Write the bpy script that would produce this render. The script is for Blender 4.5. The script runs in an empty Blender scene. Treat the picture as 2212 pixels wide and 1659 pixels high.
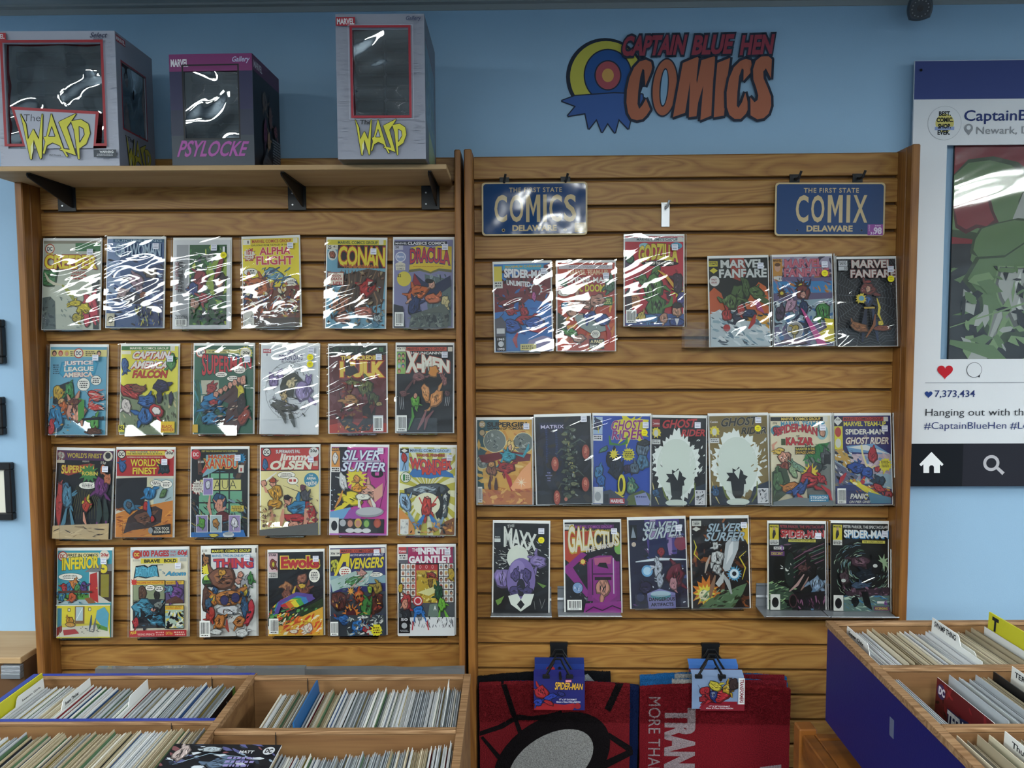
import bpy, bmesh, math, random
from mathutils import Vector, Matrix, noise
from mathutils.geometry import tessellate_polygon

# ------------------------------------------------------------ camera, world, light, exposure
SC = bpy.context.scene
COL = bpy.data.collections.new('scene'); SC.collection.children.link(COL)
FPX = 1661.0; CAMZ = 1.49; PITCH = math.radians(3.8); ROLL = 0.005
c_f = Vector((0, math.cos(PITCH), -math.sin(PITCH)))
u0 = Vector((0, math.sin(PITCH), math.cos(PITCH))); r0 = Vector((1, 0, 0))
c_r = r0*math.cos(ROLL) - u0*math.sin(ROLL); c_u = u0*math.cos(ROLL) + r0*math.sin(ROLL)
cam = bpy.data.cameras.new('camera'); camo = bpy.data.objects.new('camera', cam); COL.objects.link(camo)
M = Matrix((c_r, c_u, -c_f)).transposed().to_4x4(); M.translation = Vector((0, 0, CAMZ)); camo.matrix_world = M
cam.sensor_width = 36; cam.sensor_fit = 'HORIZONTAL'; cam.lens = 36*FPX/2212; cam.clip_start = 0.05
SC.camera = camo
SC.view_settings.view_transform = 'Standard'; SC.view_settings.look = 'None'
SC.view_settings.exposure = 0.0; SC.view_settings.gamma = 1.0; SC.view_settings.use_curve_mapping = False
wd = bpy.data.worlds.new('world'); SC.world = wd; wd.use_nodes = True
wd.node_tree.nodes['Background'].inputs[0].default_value = (0.6, 0.7, 0.85, 1)
wd.node_tree.nodes['Background'].inputs[1].default_value = 0.3
LAMP = 38.0          # radiance of the ceiling diffusers
LAMP_COL = (0.95, 1.0, 0.98, 1)
# x, y, length along x, length along y of each ceiling fixture
LAMPS = [(-2.9, -0.85, .25, 1.2), (-2.45, -0.85, .25, 1.2), (-1.95, -1.1, .25, 1.2), (-1.4, -1.9, .25, 1.2), (.22, -0.85, .25, 1.2), (.72, -1.0, .25, 1.2), (2.9, -0.8, .25, 1.2), (3.3, -0.8, .25, 1.2),
         (-2.3, -3.4, .6, 1.2), (0.2, -3.4, .6, 1.2), (2.6, -3.4, .6, 1.2), (3.4, 0.9, .6, 1.2), (-3.4, 0.9, .6, 1.2)]

# ------------------------------------------------------------ helpers
def lin(h):
    if isinstance(h, tuple): return h[:3]
    v = [int(h[i:i+2], 16)/255 for i in (0, 2, 4)]
    return tuple(x/12.92 if x <= .04045 else ((x+.055)/1.055)**2.4 for x in v)
def px_ray(px, py):
    return c_f + c_r*((px-1106)/FPX) + c_u*((829.5-py)/FPX)
class Frame:
    """a vertical plane in the room: u to the right, w = world height, d = distance in front"""
    def __init__(s, O, yaw):
        s.O = Vector((O[0], O[1], 0)); s.u = Vector((math.cos(yaw), -math.sin(yaw), 0)); s.n = Vector((-math.sin(yaw), -math.cos(yaw), 0))
    def hit(s, px, py, d=0.0):
        r = px_ray(px, py); On = (s.O + s.n*d).dot(s.n); return r*(On/r.dot(s.n)) + Vector((0, 0, CAMZ))
    def uw(s, px, py, d=0.0):
        p = s.hit(px, py, d); return ((p-s.O).dot(s.u), p.z)
    def mat(s):
        m = Matrix((s.u, -s.n, Vector((0, 0, 1)))).transposed().to_4x4(); m.translation = s.O; return m
LP = Frame((0, 2.234), 0.0)              # left display panel
RP = Frame((-.14, 2.234), 0.026)         # right display panel, turned a little
WL = Frame((0, 2.31), 0.016)             # blue wall

class MB:
    """collects shapes; build() links them as one mesh object"""
    def __init__(s): s.v = []; s.f = []; s.m = []; s.c = []; s.cm = Matrix.Identity(4)
    def add(s, vs, fs, mi=0, c=None):
        b = len(s.v); s.v += [tuple(s.cm @ Vector(v)) for v in vs]
        for f in fs: s.f.append(tuple(b+i for i in f)); s.m.append(mi); s.c.append(c or (1, 1, 1))
        return s
    def box(s, x0, x1, y0, y1, z0, z1, mi=0, c=None):
        v = [(x0,y0,z0),(x1,y0,z0),(x1,y1,z0),(x0,y1,z0),(x0,y0,z1),(x1,y0,z1),(x1,y1,z1),(x0,y1,z1)]
        return s.add(v, [(0,3,2,1),(4,5,6,7),(0,1,5,4),(1,2,6,5),(2,3,7,6),(3,0,4,7)], mi, c)
    def bbox(s, x0, x1, y0, y1, z0, z1, b=.002, mi=0, c=None):
        """box with chamfered edges"""
        bm = bmesh.new(); bmesh.ops.create_cube(bm, size=1)
        for v in bm.verts: v.co = Vector(((x0+x1)/2+v.co.x*(x1-x0), (y0+y1)/2+v.co.y*(y1-y0), (z0+z1)/2+v.co.z*(z1-z0)))
        bmesh.ops.bevel(bm, geom=bm.edges[:], offset=b, segments=1, affect='EDGES')
        bm.verts.index_update(); s.add([v.co[:] for v in bm.verts], [[v.index for v in f.verts] for f in bm.faces], mi, c); bm.free(); return s
    def prism(s, pts, axis, a, b, mi=0, c=None):
        """polygon extruded along an axis (0 x, 1 y, 2 z); pts are the other two coordinates"""
        n = len(pts)
        def mk(p, t):
            q = list(p); q.insert(axis, t); return tuple(q)
        v = [mk(p, a) for p in pts] + [mk(p, b) for p in pts]
        fs = [(i, (i+1) % n, n+(i+1) % n, n+i) for i in range(n)]
        tr = tessellate_polygon([[Vector((p[0], p[1], 0)) for p in pts]])
        fs += [tuple(t) for t in tr] + [tuple(n+i for i in reversed(t)) for t in tr]
        return s.add(v, fs, mi, c)
    def tube(s, pts, r, seg=8, mi=0, c=None, cap=True):
        pts = [Vector(p) for p in pts]; rings = []; up = Vector((.31, .2, .93)); v = []
        for i, p in enumerate(pts):
            t = (pts[min(i+1, len(pts)-1)]-pts[max(i-1, 0)]).normalized()
            a = t.cross(up).normalized(); b = t.cross(a); rr = r[i] if isinstance(r, (list, tuple)) else r
            v += [tuple(p + a*math.cos(k*2*math.pi/seg)*rr + b*math.sin(k*2*math.pi/seg)*rr) for k in range(seg)]
        fs = [(i*seg+k, i*seg+(k+1) % seg, (i+1)*seg+(k+1) % seg, (i+1)*seg+k) for i in range(len(pts)-1) for k in range(seg)]
        if cap: fs += [tuple(range(seg)), tuple((len(pts)-1)*seg+k for k in reversed(range(seg)))]
        return s.add(v, fs, mi, c)
    def lathe(s, prof, seg=24, mi=0, c=None):
        """profile of (radius, z) about z"""
        v = [(r*math.cos(k*2*math.pi/seg), r*math.sin(k*2*math.pi/seg), z) for r, z in prof for k in range(seg)]
        fs = [(i*seg+k, i*seg+(k+1) % seg, (i+1)*seg+(k+1) % seg, (i+1)*seg+k) for i in range(len(prof)-1) for k in range(seg)]
        fs += [tuple(reversed(range(seg))), tuple((len(prof)-1)*seg+k for k in range(seg))]
        return s.add(v, fs, mi, c)
    def build(s, name, mats, parent=None, smooth=False, mw=None, normals=True):
        me = bpy.data.meshes.new(name); me.from_pydata(s.v, [], s.f)
        if not isinstance(mats, (list, tuple)): mats = [mats]
        for m in mats: me.materials.append(m)
        if len(mats) > 1: me.polygons.foreach_set('material_index', s.m)
        if any(c != (1, 1, 1) for c in s.c):
            at = me.color_attributes.new('Col', 'FLOAT_COLOR', 'CORNER'); buf = []
            for f, c in zip(s.f, s.c): buf += list((*lin(c), 1.0))*len(f)
            at.data.foreach_set('color', buf)
        if smooth: me.polygons.foreach_set('use_smooth', [True]*len(s.f))
        me.update()
        if normals and not smooth:
            bm = bmesh.new(); bm.from_mesh(me); bmesh.ops.recalc_face_normals(bm, faces=bm.faces[:]); bm.to_mesh(me); bm.free()
        o = bpy.data.objects.new(name, me); COL.objects.link(o)
        if parent: o.parent = parent
        if mw: o.matrix_world = mw
        return o
def tag(o, label=None, cat=None, group=None, kind=None):
    if label: o['label'] = label
    if cat: o['category'] = cat
    if group: o['group'] = group
    if kind: o['kind'] = kind
    return o
def empty(name, mw=None, label=None, cat=None, group=None, loc=None):
    o = bpy.data.objects.new(name, None); COL.objects.link(o); o.empty_display_size = .05
    if mw is not None: o.matrix_world = mw
    if loc is not None: o.location = loc
    return tag(o, label, cat, group)

# ------------------------------------------------------------ materials
def new_mat(name):
    m = bpy.data.materials.new(name); m.use_nodes = True; nt = m.node_tree; b = nt.nodes['Principled BSDF']; return m, nt, b
def simple(name, col, rough=.6, metal=0.0, spec=.5, bump=0.0, bscale=200.0, emit=0):
    m, nt, b = new_mat(name); b.inputs['Base Color'].default_value = (*lin(col), 1); b.inputs['Roughness'].default_value = rough
    b.inputs['Metallic'].default_value = metal; b.inputs['Specular IOR Level'].default_value = spec
    if bump:
        t = nt.nodes.new('ShaderNodeTexCoord'); n = nt.nodes.new('ShaderNodeTexNoise'); n.inputs['Scale'].default_value = bscale
        bp = nt.nodes.new('ShaderNodeBump'); bp.inputs['Strength'].default_value = bump; bp.inputs['Distance'].default_value = .002
        nt.links.new(t.outputs['Object'], n.inputs['Vector']); nt.links.new(n.outputs['Fac'], bp.inputs['Height']); nt.links.new(bp.outputs[0], b.inputs['Normal'])
    return m
def math_node(nt, op, a=None, b=None):
    n = nt.nodes.new('ShaderNodeMath'); n.operation = op
    for i, x in enumerate((a, b)):
        if x is None: continue
        if isinstance(x, (int, float)): n.inputs[i].default_value = x
        else: nt.links.new(x, n.inputs[i])
    return n.outputs[0]
def wood(name, light, mid, dark, vertical=False, rings=9.0, rough=.42, gscale=1.0, stretch=7.0):
    """oak: contour rings of a stretched noise give the cathedral grain, fine streaks on top; shifts per object"""
    m, nt, b = new_mat(name); N = nt.nodes; L = nt.links
    tc = N.new('ShaderNodeTexCoord'); oi = N.new('ShaderNodeObjectInfo')
    cmb = N.new('ShaderNodeCombineXYZ')
    r = math_node(nt, 'MULTIPLY', oi.outputs['Random'], 37.0); L.new(r, cmb.inputs[0]); L.new(math_node(nt, 'MULTIPLY', oi.outputs['Random'], 91.0), cmb.inputs[1]); L.new(r, cmb.inputs[2])
    mp = N.new('ShaderNodeMapping'); mp.vector_type = 'POINT'
    mp.inputs['Scale'].default_value = (1.1*gscale, stretch*gscale, stretch*gscale) if not vertical else (stretch*gscale*1.6, stretch*gscale*1.6, 1.0*gscale)
    L.new(tc.outputs['Object'], mp.inputs['Vector'])
    ad = N.new('ShaderNodeVectorMath'); ad.operation = 'ADD'; L.new(mp.outputs[0], ad.inputs[0]); L.new(cmb.outputs[0], ad.inputs[1])
    n1 = N.new('ShaderNodeTexNoise'); n1.inputs['Scale'].default_value = 1.5; n1.inputs['Detail'].default_value = 2.2; n1.inputs['Roughness'].default_value = .5; n1.inputs['Distortion'].default_value = .35
    L.new(ad.outputs[0], n1.inputs['Vector'])
    pp = N.new('ShaderNodeMath'); pp.operation = 'PINGPONG'; pp.inputs[1].default_value = 1.0
    L.new(math_node(nt, 'MULTIPLY', n1.outputs['Fac'], rings*2), pp.inputs[0])
    # fine streaks
    mp2 = N.new('ShaderNodeMapping'); mp2.inputs['Scale'].default_value = (7, 60, 210) if not vertical else (210, 210, 6)
    L.new(tc.outputs['Object'], mp2.inputs['Vector'])
    n2 = N.new('ShaderNodeTexNoise'); n2.inputs['Scale'].default_value = 1.0; n2.inputs['Detail'].default_value = 3.0; L.new(mp2.outputs[0], n2.inputs['Vector'])
    cr = N.new('ShaderNodeValToRGB'); e = cr.color_ramp.elements
    e[0].position = 0.0; e[0].color = (*lin(dark), 1); e[1].position = .95; e[1].color = (*lin(light), 1)
    x = e.new(.35); x.color = (*lin(mid), 1)
    L.new(math_node(nt, 'ADD', math_node(nt, 'MULTIPLY', pp.outputs[0], .52), math_node(nt, 'MULTIPLY', n2.outputs['Fac'], .62)), cr.inputs[0])
    # slow tone drift
    n3 = N.new('ShaderNodeTexNoise'); n3.inputs['Scale'].default_value = .9; L.new(ad.outputs[0], n3.inputs['Vector'])
    hs = N.new('ShaderNodeHueSaturation'); L.new(cr.outputs[0], hs.inputs['Color'])
    L.new(math_node(nt, 'ADD', math_node(nt, 'MULTIPLY', n3.outputs['Fac'], .35), math_node(nt, 'ADD', math_node(nt, 'MULTIPLY', oi.outputs['Random'], .12), .77)), hs.inputs['Value'])
    L.new(hs.outputs[0], b.inputs['Base Color']); b.inputs['Roughness'].default_value = rough; b.inputs['Specular IOR Level'].default_value = .35
    bp = N.new('ShaderNodeBump'); bp.inputs['Strength'].default_value = .15; bp.inputs['Distance'].default_value = .001
    L.new(n2.outputs['Fac'], bp.inputs['Height']); L.new(bp.outputs[0], b.inputs['Normal'])
    return m
def print_mat(name, rough=.35, spec=.4):
    m, nt, b = new_mat(name); a = nt.nodes.new('ShaderNodeAttribute'); a.attribute_name = 'Col'
    nt.links.new(a.outputs['Color'], b.inputs['Base Color']); b.inputs['Roughness'].default_value = rough; b.inputs['Specular IOR Level'].default_value = spec
    return m
def clear(name, refl=.07, tint='ffffff', rough=.03, bump=0.0, scale=(20, 20, 20), dist=.001, detail=1.5, haze=0.0, rot_=-.35):
    """thin clear plastic: mostly see-through, mirror reflections on a wavy skin"""
    m, nt, b = new_mat(name); N = nt.nodes; L = nt.links; N.remove(b)
    tr = N.new('ShaderNodeBsdfTransparent'); tr.inputs[0].default_value = (*lin(tint), 1)
    gl = N.new('ShaderNodeBsdfGlossy'); gl.inputs['Roughness'].default_value = rough
    fr = N.new('ShaderNodeFresnel'); fr.inputs[0].default_value = 1.45
    mx = N.new('ShaderNodeMixShader'); L.new(math_node(nt, 'ADD', fr.outputs[0], refl-.035), mx.inputs[0]); L.new(tr.outputs[0], mx.inputs[1]); L.new(gl.outputs[0], mx.inputs[2])
    out = mx.outputs[0]
    if haze:
        df = N.new('ShaderNodeBsdfDiffuse'); df.inputs[0].default_value = (.8, .83, .85, 1); m2 = N.new('ShaderNodeMixShader'); m2.inputs[0].default_value = haze
        L.new(out, m2.inputs[1]); L.new(df.outputs[0], m2.inputs[2]); out = m2.outputs[0]
    L.new(out, N['Material Output'].inputs['Surface'])
    if bump:
        tc = N.new('ShaderNodeTexCoord'); oi = N.new('ShaderNodeObjectInfo'); mp = N.new('ShaderNodeMapping'); mp.vector_type = 'TEXTURE'; mp.inputs['Scale'].default_value = tuple(1/q_ for q_ in scale)
        mp.inputs['Rotation'].default_value = (0, rot_, 0)
        L.new(tc.outputs['Object'], mp.inputs['Vector'])
        ad = N.new('ShaderNodeVectorMath'); ad.operation = 'ADD'; L.new(mp.outputs[0], ad.inputs[0]); L.new(math_node(nt, 'MULTIPLY', oi.outputs['Random'], 60.0), ad.inputs[1])
        n = N.new('ShaderNodeTexNoise'); n.inputs['Scale'].default_value = 1; n.inputs['Detail'].default_value = detail; n.inputs['Distortion'].default_value = .6
        L.new(ad.outputs[0], n.inputs['Vector'])
        bp = N.new('ShaderNodeBump'); bp.inputs['Strength'].default_value = bump; bp.inputs['Distance'].default_value = dist
        L.new(n.outputs['Fac'], bp.inputs['Height']); L.new(bp.outputs[0], gl.inputs['Normal'])
    return m
def wall_mat(name, col, var=.04):
    m, nt, b = new_mat(name); N = nt.nodes; L = nt.links; tc = N.new('ShaderNodeTexCoord')
    n = N.new('ShaderNodeTexNoise'); n.inputs['Scale'].default_value = 1.7; n.inputs['Detail'].default_value = 3; L.new(tc.outputs['Object'], n.inputs['Vector'])
    hs = N.new('ShaderNodeHueSaturation'); hs.inputs['Color'].default_value = (*lin(col), 1)
    L.new(math_node(nt, 'ADD', math_node(nt, 'MULTIPLY', n.outputs['Fac'], var*2), 1-var), hs.inputs['Value']); L.new(hs.outputs[0], b.inputs['Base Color'])
    n2 = N.new('ShaderNodeTexNoise'); n2.inputs['Scale'].default_value = 260; L.new(tc.outputs['Object'], n2.inputs['Vector'])
    bp = N.new('ShaderNodeBump'); bp.inputs['Strength'].default_value = .25; bp.inputs['Distance'].default_value = .001; L.new(n2.outputs['Fac'], bp.inputs['Height']); L.new(bp.outputs[0], b.inputs['Normal'])
    b.inputs['Roughness'].default_value = .55; b.inputs['Specular IOR Level'].default_value = .3
    return m
def coir_mat(name):
    m, nt, b = new_mat(name); N = nt.nodes; L = nt.links; a = N.new('ShaderNodeAttribute'); a.attribute_name = 'Col'
    tc = N.new('ShaderNodeTexCoord'); n = N.new('ShaderNodeTexNoise'); n.inputs['Scale'].default_value = 330; n.inputs['Detail'].default_value = 2; L.new(tc.outputs['Object'], n.inputs['Vector'])
    hs = N.new('ShaderNodeHueSaturation'); L.new(a.outputs['Color'], hs.inputs['Color']); L.new(math_node(nt, 'ADD', math_node(nt, 'MULTIPLY', n.outputs['Fac'], 1.6), .2), hs.inputs['Value']); L.new(hs.outputs[0], b.inputs['Base Color'])
    bp = N.new('ShaderNodeBump'); bp.inputs['Strength'].default_value = .8; bp.inputs['Distance'].default_value = .004; L.new(n.outputs['Fac'], bp.inputs['Height']); L.new(bp.outputs[0], b.inputs['Normal'])
    b.inputs['Roughness'].default_value = .95; b.inputs['Specular IOR Level'].default_value = .1
    return m
M_OAK = wood('oak slat', 'a67c40', '8b602e', '5f3d1a', rings=15, gscale=1.15)
M_OAKV = wood('oak upright', '93632e', '7b4e24', '5b3616', vertical=True, rings=6)
M_SHELF = wood('plain board', 'b89a72', 'ab8b62', '967550', rings=3, rough=.6)
M_BIN = wood('worn bin board', '8a6843', '765434', '5c3f26', rings=4, rough=.6)
M_BINRIM = wood('worn bin rim', 'a58360', '7d5c3c', '5a3d24', rings=14, rough=.65, stretch=14)
M_FRAME = wood('table wood', '85501f', '704217', '562e10', rings=5)
M_RAW = simple('raw plywood edge', 'b99a74', .8, bump=.4, bscale=400)
M_GAP = simple('dark backing', '17110c', .8)
M_BACK = simple('panel backing', '5a3d20', .8)
M_WALL = wall_mat('blue wall paint', '94b6d2')
M_CEIL = simple('ceiling paint', '98a0a2', .9); M_FLOOR = simple('carpet tile', '4c4f55', .95, bump=.5, bscale=90)
M_OTHER = simple('store wall', '7d8c98', .8)
M_WHITE = simple('white board', 'e6e8e6', .55); M_BLACK = simple('black metal', '0c0e12', .45, spec=.4)
M_BPLAST = simple('black plastic', '101114', .4); M_DGREY = simple('dark grey plastic', '2b3038', .5)
M_CHROME = simple('chrome', 'b4b6b8', .38, metal=1.0); M_GREYM = simple('grey metal ledge', '8b9096', .38, metal=.55)
M_BLUEP = simple('blue laminate', '13195e', .4, spec=.4, bump=.1, bscale=300); M_BLUERIM = simple('blue rim laminate', '2d3f9c', .4)
M_PRINT = print_mat('printed card', .38, .35); M_MATTE = print_mat('matt print', .75, .15); M_DECAL = print_mat('wall decal', .6, .2)
M_PAPER = print_mat('paper edges', .7, .2)
M_COIR = coir_mat('coir pile')
M_SLEEVE = clear('comic sleeve', refl=.042, rough=.03, bump=.55, scale=(7, 7, 22), dist=.0075, detail=1.2)
M_ACRYL = clear('clear acrylic', refl=.04, tint='ffffff', rough=.02)
M_FILM = clear('box window film', refl=.32, rough=.02, bump=.8, scale=(5, 5, 6), dist=.06, detail=1.0)
M_GLOSSF = clear('poster film', refl=.06, rough=.05, bump=.3, scale=(2, 2, 9), dist=.006)
M_LAMP = bpy.data.materials.new('lamp diffuser'); M_LAMP.use_nodes = True
_nt = M_LAMP.node_tree; _nt.nodes.remove(_nt.nodes['Principled BSDF']); _e = _nt.nodes.new('ShaderNodeEmission'); _e.inputs[0].default_value = LAMP_COL; _e.inputs[1].default_value = LAMP
_nt.links.new(_e.outputs[0], _nt.nodes['Material Output'].inputs[0])

# ------------------------------------------------------------ flat print: polygons and lettering on a surface
_tc = {}
def text_mesh(s, bold, shear, spacing):
    k = (s, bold, shear, spacing)
    if k in _tc: return _tc[k]
    cu = bpy.data.curves.new('t', 'FONT'); cu.body = s; cu.size = 1; cu.offset = bold; cu.shear = shear; cu.resolution_u = 3; cu.space_character = spacing; cu.dimensions = '2D'; cu.fill_mode = 'FRONT'
    o = bpy.data.objects.new('t', cu); COL.objects.link(o)
    me = o.to_mesh(); vs = [(v.co.x, v.co.y) for v in me.vertices]; fs = [tuple(p.vertices) for p in me.polygons]
    o.to_mesh_clear(); bpy.data.objects.remove(o); bpy.data.curves.remove(cu)
    _tc[k] = (vs, fs); return vs, fs
class Print:
    """2D art in units of 1/100 of the width (y down), laid on the face y=0 of a local frame, front = -y"""
    def __init__(s, w, x0=0.0, ztop=0.0, y0=0.0, eps=3.5e-5, W=100.0, H=152.0):
        s.k = w/W; s.x0 = x0; s.zt = ztop; s.y0 = y0; s.eps = eps; s.W = W; s.H = H; s.n = 0; s.mb = MB(); s.rng = random.Random(5)
    def flat(s, vs, fs, c, clip=True):
        s.n += 1; y = s.y0 - s.n*s.eps
        if clip: vs = [(min(max(a, 0), s.W), min(max(b, 0), s.H)) for a, b in vs]
        s.mb.add([(s.x0 + a*s.k, y, s.zt - b*s.k) for a, b in vs], fs, 0, c)
    def poly(s, pts, c, clip=True):
        if pts and not isinstance(pts[0], (tuple, list)): pts = list(zip(pts[0::2], pts[1::2]))
        tr = tessellate_polygon([[Vector((p[0], p[1], 0)) for p in pts]]); s.flat(pts, [tuple(t) for t in tr], c, clip)
    def rect(s, x, y, w, h, c): s.flat([(x, y), (x+w, y), (x+w, y+h), (x, y+h)], [(0, 1, 2, 3)], c)
    def ell(s, x, y, rx, ry, c, rot=0.0, n=22):
        cr, sr = math.cos(rot), math.sin(rot); p = []
        for i in range(n):
            a = i*2*math.pi/n; ex, ey = rx*math.cos(a), ry*math.sin(a); p.append((x+ex*cr-ey*sr, y+ex*sr+ey*cr))
        s.flat(p, [tuple(range(n))], c)
    def star(s, x, y, ri, ro, n, c, ph=0.0, jit=.15):
        p = []
        for i in range(2*n):
            r = (ro if i % 2 == 0 else ri)*(1+s.rng.uniform(-jit, jit)); a = i*math.pi/n+ph; p.append((x+r*math.cos(a), y+r*math.sin(a)))
        s.poly(p, c)
    def blob(s, x, y, rx, ry, c, rot=0.0, seed=1, ink='14141a', marks=3, hl=None, rough=.22, n=18):
        """an inked, folded shape: angular outline, tapering offshoots, light and dark facets, hatching along its length"""
        rg = random.Random(seed*77+int(x*3+y)); cr, sr = math.cos(rot), math.sin(rot); m = max(min(rx, ry), 1.0)
        tone = lambda f, a=0: '%02x%02x%02x' % tuple(min(255, int(int(c[i:i+2], 16)*f+a)) for i in (0, 2, 4))
        L = lambda ex, ey: (x+ex*cr-ey*sr, y+ex*sr+ey*cr)
        k = 13 if m > 4 else 9; rad = [1+rg.uniform(-.27, .16) for _ in range(k)]
        def shp(f, grow=0.0): return [L((rx*f*r+grow)*math.cos(i*6.2832/k), (ry*f*r+grow)*math.sin(i*6.2832/k)) for i, r in enumerate(rad)]
        limbs = []
        if m > 5.5 and marks:
            for _ in range(rg.choice((1, 2, 3))):
                a = rg.uniform(0, 6.28); l1 = rg.uniform(.9, 1.25); b = a+rg.uniform(-.8, .8); p0 = (rx*.5*math.cos(a), ry*.5*math.sin(a)); p1 = (rx*l1*math.cos(a), ry*l1*math.sin(a)); p2 = (p1[0]+m*.7*math.cos(b), p1[1]+m*.7*math.sin(b)); limbs.append(([L(*p0), L(*p1), L(*p2)], m*rg.uniform(.35, .6)))
        for p, w in limbs:
            if ink: s.stroke(p, w+1.6, ink)
        if ink: s.flat(shp(1, .75), [tuple(range(k))], ink)
        for p, w in limbs: s.stroke(p, w, tone(.8)); s.stroke(p, w*.5, c)
        s.flat(shp(1), [tuple(range(k))], tone(.60)); s.flat([(a-rx*.05, b-ry*.06) for a, b in shp(.86)], [tuple(range(k))], c)
        if not marks and not hl: return
        if hl: s.flat([(a-rx*.12, b-ry*.12) for a, b in shp(.5)], [tuple(range(k))], hl)
        d0 = 0.0 if rx > ry else 1.5708
        def facet(col, ln, wd):
            a = rg.uniform(0, 6.28); t = rg.uniform(.05, .62); ex, ey = rx*t*math.cos(a), ry*t*math.sin(a); d = d0+rg.uniform(-.45, .45); cx, sx = math.cos(d), math.sin(d); l = ln*m; w = wd*m
            s.flat([L(ex-l*cx, ey-l*sx), L(ex-w*sx, ey+w*cx), L(ex+l*cx*.8, ey+l*sx*.8), L(ex+w*sx*.7, ey-w*cx*.7)], [(0, 1, 2, 3)], col)
        for _ in range(2+marks//2): facet(tone(.70), .42, .13); facet(tone(1.12, 22), .38, .10)
        if ink:
            for _ in range(marks+(3 if m > 5 else 0)): facet(ink, .38, .055)
    def stroke(s, pts, w, c, taper=True):
        n = len(pts); L = []; R = []
        for i, p in enumerate(pts):
            a = pts[max(i-1, 0)]; b = pts[min(i+1, n-1)]; dx, dy = b[0]-a[0], b[1]-a[1]; l = math.hypot(dx, dy) or 1
            ww = w/2*(1 if not taper else (.35 if i in (0, n-1) else 1)); L.append((p[0]-dy/l*ww, p[1]+dx/l*ww)); R.append((p[0]+dy/l*ww, p[1]-dx/l*ww))
        s.flat(L+R, [(i, i+1, n+i+1, n+i) for i in range(n-1)], c)
    def scat(s, x, y, w, h, n, cols, size=4.0, seed=1, flow=None, asp=2.2):
        """small slivers of colour, the texture of inked comic art"""
        rg = random.Random(seed)
        by = {}
        for _ in range(n):
            cx, cy = rg.uniform(x, x+w), rg.uniform(y, y+h); a = (flow if flow is not None else rg.uniform(0, 3.14))+rg.uniform(-.5, .5)
            L = size*rg.uniform(.4, 1.3); q = L/asp*rg.uniform(.5, 1.2); m = rg.choice((4, 5, 6)); p = []
            for i in range(m):
                t = i*6.283/m+rg.uniform(-.3, .3); ex, ey = L*math.cos(t), q*math.sin(t)
                p.append((min(max(cx+ex*math.cos(a)-ey*math.sin(a), x), x+w), min(max(cy+ex*math.sin(a)+ey*math.cos(a), y), y+h)))
            by.setdefault(rg.choice(cols), []).append(p)
        for c, ps in by.items():
            vs = []; fs = []
            for p in ps: b = len(vs); vs += p; fs.append(tuple(range(b, b+len(p))))
            # same colour on one layer: fan each sliver slightly apart in depth
            s.n += 1; y0 = s.y0 - s.n*s.eps; i0 = 0
            for j, f in enumerate(fs):
                yy = y0 - (j % 5)*s.eps*.15
                s.mb.add([(s.x0+vs[i][0]*s.k, yy, s.zt-vs[i][1]*s.k) for i in f], [tuple(range(len(f)))], 0, c)
    def text(s, txt, x, y, w, h, c, out=None, ow=.05, b=.02, sh=0.0, arc=0.0, rise=0.0, taper=0.0, sp=1.0, shadow=None, rot=0.0, vert=None):
        vs, fs = text_mesh(txt, b, 0.0, sp)
        if not vs: return
        xa, xb = min(v[0] for v in vs), max(v[0] for v in vs); ya, yb = min(v[1] for v in vs), max(v[1] for v in vs)
        def mp(v, dx=0, dy=0):
            u = (v[0]-xa)/max(xb-xa, 1e-6); t = (v[1]-ya)/max(yb-ya, 1e-6); hh = h*(1+taper*(u-.5)*2)
            px = u*w + sh*h*t; py = h - hh*t - rise*w*u - arc*h*4*u*(1-u)
            if vert == 'cw': px, py = -py, px
            if rot: px, py = px*math.cos(rot)-py*math.sin(rot), px*math.sin(rot)+py*math.cos(rot)
            return (x+px+dx, y+py+dy)
        if out:
            vo, fo = text_mesh(txt, b+ow, 0.0, sp); s.flat([mp(v) for v in vo], fo, out)
        if shadow:
            for q in (2, 1): s.flat([mp(v, q*.7, q*.8) for v in vs], fs, shadow)
        s.flat([mp(v) for v in vs], fs, c)
    def lines(s, x, y, w, h, n, c, seed=1, sh=0):
        """rows of lettering too small to read"""
        rg = random.Random(seed); vs = []; fs = []; lh = h/n
        for i in range(n):
            px = x + rg.uniform(0, .12)*w; e = x + w - rg.uniform(0, .12)*w
            while px < e:
                l = rg.uniform(.35, 1.1)*lh; l = min(l, e-px); b = len(vs); yy = y+i*lh+lh*.2; hh = lh*.55
                vs += [(px, yy), (px+l, yy), (px+l, yy+hh), (px, yy+hh)]; fs.append((b, b+1, b+2, b+3)); px += l+lh*.28
        s.flat(vs, fs, c)
    def barcode(s, x, y, w, h, seed=1):
        s.rect(x, y, w, h, 'eceeea'); rg = random.Random(seed); px = x+w*.12; vs = []; fs = []
        while px < x+w*.88:
            l = rg.choice((.35, .6, .9))*w/16; b = len(vs); vs += [(px, y+h*.1), (px+l, y+h*.1), (px+l, y+h*.8), (px, y+h*.8)]; fs.append((b, b+1, b+2, b+3)); px += l+rg.choice((.4, .7))*w/16
        s.flat(vs, fs, '30343a'); s.lines(x+w*.15, y+h*.84, w*.7, h*.12, 1, '30343a', seed)
    def head(s, x, y, w, h, bg, fg, txt='MARVEL COMICS GROUP'):
        s.rect(x, y, w, h, bg); s.text(txt, x+w*.03, y+h*.18, w*.92, h*.64, fg, b=.012)
    def dc(s, x, y, r, ring, bg='e8e6da', fg='23355c', rot=0):
        s.ell(x, y, r, r*1.02, ring); s.ell(x, y, r*.8, r*.82, bg); s.text('DC', x-r*.55, y-r*.42, r*1.1, r*.84, fg, b=.035)
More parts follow.
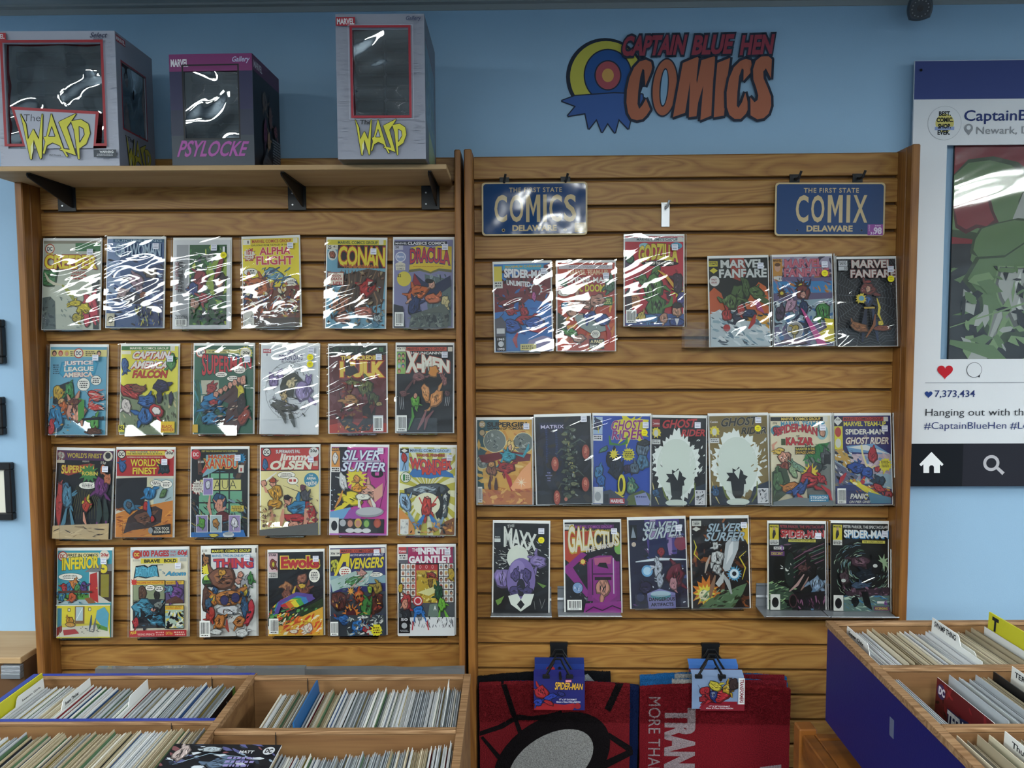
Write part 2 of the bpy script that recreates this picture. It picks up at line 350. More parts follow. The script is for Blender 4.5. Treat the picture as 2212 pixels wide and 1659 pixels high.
    def bubble(s, x, y, rx, ry, seed=1, n=3, c='eceae0', fg='26262a', tail=None):
        if tail: s.poly([(x-rx*.3, y), (x+rx*.3, y), tail], '1a1a1e')
        s.ell(x, y, rx+.7, ry+.7, '1a1a1e'); s.ell(x, y, rx, ry, c)
        if tail: s.poly([(x-rx*.25, y), (x+rx*.22, y), (tail[0], tail[1]-1.2)], c)
        s.lines(x-rx*.72, y-ry*.62, rx*1.44, ry*1.24, n, fg, seed)
    def build(s, name, parent=None, mat=None, mw=None):
        return s.mb.build(name, mat or M_PRINT, parent, mw=mw, normals=False)
# ------------------------------------------------------------ the room
def struct(name, mb, mat, mw=None): return tag(mb.build(name, mat, mw=mw), kind='structure')
RX0, RX1, RY0, RZ = -4.2, 4.4, -4.6, 2.452
struct('wall_back', MB().box(RX0-.1, RX1+.1, 0, .1, 0, RZ+.1), M_WALL, mw=WL.mat())
struct('floor', MB().box(RX0, RX1, RY0, 2.4, -.05, 0), M_FLOOR)
struct('ceiling', MB().box(RX0, RX1, RY0, 2.42, RZ, RZ+.05), M_CEIL)
struct('wall_left', MB().box(RX0-.1, RX0, RY0, 2.4, 0, RZ), M_OTHER)
struct('wall_right', MB().box(RX1, RX1+.1, RY0, 2.4, 0, RZ), M_OTHER)
struct('wall_front', MB().box(RX0, RX1, RY0-.1, RY0, 0, RZ), M_OTHER)
t = MB(); t.box(RX0, RX1, -.022, 0, RZ-.006, RZ); t.box(RX0, RX1, -.003, 0, RZ-.022, RZ)
struct('trim_1', t, simple('ceiling angle trim', '8f9698', .6), mw=WL.mat())
for i, (x, y, lx, ly) in enumerate(LAMPS):
    e = empty('ceiling_light', None, 'white flush ceiling light panel', 'ceiling light', 'ceiling light panels', loc=(x, y, RZ))
    f = MB(); a, b = lx/2, ly/2
    for q in ((-a-.02, a+.02, -b-.02, -b), (-a-.02, a+.02, b, b+.02), (-a-.02, -a, -b, b), (a, a+.02, -b, b)): f.box(*q, -.012, -.001)
    f.build('frame', M_WHITE, e); MB().box(-a, a, -b, b, -.008, -.002).build('diffuser', M_LAMP, e)

# ------------------------------------------------------------ slatwall display panels
def slat_mesh(name, u0, u1, h, th=.016):
    lip = .003; m = MB(); z0, z1 = 0, h
    m.prism([(.002, z0), (0, z0+.0015), (0, z1-.0045), (.005, z1), (th, z1), (th, z0)], 0, u0, u1)
    o = m.build(name, M_OAK); return o
def display(frame, label, uL, uR, grooves, ztop, outL, outR, pieces):
    e = empty('slatwall_display', frame.mat(), label, 'display panel')
    MB().box(uL-.002, uR+.002, .0165, .05, .05, ztop-.002).build('backing', M_BACK, e)
    base = None; prev = ztop
    for g in grooves + [0.10]:
        h = prev - g
        if base is None or abs(h - base[1]) > .0005:
            o = slat_mesh('slat', uL, uR, h); o.parent = e; base = (o.data, h) if h > .05 else base
        else:
            o = bpy.data.objects.new('slat', base[0]); COL.objects.link(o); o.parent = e
        o.location = (0, 0.0, g); prev = g - GW
        if h < .02: bpy.data.objects.remove(o)
    for s, (a, b) in (('L', outL), ('R', outR)):
        x0, x1 = min(a, b), max(a, b)
        p = MB(); p.bbox(x0, x1, -.045, .066, 0, ztop+.003, .002); p.build('side_board', M_OAKV, e)
        q = MB(); inn = b if s == 'L' else a
        q.bbox(x0, x1, -.080, -.0455, 0, ztop+.003, .003); q.build('front_trim', M_OAKV, e)
    return e
GW = .0082
gl = [CAMZ+.4345-k*.0753 for k in range(0, 25)]; gr = [CAMZ+.4395-k*.07545 for k in range(0, 25)]
gl = [g for g in gl if g > .16]; gr = [g for g in gr if g > .16]
display(LP, 'oak slatwall display panel on the left with the top shelf of figure boxes', -1.349, -.157, [g for g in gl], CAMZ+.502, (-1.372, -1.350), (-.156, -.139), None)
display(RP, 'oak slatwall display panel on the right under the wall sign with hanging doormats', .0345, 1.231, gr, CAMZ+.503, (.0335-.021, .0335), (1.232, 1.254), None)

# ------------------------------------------------------------ shelf on brackets
SZ = CAMZ + .4215
sh = empty('wall_shelf', LP.mat(), 'long plain board shelf carrying the three boxes above the left panel', 'shelf')
s = MB(); s.bbox(-1.374, -.166, -.224, -.001, SZ, SZ+.0125, .001); s.build('board', M_SHELF, sh)
def bracket(u, lab):
    e = empty('shelf_bracket', LP.mat(), lab, 'bracket', None)
    m = MB(); m.bbox(u-.043, u+.009, -.0035, -.0005, SZ-.068, SZ-.0005, .001); m.build('plate', M_BLACK, e)
    m = MB(); m.prism([(-.0035, SZ-.058), (-.0035, SZ-.0008), (-.205, SZ-.0008), (-.210, SZ-.006), (-.205, SZ-.012), (-.019, SZ-.056)], 0, u-.002, u+.0015); m.box(u-.002, u+.007, -.208, -.0035, SZ-.003, SZ-.0008); m.build('arm', M_BLACK, e)
    m = MB()
    for z in (SZ-.020, SZ-.052): m.prism([(u-.030+.0025*math.cos(a*.785), z+.0025*math.sin(a*.785)) for a in range(8)], 1, -.0042, -.0030)
    m.build('screws', M_CHROME, e)
bracket(LP.uw(158, 430, .0)[0], 'black steel shelf bracket at the left end of the shelf')
bracket(LP.uw(655, 430, .0)[0], 'black steel shelf bracket under the middle of the shelf')
bracket(LP.uw(943, 430, .0)[0], 'black steel shelf bracket at the right end of the shelf')

# ------------------------------------------------------------ figure boxes (empty windows, plain insides)
def wasp_letters(P, x, y, w, h, top='d6cf3f', bot='e3e2a8'):
    """spiky yellow lettering; coordinates 0..100 x 0..60"""
    L = {'W': [0,0, 7,14, 9,34, 17,20, 24,34, 30,0, 31,2, 27,58, 25,60, 17,34, 13,60, 11,60, 3,14],
         'A': [43,0, 58,46, 64,56, 62,57, 53,42, 43,38, 35,42, 31,53, 29,52, 33,37, 31,31, 35,30],
         'A2': [43,17, 47,30, 38,30],
         'S': [53,11, 78,0, 72,8, 64,18, 75,55, 52,47, 56,46, 67,48, 54,14],
         'P': [70,10, 84,8, 94,14, 96,26, 90,40, 80,46, 80,60, 78,60, 74,22],
         'P2': [81,17, 87,20, 88,28, 81,38]}
    def pts(k, g=0):
        p = L[k]; return [(x+p[i]*w/100, y+p[i+1]*h/60) for i in range(0, len(p), 2)]
    for k in 'WASP':
        q = pts(k); n = len(q)
        for i in range(n): P.stroke([q[i], q[(i+1) % n]], w*.022, '1c1e18', False)
    for k in 'WASP': P.poly(pts(k), top)
    bgc = 'aeb2bd'
    for k in ('A2', 'P2'):
        q = pts(k); n = len(q); P.poly(q, bgc)
        for i in range(n): P.stroke([q[i], q[(i+1) % n]], w*.012, '1c1e18', False)
    for k in 'WASP':     # pale lower half printed on the letters
        q = [p for p in pts(k)]
        lo = [(a, b) for a, b in q if b > y+h*.52]
        if len(lo) >= 3 and k in 'W': P.poly([(x+.125*w, y+h*.72), (x+.165*w, y+h*.60), (x+.16*w, y+h*.8), (x+.125*w, y+h*.97)], bot)
M_BOXP = print_mat('box board', .42, .4); M_IN = simple('box inside', '5b636b', .7); M_TRAY = clear('blister tray', refl=.16, tint='c0c8cc', rough=.08, bump=.3, scale=(30, 30, 30), dist=.003)
def fig_box(label, uL, uR, zb, zt, yf, yb, win, sidewin, base, sidec, art, yaw=0.0, edge='20242b', bulge=0.0):
    """win: (x0,x1,z0,z1) fractions. children: carton, print, window_film, blister_tray"""
    w, h, dp = uR-uL, zt-zb, yb-yf
    m = LP.mat() @ Matrix.Translation((uR, yf, zb)) @ Matrix.Rotation(yaw, 4, 'Z') @ Matrix.Translation((-w, 0, 0))
    e = empty('figure_box', m, label, 'box')
    c = MB(); th = .003; x0, x1, z0, z1 = win[0]*w, win[1]*w, win[2]*h, win[3]*h
    # front frame round the window
    c.box(0, x0, 0, th, 0, h, 0, base); c.box(x1, w, 0, th, 0, h, 0, base); c.box(x0, x1, 0, th, 0, z0, 0, base); c.box(x0, x1, 0, th, z1, h, 0, base)
    if sidewin:
        a0, a1, b0, b1 = sidewin[0]*dp, sidewin[1]*dp, sidewin[2]*h, sidewin[3]*h
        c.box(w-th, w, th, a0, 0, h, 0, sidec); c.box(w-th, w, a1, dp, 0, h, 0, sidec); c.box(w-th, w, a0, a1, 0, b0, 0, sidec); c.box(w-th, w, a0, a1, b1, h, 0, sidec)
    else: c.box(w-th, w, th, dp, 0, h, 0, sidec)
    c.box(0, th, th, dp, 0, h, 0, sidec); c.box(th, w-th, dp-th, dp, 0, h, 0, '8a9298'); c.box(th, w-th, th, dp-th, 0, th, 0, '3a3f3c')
    # lid with a slightly raised crease
    c.add([(0, 0, h), (w, 0, h), (w, dp, h), (0, dp, h), (w*.3, dp*.5, h+bulge), (w*.8, dp*.5, h+bulge)], [(0, 1, 5, 4), (1, 2, 5), (2, 3, 4, 5), (3, 0, 4)], 0, edge)
    c.add([(0, 0, h-.001), (w, 0, h-.001), (w, dp, h-.001), (0, dp, h-.001)], [(0, 1, 2, 3)], 0, edge)
    c.build('carton', M_BOXP, e)
    f = MB(); f.box(x0-.002, x1+.002, th+.0003, th+.0009, z0-.002, z1+.002); f.build('window_film', M_FILM, e)
    if sidewin: f = MB(); f.box(w-th-.0009, w-th-.0003, a0-.002, a1+.002, b0-.002, b1+.002); f.build('window_film', M_FILM, e)
    g = MB(); n = 7
    for i in range(n):
        za = z0 + (z1-z0)*i/n; g.bbox(x0-.004, (x0+x1)/2-.002, .05, .075, za+.002, za+(z1-z0)/n-.002, .004); g.bbox((x0+x1)/2+.002, x1+.004, .05, .075, za+.002, za+(z1-z0)/n-.002, .004)
    g.build('blister_tray', M_TRAY, e)
    P = Print(w, 0, h, -.0002, W=100, H=100*h/w); art(P, 100*h/w); P.build('front_print', e, M_BOXP)
    S = Print(dp, 0, h, -.0002, W=100, H=100*h/dp); return e, S, w, h, dp
def ring(P, x0, y0, x1, y1, t, c):
    P.rect(x0, y0, x1-x0, t, c); P.rect(x0, y1-t, x1-x0, t, c); P.rect(x0, y0, t, y1-y0, c); P.rect(x1-t, y0, t, y1-y0, c)
def frame_cut(P, x0, x1, y0, y1, H, c):   # plain board colour needs no print; keep coordinates helper
    pass
def side_print(e, S, w, dp):
    o = S.build('side_print', e, M_BOXP); o.matrix_local = Matrix.Translation((w, 0, 0)) @ Matrix.Rotation(math.pi/2, 4, 'Z')
SHT = SZ + .0128
def art1(P, H):
    rg = random.Random(3)
    for i in range(120):
        y = rg.uniform(0, H); hh = rg.uniform(.2, .5)
        for xa, xb in ((0, 5.0), (91.5, 100)):
            if rg.random() < .7: P.rect(rg.uniform(xa, xb-2), y, rg.uniform(2, (xb-xa)*.5), hh, rg.choice(('bcbfca', 'a6a9b6', 'b4b7c4')))
    P.rect(0, 2.0, 10.5, 5.6, 'b8323a'); P.text('MARVEL', -4.5, 3.0, 14, 3.8, 'e6e6e8', b=.03)
    P.text('Select', 80, 2.0, 14, 4.2, '3a3e58', b=.02, sh=.4); P.lines(83, 6.8, 9, 1.3, 1, '5a5e70')
    ring(P, 5.2, 7.8, 91, 94.7, 2.2, 'a52d36'); P.rect(7.4, 92.5, 15, 2.2, 'a52d36'); P.rect(80, 92.5, 9, 2.2, 'a52d36')
    P.poly([12, 62, 85.5, 66.4, 81.5, 94.7, 21, 94.7], 'a52d36'); P.poly([15, 64.6, 82.6, 68.6, 79.5, 96.5, 23, 96.5], 'b0b3c0')
    P.text('The', 22, 68.5, 14, 5.6, '2c2e33', b=-.01, sh=.1)
    wasp_letters(P, 20, 68, 60, 37.5)
    P.text('PVC Diorama', 43, 101.5, 9.5, 1.3, '44474f'); P.rect(80, 97.8, 19, 6.2, '343c46'); P.text('WARNING:', 85, 98.6, 12, 2.0, 'e8eaec', b=.02); P.lines(81, 101.0, 17, 2.4, 2, 'b8bcc4', 2); P.lines(88, 105, 6, 1, 1, '44474f')
z1 = CAMZ+.772
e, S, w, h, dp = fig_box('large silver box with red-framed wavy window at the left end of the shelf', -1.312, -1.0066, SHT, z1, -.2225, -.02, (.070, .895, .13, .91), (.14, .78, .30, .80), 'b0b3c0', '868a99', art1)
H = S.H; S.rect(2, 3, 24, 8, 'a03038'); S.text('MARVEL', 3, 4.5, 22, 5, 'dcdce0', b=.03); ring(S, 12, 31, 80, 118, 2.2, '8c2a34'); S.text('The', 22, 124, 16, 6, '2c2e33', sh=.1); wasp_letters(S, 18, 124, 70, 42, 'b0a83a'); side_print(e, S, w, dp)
def art2(P, H):
    P.rect(0, 0, 100, 20, '7c3168')
    P.text('MARVEL', 2, 5.6, 21, 9.0, 'e6e4e8', b=.035); P.text('Gallery', 75, 3.5, 21, 8, 'b8bcd8', b=.02, sh=.25)
    P.rect(0, 20, 15.5, 45, '2c2d50'); P.rect(83.5, 20, 16.5, 45, '2c2d50'); P.rect(0, 65, 15.5, 30, '2b3248'); P.rect(83.5, 65, 16.5, 30, '2b3248')
    ring(P, 15, 12, 84, 100, 1.8, '14161c')
    P.text('PSYLOCKE', 6, 101.5, 82, 18.5, 'a64f9e', b=.02, sh=.35, out='5b2a58', ow=.012, rise=.0, taper=-.05)
zb2 = SHT; z2 = CAMZ+.715
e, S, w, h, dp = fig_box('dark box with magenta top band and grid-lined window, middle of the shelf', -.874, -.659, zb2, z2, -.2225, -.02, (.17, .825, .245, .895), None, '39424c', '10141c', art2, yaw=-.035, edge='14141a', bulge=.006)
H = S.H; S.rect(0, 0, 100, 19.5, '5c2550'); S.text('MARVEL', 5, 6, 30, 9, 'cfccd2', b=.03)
S.blob(42, 50, 10, 16, '5d5048', seed=4); S.blob(62, 66, 7, 16, '6b4a44', seed=5); S.blob(40, 88, 8, 18, '5c2548', seed=6); S.blob(52, 98, 6, 14, 'a0805c', seed=7); S.blob(78, 78, 9, 8, '7a3a40', seed=8)
S.blob(45, 132, 20, 15, '3f444c', seed=9); S.lines(62, 90, 34, 36, 10, '8a909a', 4); side_print(e, S, w, dp)
def art3(P, H):
    rg = random.Random(8)
    for i in range(170):
        y = rg.uniform(0, H)
        for xa, xb in ((0, 15), (85, 100)):
            if rg.random() < .6: P.rect(rg.uniform(xa, xb-5), y, rg.uniform(3, 7), rg.uniform(.25, .6), rg.choice(('a3a6b2', '8b8e9b', '9699a6')))
    P.rect(1.2, 4.5, 21.5, 9.6, 'b02c3c'); P.text('MARVEL', 2.4, 6, 19.5, 6.6, 'e8e8ea', b=.035); P.text('Gallery', 79, 3.6, 17, 5.8, '4a5270', b=.02, sh=.25)
    ring(P, 14.5, 13, 87.5, 117, .7, 'b9bcc8'); ring(P, 16.5, 13.5, 85, 115.5, 2.7, 'a42c3a')
    P.text('The', 26, 117.5, 13, 5.2, '2c2e33', sh=.1); wasp_letters(P, 21, 117, 60, 40, 'd6cf3f')
yb3 = -.02
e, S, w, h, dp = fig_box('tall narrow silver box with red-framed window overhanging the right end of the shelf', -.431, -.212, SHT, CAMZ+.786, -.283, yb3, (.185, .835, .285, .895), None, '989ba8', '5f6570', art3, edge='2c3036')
H = S.H; S.poly([8, 20, 88, 30, 92, 118, 6, 96], '5f7a8c'); S.stroke([(8, 20), (88, 30), (92, 118)], 2, '6a2430', False); S.poly([30, 100, 88, 112, 86, 134, 26, 130], '8a9a74'); S.scat(10, 30, 78, 70, 40, ['6e8ba0', '57707e', '6f8a84'], 10, 3); side_print(e, S, w, dp)

# ------------------------------------------------------------ wall sign, built in centimetres on the wall frame
def cm_print(frame, d): return Print(1.0, 0, CAMZ, -d, eps=6e-5, W=100.0, H=1e6)
def q(frame, px, py, d=0.0):
    u, z = frame.uw(px, py, d); return (u*100, (CAMZ-z)*100)
e = empty('wall_sign', WL.mat(), 'large painted wall sign with orange and red lettering over a yellow disc', 'sign')
def lg(cx, cy): return q(WL, 1180+cx/4.0963, 30+cy/4.0963)
def lp(flat): return [lg(flat[i], flat[i+1]) for i in range(0, len(flat), 2)]
P = cm_print(WL, .0012)
def P_poly(pts, c): P.poly(pts, c, clip=False)
def outlined(flat, c, w, oc='2a3242'):
    p = lp(flat); n = len(p)
    for i in range(n):
        a, b = p[i], p[(i+1) % n]; P.clipoff = 1
        dx, dy = b[0]-a[0], b[1]-a[1]; l = math.hypot(dx, dy) or 1; ex, ey = dx/l*w*.35, dy/l*w*.35; ox, oy = -dy/l*w, dx/l*w
        P.flat([(a[0]-ex+ox, a[1]-ey+oy), (b[0]+ex+ox, b[1]+ey+oy), (b[0]+ex-ox, b[1]+ey-oy), (a[0]-ex-ox, a[1]-ey-oy)], [(0, 1, 2, 3)], oc, clip=False)
    P_poly(p, c)
def wcirc(cx, cy, rx, ry, c, n=48, rot=0):
    pts = []
    for i in range(n):
        a = i*2*math.pi/n; x, y = rx*math.cos(a), ry*math.sin(a); pts.append(lg(cx+x*math.cos(rot)-y*math.sin(rot), cy+x*math.sin(rot)+y*math.cos(rot)))
    P_poly(pts, c)
wcirc(520, 560, 345, 345, '2a3242'); wcirc(528, 560, 318, 318, 'bcb750'); wcirc(545, 545, 215, 235, '2a3242'); wcirc(545, 545, 203, 223, '2c5490')
wcirc(545, 545, 120, 135, '2a3242'); wcirc(545, 545, 108, 123, 'a4525a'); wcirc(545, 545, 52, 60, 'c59a58')
outlined([250,730, 137,772, 262,818, 190,905, 345,880, 375,1020, 445,930, 492,1050, 542,965, 607,1055, 640,930, 725,1020, 745,930, 860,800, 850,715, 600,705], '3f5f9c', .35)
# COMICS, traced letter by letter
OC = 'aa6850'
LET = [[880,410, 925,430, 935,475, 925,520, 875,640, 865,500, 850,490, 830,560, 812,690, 805,800, 820,845, 850,810, 880,755, 918,850, 885,900, 850,935, 800,945, 750,930, 722,880, 708,790, 712,680, 735,570, 775,480, 825,425],
       None,
       [1205,440, 1335,385, 1345,400, 1325,590, 1330,620, 1370,415, 1490,378, 1480,560, 1458,905, 1360,945, 1385,640, 1340,790, 1325,910, 1258,918, 1270,600, 1225,880, 1118,918],
       [1510,440, 1622,395, 1600,560, 1568,905, 1478,920, 1495,600],
       [1760,405, 1805,420, 1815,470, 1800,530, 1738,598, 1740,500, 1725,490, 1700,560, 1685,700, 1680,820, 1695,838, 1725,790, 1755,705, 1788,830, 1760,890, 1715,935, 1660,935, 1615,900, 1592,830, 1590,700, 1612,580, 1655,480, 1710,425],
       [1895,385, 1960,385, 1988,410, 1980,580, 1945,510, 1935,490, 1912,520, 1915,580, 1950,660, 1980,740, 1982,820, 1960,890, 1915,930, 1860,940, 1800,905, 1798,745, 1835,790, 1862,770, 1868,730, 1850,660, 1825,590, 1822,500, 1845,425]]
for L in LET:
    if L is None:
        for k, c in ((0, '2a3242'), (1, OC)):
            rx, ry = (118, 262) if k == 0 else (105, 248)
            wcirc(1046, 655, rx, ry, c, rot=.10)
        wcirc(1040, 655, 40, 172, '2a3242', rot=.08); wcirc(1041, 655, 29, 158, '86aac6', rot=.08)
    else: outlined(L, OC, .75)
# CAPTAIN BLUE HEN, small leaning capitals
words = [('CAPTAIN', 655, 205, 590, 175, .0), ('BLUE', 1280, 200, 370, 172, 0), ('HEN', 1705, 200, 300, 172, 0)]
for wd_, x, y, w_, h_, r_ in words:
    a = lg(x, y); b_ = lg(x+w_, y+h_)
    P.H = 1e6; P.W = 1e6
    vs, fs = text_mesh(wd_, .045, 0, 1.0); vo, fo = text_mesh(wd_, .13, 0, 1.0)
    xa, xb = min(v[0] for v in vs), max(v[0] for v in vs); ya, yb_ = min(v[1] for v in vs), max(v[1] for v in vs)
    def mp(v): u = (v[0]-xa)/(xb-xa); t_ = (v[1]-ya)/(yb_-ya); return (a[0]+u*(b_[0]-a[0])*.94+.06*(b_[0]-a[0])*t_*(1.0 if len(wd_) > 4 else 1.4), b_[1]-t_*(b_[1]-a[1])-u*.25)
    P.flat([mp(v) for v in vo], fo, '2a3242', clip=False); P.flat([mp(v) for v in vs], fs, '923f4d', clip=False)
P.build('lettering', e, M_DECAL)

# ------------------------------------------------------------ cut-out photo board on the right wall
PD = .030; e = empty('photo_board', WL.mat(), 'tall white photo board with blue header and cut-out opening at the right edge', 'board')
def pq(px, py, d=PD): return q(WL, px, py, d)
xl = WL.uw(1969, 400, PD)[0]; zt = WL.uw(2090, 130, PD)[1]; zbm = WL.uw(2090, 1050, PD)[1]; xr = xl+.92
ox0 = WL.uw(2040, 500, PD)[0]; oz1 = WL.uw(2090, 313, PD)[1]; oz0 = WL.uw(2090, 776, PD)[1]; ox1 = xr-(ox0-xl)
m = MB(); y0, y1 = -PD, -PD+.006
for bx in ((xl, ox0, zbm, zt), (ox1, xr, zbm, zt), (ox0, ox1, oz1, zt), (ox0, ox1, zbm, oz0)): m.box(bx[0], bx[1], y0, y1, bx[2], bx[3])
m.build('board', simple('foam board', 'd3d6da', .45, spec=.4), e)
m = MB()
for ux in (xl+.05, xr-.05):
    for zz in (zt-.05, zbm+.05): m.box(ux-.012, ux+.012, y1, 0, zz-.012, zz+.012)
m.build('spacer', M_WHITE, e)
P = cm_print(WL, PD+.0004); X0 = xl*100; X1 = xr*100
def prect(a, b, c): P.flat([(a[0], a[1]), (b[0], a[1]), (b[0], b[1]), (a[0], b[1])], [(0, 1, 2, 3)], c, clip=False)
def ptext(txt, px, py, hp, c, wpx=None, b=.0, sp=1.0):
    """left edge px, cap top py, cap height hp pixels"""
    a = pq(px, py); bt = pq(px, py+hp); h_ = bt[1]-a[1]; vs, fs = text_mesh(txt, b, 0, sp)
    ref, _ = text_mesh('H', b, 0, 1.0); ch = max(v[1] for v in ref)-min(v[1] for v in ref); k = h_/ch
    if wpx: wd2 = pq(px+wpx, py)[0]-a[0]; kx = wd2/(max(v[0] for v in vs)-min(v[0] for v in vs))
    else: kx = k*.95
    x0 = min(v[0] for v in vs); P.flat([(a[0]+(v[0]-x0)*kx, bt[1]-v[1]*k) for v in vs], fs, c, clip=False)
prect((X0, pq(2090, 131)[1]), (X1, pq(2090, 214)[1]), '3e4a7d')
NV = '2d3a6d'
def pcirc(px, py, r, c, n=40):
    a = pq(px, py); rr = pq(px+r, py)[0]-a[0]; P.flat([(a[0]+rr*math.cos(i*6.2832/n), a[1]+rr*math.sin(i*6.2832/n)) for i in range(n)], [tuple(range(n))], c, clip=False)
pcirc(2040, 266, 36.5, '9da2a8'); pcirc(2040, 266, 35.8, 'd3d6da'); pcirc(2040.5, 266, 20, 'c9bd70'); prect(pq(2019, 274), pq(2061, 281), '8d9cc4')
for i, (tx, px0, wp) in enumerate((('BEST.', 2028, 26), ('COMIC.', 2023, 36), ('SHOP.', 2026, 28), ('EVER.', 2025, 27))): ptext(tx, px0, 240+i*13.6, 10, '15171f', wp, b=.045)
ptext('CaptainBlueHen', 2083, 238, 23, NV, 245, b=.012)
pcirc(2092, 277, 9.3, '8b8e93'); P.flat([pq(2084, 281), pq(2100, 281), pq(2092, 293)], [(0, 1, 2)], '8b8e93', clip=False); pcirc(2092, 276, 4.6, 'd3d6da')
ptext('Newark, DE', 2109, 274, 15.5, '8b8e93', 128, b=.0)
def heart(px, py, r, c):
    a = pq(px, py); rr = pq(px+r, py)[0]-a[0]; pts = []
    for i in range(36):
        t_ = i*6.2832/36; pts.append((a[0]+rr*math.sin(t_)**3, a[1]-rr*(13*math.cos(t_)-5*math.cos(2*t_)-2*math.cos(3*t_)-math.cos(4*t_))/16))
    P.poly(pts, c, clip=False)
heart(2041, 802, 17, 'b8232f'); heart(2005.5, 851.5, 8.3, '27407e')
pcirc(2104, 799, 16.5, '3c3f46'); P.poly([pq(2108, 811), pq(2117, 808), pq(2115.5, 815.5)], '3c3f46', clip=False); pcirc(2104, 799, 15.6, 'd3d6da')
prect(pq(1998, 826), (X1, pq(2090, 827)[1]), '9a9ea6')
ptext('7,373,434', 2019, 843, 14.5, NV, 87, b=.008)
ptext('Hanging out with these', 1999, 883, 15, '2a2c33', 248, b=-.004)
ptext('#CaptainBlueHen #LocalComics', 1996, 912, 14.5, NV, 330, b=-.004)
prect((X0, pq(2090, 958)[1]), (X1, pq(2090, 1050)[1]), '262730'); prect((X0, pq(2090, 958)[1]), (pq(2079, 1000)[0], pq(2090, 1050)[1]), '14181f')
a = lambda x, y: pq(1900+x/2.765, 500+y/2.765)
P.poly([a(308, 1316), a(380, 1390), a(370, 1400), a(358, 1390), a(358, 1441), a(323, 1441), a(323, 1405), a(315, 1396), a(302, 1396), a(294, 1405), a(294, 1441), a(260, 1441), a(260, 1390), a(246, 1402), a(236, 1390)], 'eceef0', clip=False)
pcirc(2140.5, 1000, 17.5, 'b4b2b8'); pcirc(2140.5, 1000, 11, '262730'); P.poly([a(694, 1418), a(708, 1406), a(744, 1438), a(730, 1454)], 'b4b2b8', clip=False)
pcirc(1989, 152, 3, '15181c')
P.build('print', e, M_MATTE)
# framed print seen through the opening, hung on the wall
e = empty('art_print', WL.mat(), 'glossy red, green and black art print behind the opening of the photo board', 'picture')
gx0 = WL.uw(2053, 540, .004)[0]; gz1 = oz1+.05; gz0 = oz0-.05; gx1 = ox1-.02
MB().bbox(gx0, gx1, -.010, -.002, gz0, gz1, .001).build('panel', M_BPLAST, e)
P = Print(gx1-gx0, gx0, gz1, -.0103, eps=5e-5, W=100, H=100*(gz1-gz0)/(gx1-gx0)); HH = P.H
P.rect(0, 0, 100, HH, '2f3236'); P.rect(0, 0, 100, HH*.46, '8e2b34'); P.poly([60, HH*.20, 100, HH*.02, 100, HH*.5, 40, HH*.52], '22272a')
G = '6d8b5c'; G2 = '8ba878'; Wh = 'b9beb8'
P.blob(14, HH*.30, 22, 20, G, seed=3, ink=None, marks=0); P.blob(10, HH*.33, 10, 9, '8e2b34', seed=5, ink=None, marks=0); P.poly([30, HH*.26, 36, HH*.20, 38, HH*.34, 32, HH*.42, 26, HH*.36], Wh)
P.blob(26, HH*.47, 22, 14, G, seed=8, ink=None, marks=0); P.scat(0, HH*.50, 70, HH*.25, 70, [G, G2, Wh, '2f3236'], 8, 12)
P.blob(30, HH*.66, 24, 22, G, seed=6, ink=None, marks=0); P.blob(34, HH*.66, 15, 15, Wh, seed=7, ink='8ba878', marks=6); P.blob(50, HH*.80, 10, 16, Wh, seed=9, ink=G, marks=5, rot=.6)
P.scat(5, HH*.55, 60, HH*.4, 90, [G, G2, Wh, '24272b', '24272b'], 5, 22); P.stroke([(0, HH*.80), (60, HH*.62), (100, HH*.5)], 1.2, G2); P.stroke([(0, HH*.86), (18, HH*.9), (30, HH*.99)], 6, G); P.stroke([(20, HH*.99), (60, HH*.8)], 1, G2)
P.build('print', e, M_PRINT); MB().box(gx0, gx1, -.0150, -.0144, gz0, gz1).build('film', M_GLOSSF, e)

# ------------------------------------------------------------ camera on the wall near the ceiling
ue, ze = WL.uw(1988, 18, .09)
e = empty('security_camera', WL.mat() @ Matrix.Translation((ue, -.09, ze)) @ Matrix.Rotation(-.37, 4, 'Z') @ Matrix.Rotation(.38, 4, 'X'), 'dark rounded camera with a ring of small lights near the ceiling', 'camera')
b = MB(); pr = []
def sq(r, y, n=24):
    v = []
    for k in range(n):
        a_ = k*2*math.pi/n; c_, s_ = math.cos(a_), math.sin(a_); kk = 1/max(abs(c_), abs(s_))**.45; v.append((r*c_*kk, y, r*s_*kk))
    return v
rings = [sq(.026, .07), sq(.031, .04), sq(.032, .006), sq(.0295, 0), sq(.027, -.002)]
vs = sum(rings, []); n = 24; fs = [(i*n+k, i*n+(k+1) % n, (i+1)*n+(k+1) % n, (i+1)*n+k) for i in range(4) for k in range(n)] + [tuple(range(4*n, 5*n)), tuple(reversed(range(n)))]
b.add(vs, fs); b.build('housing', simple('camera housing', '3a434d', .5), e, smooth=False)
b = MB(); b.prism([(.0265*math.cos(i*.2618), .0265*math.sin(i*.2618)) for i in range(24)], 1, -.0032, -.0015); b.build('face', simple('camera face', '2a313a', .4), e)
b = MB()
for i in range(14):
    a_ = i*2*math.pi/14; b.prism([(0.0208*math.cos(a_)+.0017*math.cos(j), 0.0208*math.sin(a_)+.0017*math.sin(j)) for j in range(6)], 1, -.0040, -.0030)
b.build('led_ring', simple('camera led', '8d9296', .3), e)
b = MB(); b.prism([(.008*math.cos(i*.4), .008*math.sin(i*.4)) for i in range(16)], 1, -.005, -.003); b.build('lens', simple('camera lens', '1a1e24', .1), e)
b = MB(); b.tube([(0, .05, .01), (0, .075, .03), (0, .096, .045)], .008); b.lathe([(.0, .0), (.0, .0)], 3) if False else None; b.build('mount', M_DGREY, e)

